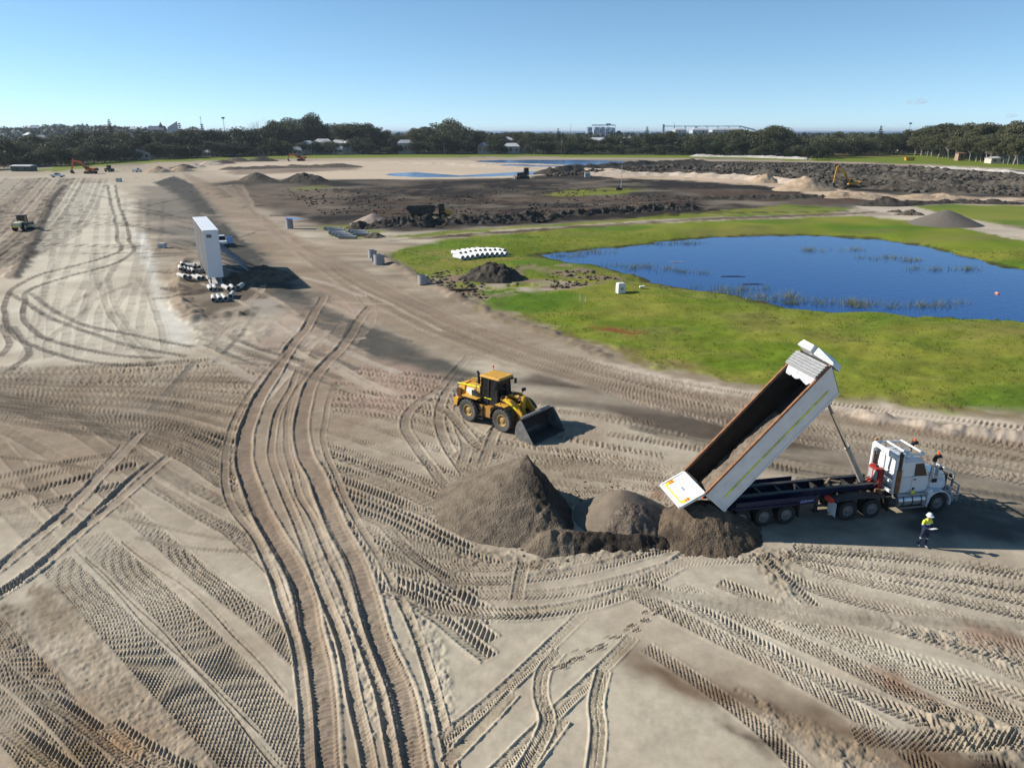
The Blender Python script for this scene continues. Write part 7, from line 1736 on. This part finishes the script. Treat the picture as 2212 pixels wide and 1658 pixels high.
# ============================================================ houses, masts, silos and the skyline
ROOFW = mat('pale_roof', (.46, .46, .47), .6, .1, .10, .3); ROOFG = mat('grey_roof', (.26, .27, .29), .6, .1, .1, .3); WALLC = mat('cream_wall', (.48, .43, .35), .8, 0, .08, .4); WALLB = mat('brick_wall', (.24, .13, .09), .85, 0, .15, .5); ROOFR = mat('tile_roof', (.20, .11, .09), .8, 0, .15, .4)
def house(name, label, x, y, w, d, h, rh, wall, roof, rz=0.0, z=0.0, cat='house', group=None, windows=3, hip=.25):
    t = thing(name, label, cat, (x, y, z), rz, group)
    mb = MB(); mb.box(-w / 2, w / 2, -d / 2, d / 2, -.5, h); wl = mb.build('wall', wall, t)
    o_ = .5; mb = MB(); W2, D2 = w / 2 + o_, d / 2 + o_; hx_ = w * hip
    mb.add([(-W2, -D2, h), (W2, -D2, h), (W2, D2, h), (-W2, D2, h), (-W2 + hx_, 0, h + rh), (W2 - hx_, 0, h + rh)], [(0, 1, 5, 4), (1, 2, 5), (2, 3, 4, 5), (3, 0, 4), (3, 2, 1, 0)]); mb.build('roof', roof, t, smooth=False)
    for k in range(windows):
        mb = MB(); xx = -w / 2 + w * (k + .5) / max(windows, 1); mb.box(xx - .7, xx + .7, -d / 2 - .06, -d / 2 + .02, h * .35, h * .78); mb.build('window', GLS, wl)
    return t
HS = [(310, 322, 352, 12, 'half hidden in the trees below the church', ROOFG), (700, 300, 470, 15, 'pale roofed, high in the gap of the tall clump', ROOFW), (735, 302, 480, 14, 'second pale roof right of the tall clump', ROOFW), (828 * .885, 316, 455, 12, 'steep silver roof low in the tree line', ROOFW),
      (762, 301, 490, 12, 'small white roof right of the twin roofs', ROOFW), (668, 304, 500, 10, 'white gable in the tall clump', ROOFW), (640, 317, 450, 10, 'bluish-white wall low in the tall clump', ROOFG), (876, 302, 480, 12, 'pale roof in the dip of the trees', ROOFW), (1000, 308, 470, 13, 'white roof right of the second tall clump', ROOFW), (1050, 308, 480, 12, 'grey roof left of the water tower', ROOFG), (1105, 309, 470, 14, 'long pale roof left of the water tower', ROOFW), (1125, 318, 455, 12, 'white wall low left of the water tower', ROOFW), (1085, 294, 700, 20, 'distant white roof above the trees', ROOFW), (1835, 303, 470, 12, 'low grey roof behind the brown field', ROOFG), (1290, 297, 800, 22, 'pale shed in front of the silos', ROOFW), (1360, 296, 800, 22, 'pale shed right of the silos', ROOFW), (560, 325, 420, 10, 'pale roof beside the bare trees', ROOFW), (450, 328, 400, 9, 'white roof low among the left trees', ROOFW), (90, 330, 330, 9, 'grey roof in the far left trees', ROOFG), (1900, 320, 420, 9, 'white wall glimpsed behind the lone gum', ROOFW), (1945, 312, 480, 9, 'pale roof by the lone gum', ROOFW)]
for k, (xd, yt, Y, w, lb, rf) in enumerate(HS):
    if Y < 600: Y = base_Y(xd) + 12 + (k * 7) % 20 + (125 if 1780 < xd < 1960 else 0)
    p = col_at(xd, Y); zt = min(max(z_at(yt, Y), 5.0), 13); rh = min(2.6, zt * .4)
    house('house', 'house, ' + lb, p.x, p.y, w, w * .7, zt - rh, rh, WALLC, rf, pr.uniform(-.4, .4), group='houses among the trees')
for k in range(24):
    xd = pr.uniform(-120, 400); Y = pr.uniform(1000, 1750); p = col_at(xd, Y); z = hill_z(xd, Y)
    house('hill_house', f'{NTH[k % 20] if k < 20 else "further " + NTH[k - 20]} {pr.choice(["small", "low", "wide"])} pale-roofed house on the left-hand rise, {"high up" if Y > 1500 else ("half way up" if Y > 1250 else "low down")}, {"toward the left edge" if xd < 60 else ("in the middle" if xd < 230 else "near the church")}', p.x, p.y, pr.uniform(11, 20), 10, 8, 3.5, WALLC, pr.choice([ROOFW, ROOFW, ROOFG]), pr.uniform(-.6, .6), z, group='houses on the rise', windows=0)
q = at(2180, 353); house('cream_house', 'low cream house with a pale roof at the right edge', q.x, q.y, 24, 9, 3.0, 1.2, WALLC, ROOFW, R(-8), windows=6)
q = at(2072, 347); house('pump_house', 'small rust-brown hut among the pale trunks', q.x, q.y, 4.2, 4, 4.6, .5, mat('hut_brown', (.32, .20, .13), .8, 0, .2, 1), ROOFR, windows=1, cat='hut')
q = src(60, 418); house('green_shed', 'long dark green shed at the left edge of the strip', q.x, q.y, 9.5, 5, 2.4, .6, mat('shed_green', (.04, .07, .06), .6, 0, .1, .5), ROOFW, R(-4), windows=2, cat='shed', hip=.02)
q = at(1964, 347); t = thing('skip_bin', 'yellow skip bin on the grass by the pale-trunked grove', 'bin', (q.x, q.y, 0), R(5))
mb = MB(); mb.hexa([(-2.6, -1, .1), (2.6, -1, .1), (2.6, 1, .1), (-2.6, 1, .1), (-3.2, -1.1, 2.0), (3.2, -1.1, 2.0), (3.2, 1.1, 2.0), (-3.2, 1.1, 2.0)]); mb.build('bin_body', YEL, t); mb = MB(); mb.box(-3.3, 3.3, -1.2, -1.0, 1.95, 2.15); mb.box(-3.3, 3.3, 1.0, 1.2, 1.95, 2.15); mb.build('lip', YELD, t)
# church on the rise
Yc = 1300; p = col_at(342, Yc); z0 = 8; t = thing('church', 'dark church with a slender spire on the left skyline', 'church', (p.x, p.y, 0)); SLATE = mat('slate', (.07, .09, .14), .6, 0, .1, .1)
top = z_at(275, Yc); mb = MB(); mb.box(-12, 14, -7, 7, 0, top - 4); wl = mb.build('wall', WALLB, t); mb = MB(); mb.prism([(-12.5, top - 4), (14.5, top - 4), (14.5, top + 1), (-12.5, top + 1)], -1.5, 1.5); mb.hexa([(-12.5, -7.5, top - 4), (14.5, -7.5, top - 4), (14.5, 7.5, top - 4), (-12.5, 7.5, top - 4), (-12.5, -.4, top + 2), (14.5, -.4, top + 2), (14.5, .4, top + 2), (-12.5, .4, top + 2)]); mb.build('roof', SLATE, t, smooth=False)
mb = MB(); mb.box(5, 10, -2.5, 2.5, 0, top + 3); mb.build('tower', WALLB, t); zt = z_at(263, Yc); mb = MB(); mb.cyl((7.5, 0, top + 3), (7.5, 0, zt), 2.8, .05, 8); mb.build('spire', SLATE, t, smooth=False); mb = MB(); mb.box(-9, -7.6, -.6, .6, top, z_at(271, Yc)); mb.build('chimney', WALLB, t)
for k in range(5): MB().box(-10 + k * 3.2, -8.6 + k * 3.2, -7.06, -6.98, top - 12, top - 6).build('window', GLS, wl)
p = col_at(378, 1350); zt = z_at(262, 1350); t = thing('sail_roof', 'pale pointed sail roof beside the church', 'building', (p.x, p.y, 0)); mb = MB(); mb.hexa([(-10, -2, 10), (8, -2, 10), (8, 2, 10), (-10, 2, 10), (-9, -1.5, z_at(275, 1350)), (8, -.3, zt), (8, .3, zt), (-9, 1.5, z_at(275, 1350))]); mb.build('sail', mat('sail_pink', (.55, .48, .46), .6), t); mb = MB(); mb.box(-10, 8, -2.2, 2.2, 0, 9.95); mb.build('wall', WALLC, t)
# masts and flood lights
def mast(name, label, xd, yt, Y, head=False, r=.27):
    Y = max(Y, base_Y(xd) + 45) if r > .25 else base_Y(xd) - 6
    p = col_at(xd, Y); zt = z_at(yt, Y); t = thing(name, label, 'mast', (p.x, p.y, 0)); mb = MB(); mb.cyl((0, 0, -.3), (0, 0, zt), r, r * .55, 8); mb.build('pole', STEEL, t)
    mb = MB()
    if head: mb.box(-1.1, 1.1, -.3, .3, zt - 1.3, zt); mb.build('lamp_bank', STEEL, t)
    else: mb.bar((-.8, 0, zt - 1), (.8, 0, zt - 1), .2); mb.build('crossarm', STEEL, t)
mast('radio_mast', 'thin mast left of the flood light on the skyline', 443, 251, 560)
mast('flood_light', 'flood light mast with a square lamp bank over the left trees', 491, 253, 560, True)
mast('radio_mast', 'thin mast standing over the trees left of the silos', 1232, 268, 900)
mast('radio_mast', 'tall mast in the middle of the long conveyor', 1455, 265, 2000, r=.7)
mast('flood_light', 'flood light mast over the trees above the brown field', 1957, 265, 700, True)
mast('flood_light', 'flood light mast just left of the dark pine', 2022, 268, 800, True)
mast('flood_light', 'flood light mast in the right-hand grove skyline', 2148, 272, 800, True)
mast('flood_light', 'farthest right flood light mast', 2196, 272, 800, True)
mast('power_pole', 'pale pole in front of the dip in the tree line', 960, 308, 418, r=.2)
q = src(1516, 464); t = thing('light_pole', 'slender pale pole standing on the dark soil flat', 'pole', (q.x, q.y, 0)); zt = z_at(357, q.y); mb = MB(); mb.cyl((0, 0, -.3), (0, 0, zt), .13, .07, 8); mb.build('shaft', ALU, t); mb = MB(); mb.cyl((0, 0, 0), (0, 0, .7), .5, .4, 10); mb.box(-1.6, -.4, -.5, .5, 0, .9); mb.build('footing', BLKD, t)
Yw = base_Y(1216) - 8; p = col_at(1216, Yw); zt = z_at(303, Yw); t = thing('water_tower', 'dark lattice tower with a tank in front of the trees', 'tower', (p.x, p.y, 0)); mb = MB()
for sx in (-1, 1):
    for sy in (-1, 1): mb.bar((sx * 1.2, sy * 1.2, 0), (sx * .9, sy * .9, zt - 2.4), .22)
for k in range(4): mb.bar((-1.1, -1.1, k * 2.4), (1.1, -1.1, (k + 1) * 2.4), .12); mb.bar((1.1, 1.1, k * 2.4), (-1.1, 1.1, (k + 1) * 2.4), .12)
mb.build('lattice', BLKD, t); mb = MB(); mb.cyl((0, 0, zt - 2.4), (0, 0, zt), 1.5, 1.5, 14); mb.build('tank', BLKD, t)
# grain silos and conveyor
SILO = mat('silo_steel', (.30, .36, .45), .5, .2, .08, .05); GANT = mat('gantry_grey', (.45, .46, .48), .6, .1, .1, .05)
for k, (xd, w, yt, Y) in enumerate([(1272, 7, 274.5, 1800), (1287, 7.5, 274, 1810), (1300, 7.5, 274, 1820), (1313, 7.5, 274.5, 1830), (1322, 6, 276, 1790)]):
    p = col_at(xd, Y); zt = z_at(yt, Y); t = thing('grain_silo', ['leftmost blue-grey grain silo of the cluster', 'second blue-grey grain silo of the cluster', 'middle blue-grey grain silo of the cluster', 'fourth blue-grey grain silo of the cluster', 'rightmost and lowest grain silo of the cluster'][k], 'silo', (p.x, p.y, 0), group='grain silos')
    mb = MB(); mb.cyl((0, 0, 0), (0, 0, zt - 1.5), w, w, 20); mb.build('barrel', SILO, t); mb = MB(); mb.cyl((0, 0, zt - 1.5), (0, 0, zt + .8), w * 1.03, w * .15, 20); mb.build('cone_roof', SILO, t)
pA = col_at(1278, 1790); pB = col_at(1328, 1790); zt = z_at(271.5, 1790); t = thing('silo_gallery', 'narrow gallery running over the grain silos', 'gallery', (pA.x, pA.y, 0)); L = pB.x - pA.x; mb = MB(); mb.box(0, L, -1, 1, zt, zt + 2.0); mb.box(L * .6, L * .8, -1.5, 1.5, zt + 2, zt + 4.5); mb.build('gallery', SILO, t); mb = MB()
for k in range(4): mb.bar((L * k / 3, 0, 0), (L * k / 3, 0, zt), .8)
mb.build('leg', SILO, t)
Yg = 2200; pA = col_at(1432, Yg); pB = col_at(1596, Yg); zt = z_at(273.5, Yg); t = thing('conveyor', 'long pale conveyor gantry on towers along the right skyline', 'conveyor', (pA.x, pA.y, 0)); L = pB.x - pA.x
for k in range(4):
    mb = MB(); a0 = L * k / 4 + (1 if k else 0); mb.box(a0, L * (k + 1) / 4 - 1, -2, 2, zt, zt + 2.0); mb.build('gantry_span', GANT, t)
for k in range(8):
    mb = MB(); x = L * k / 7; mb.box(x - (3 if k in (0, 3) else 1), x + (3 if k in (0, 3) else 1), -1.5, 1.5, 0, zt + (6 if k in (0,) else 0) - .01); mb.build('tower', GANT, t)
for k, (a, b_) in enumerate([(.08, .22), (.3, .5), (.55, .95)]):
    p = Vector((pA.x + L * (a + b_) / 2, Yg - 60, 0)); w = L * (b_ - a); house('port_shed', ['short white shed under the left end of the conveyor', 'white shed under the middle of the conveyor', 'longest white shed under the right end of the conveyor'][k], p.x, p.y, w, 40, z_at(280.5, Yg) , 5, ROOFW, ROOFW, windows=0, cat='shed', group='sheds under the conveyor')
pC = col_at(1630, Yg); mb = MB(); mb.bar((L, 0, zt + 1), (pC.x - pA.x, 0, zt - 9), 4, 3); mb.build('sloping_span', GANT, t)
# sea strip behind everything
mb = MB(); mb.add([(-9000, 5200, 1.2), (26000, 4200, 1.2), (34000, 33000, 1.2), (-9000, 33000, 1.2)], [(0, 1, 2, 3)])
sea = mb.build('sea', water_mat('sea_water', (.03, .09, .17), .35, .02, .02), smooth=False); tag(sea, 'thin blue strip of sea on the horizon', kind='structure')
# two small clouds low over the right
def cloud(label, xd, yd, Y, w, h, seed):
    p = col_at(xd, Y); z = z_at(yd, Y); g = np.random.default_rng(seed); m = MATS.get('cloud_vapour')
    if not m:
        m = bpy.data.materials.new('cloud_vapour'); m.use_nodes = True; nt = m.node_tree; nt.nodes.remove(nt.nodes['Principled BSDF'])
        pv = nt.nodes.new('ShaderNodeVolumePrincipled'); pv.inputs['Color'].default_value = (1, .97, .95, 1); pv.inputs['Density'].default_value = .010; pv.inputs['Anisotropy'].default_value = .2
        nt.links.new(pv.outputs[0], nt.nodes['Material Output'].inputs['Volume']); MATS['cloud_vapour'] = m
    bm = bmesh.new()
    for k in range(9):
        mtx = Matrix.Translation((g.normal(0, w * .3), g.normal(0, w * .1), g.normal(0, h * .22))) @ Matrix.Diagonal((w * g.uniform(.12, .3), w * .15, h * g.uniform(.2, .5), 1))
        bmesh.ops.create_icosphere(bm, subdivisions=2, radius=1, matrix=mtx)
    me = bpy.data.meshes.new('cloud'); bm.to_mesh(me); bm.free(); me.materials.append(m)
    o = link(bpy.data.objects.new('cloud', me)); o.location = (p.x, p.y, z); tag(o, label, 'cloud')

cloud('small pinkish cloud low over the right-hand trees', 1978, 220, 5200, 130, 28, 1)
cloud('tiny pale cloud at the right edge of the sky', 2172, 250, 5200, 110, 26, 2)
# air: thin haze over the whole place
hb = MB(); hb.box(-38000, 38000, -36000, 38000, -4.0, 62.0)
haze = hb.build('haze', None, smooth=False); tag(haze, 'thin bluish haze over the far country', kind='stuff')
hm = bpy.data.materials.new('thin_haze'); hm.use_nodes = True; nt = hm.node_tree; nt.nodes.remove(nt.nodes['Principled BSDF'])
pv = nt.nodes.new('ShaderNodeVolumePrincipled'); pv.inputs['Color'].default_value = (.80, .90, 1.0, 1); pv.inputs['Density'].default_value = 0.00006; pv.inputs['Anisotropy'].default_value = 0.2
nt.links.new(pv.outputs[0], nt.nodes['Material Output'].inputs['Volume']); haze.data.materials.append(hm)
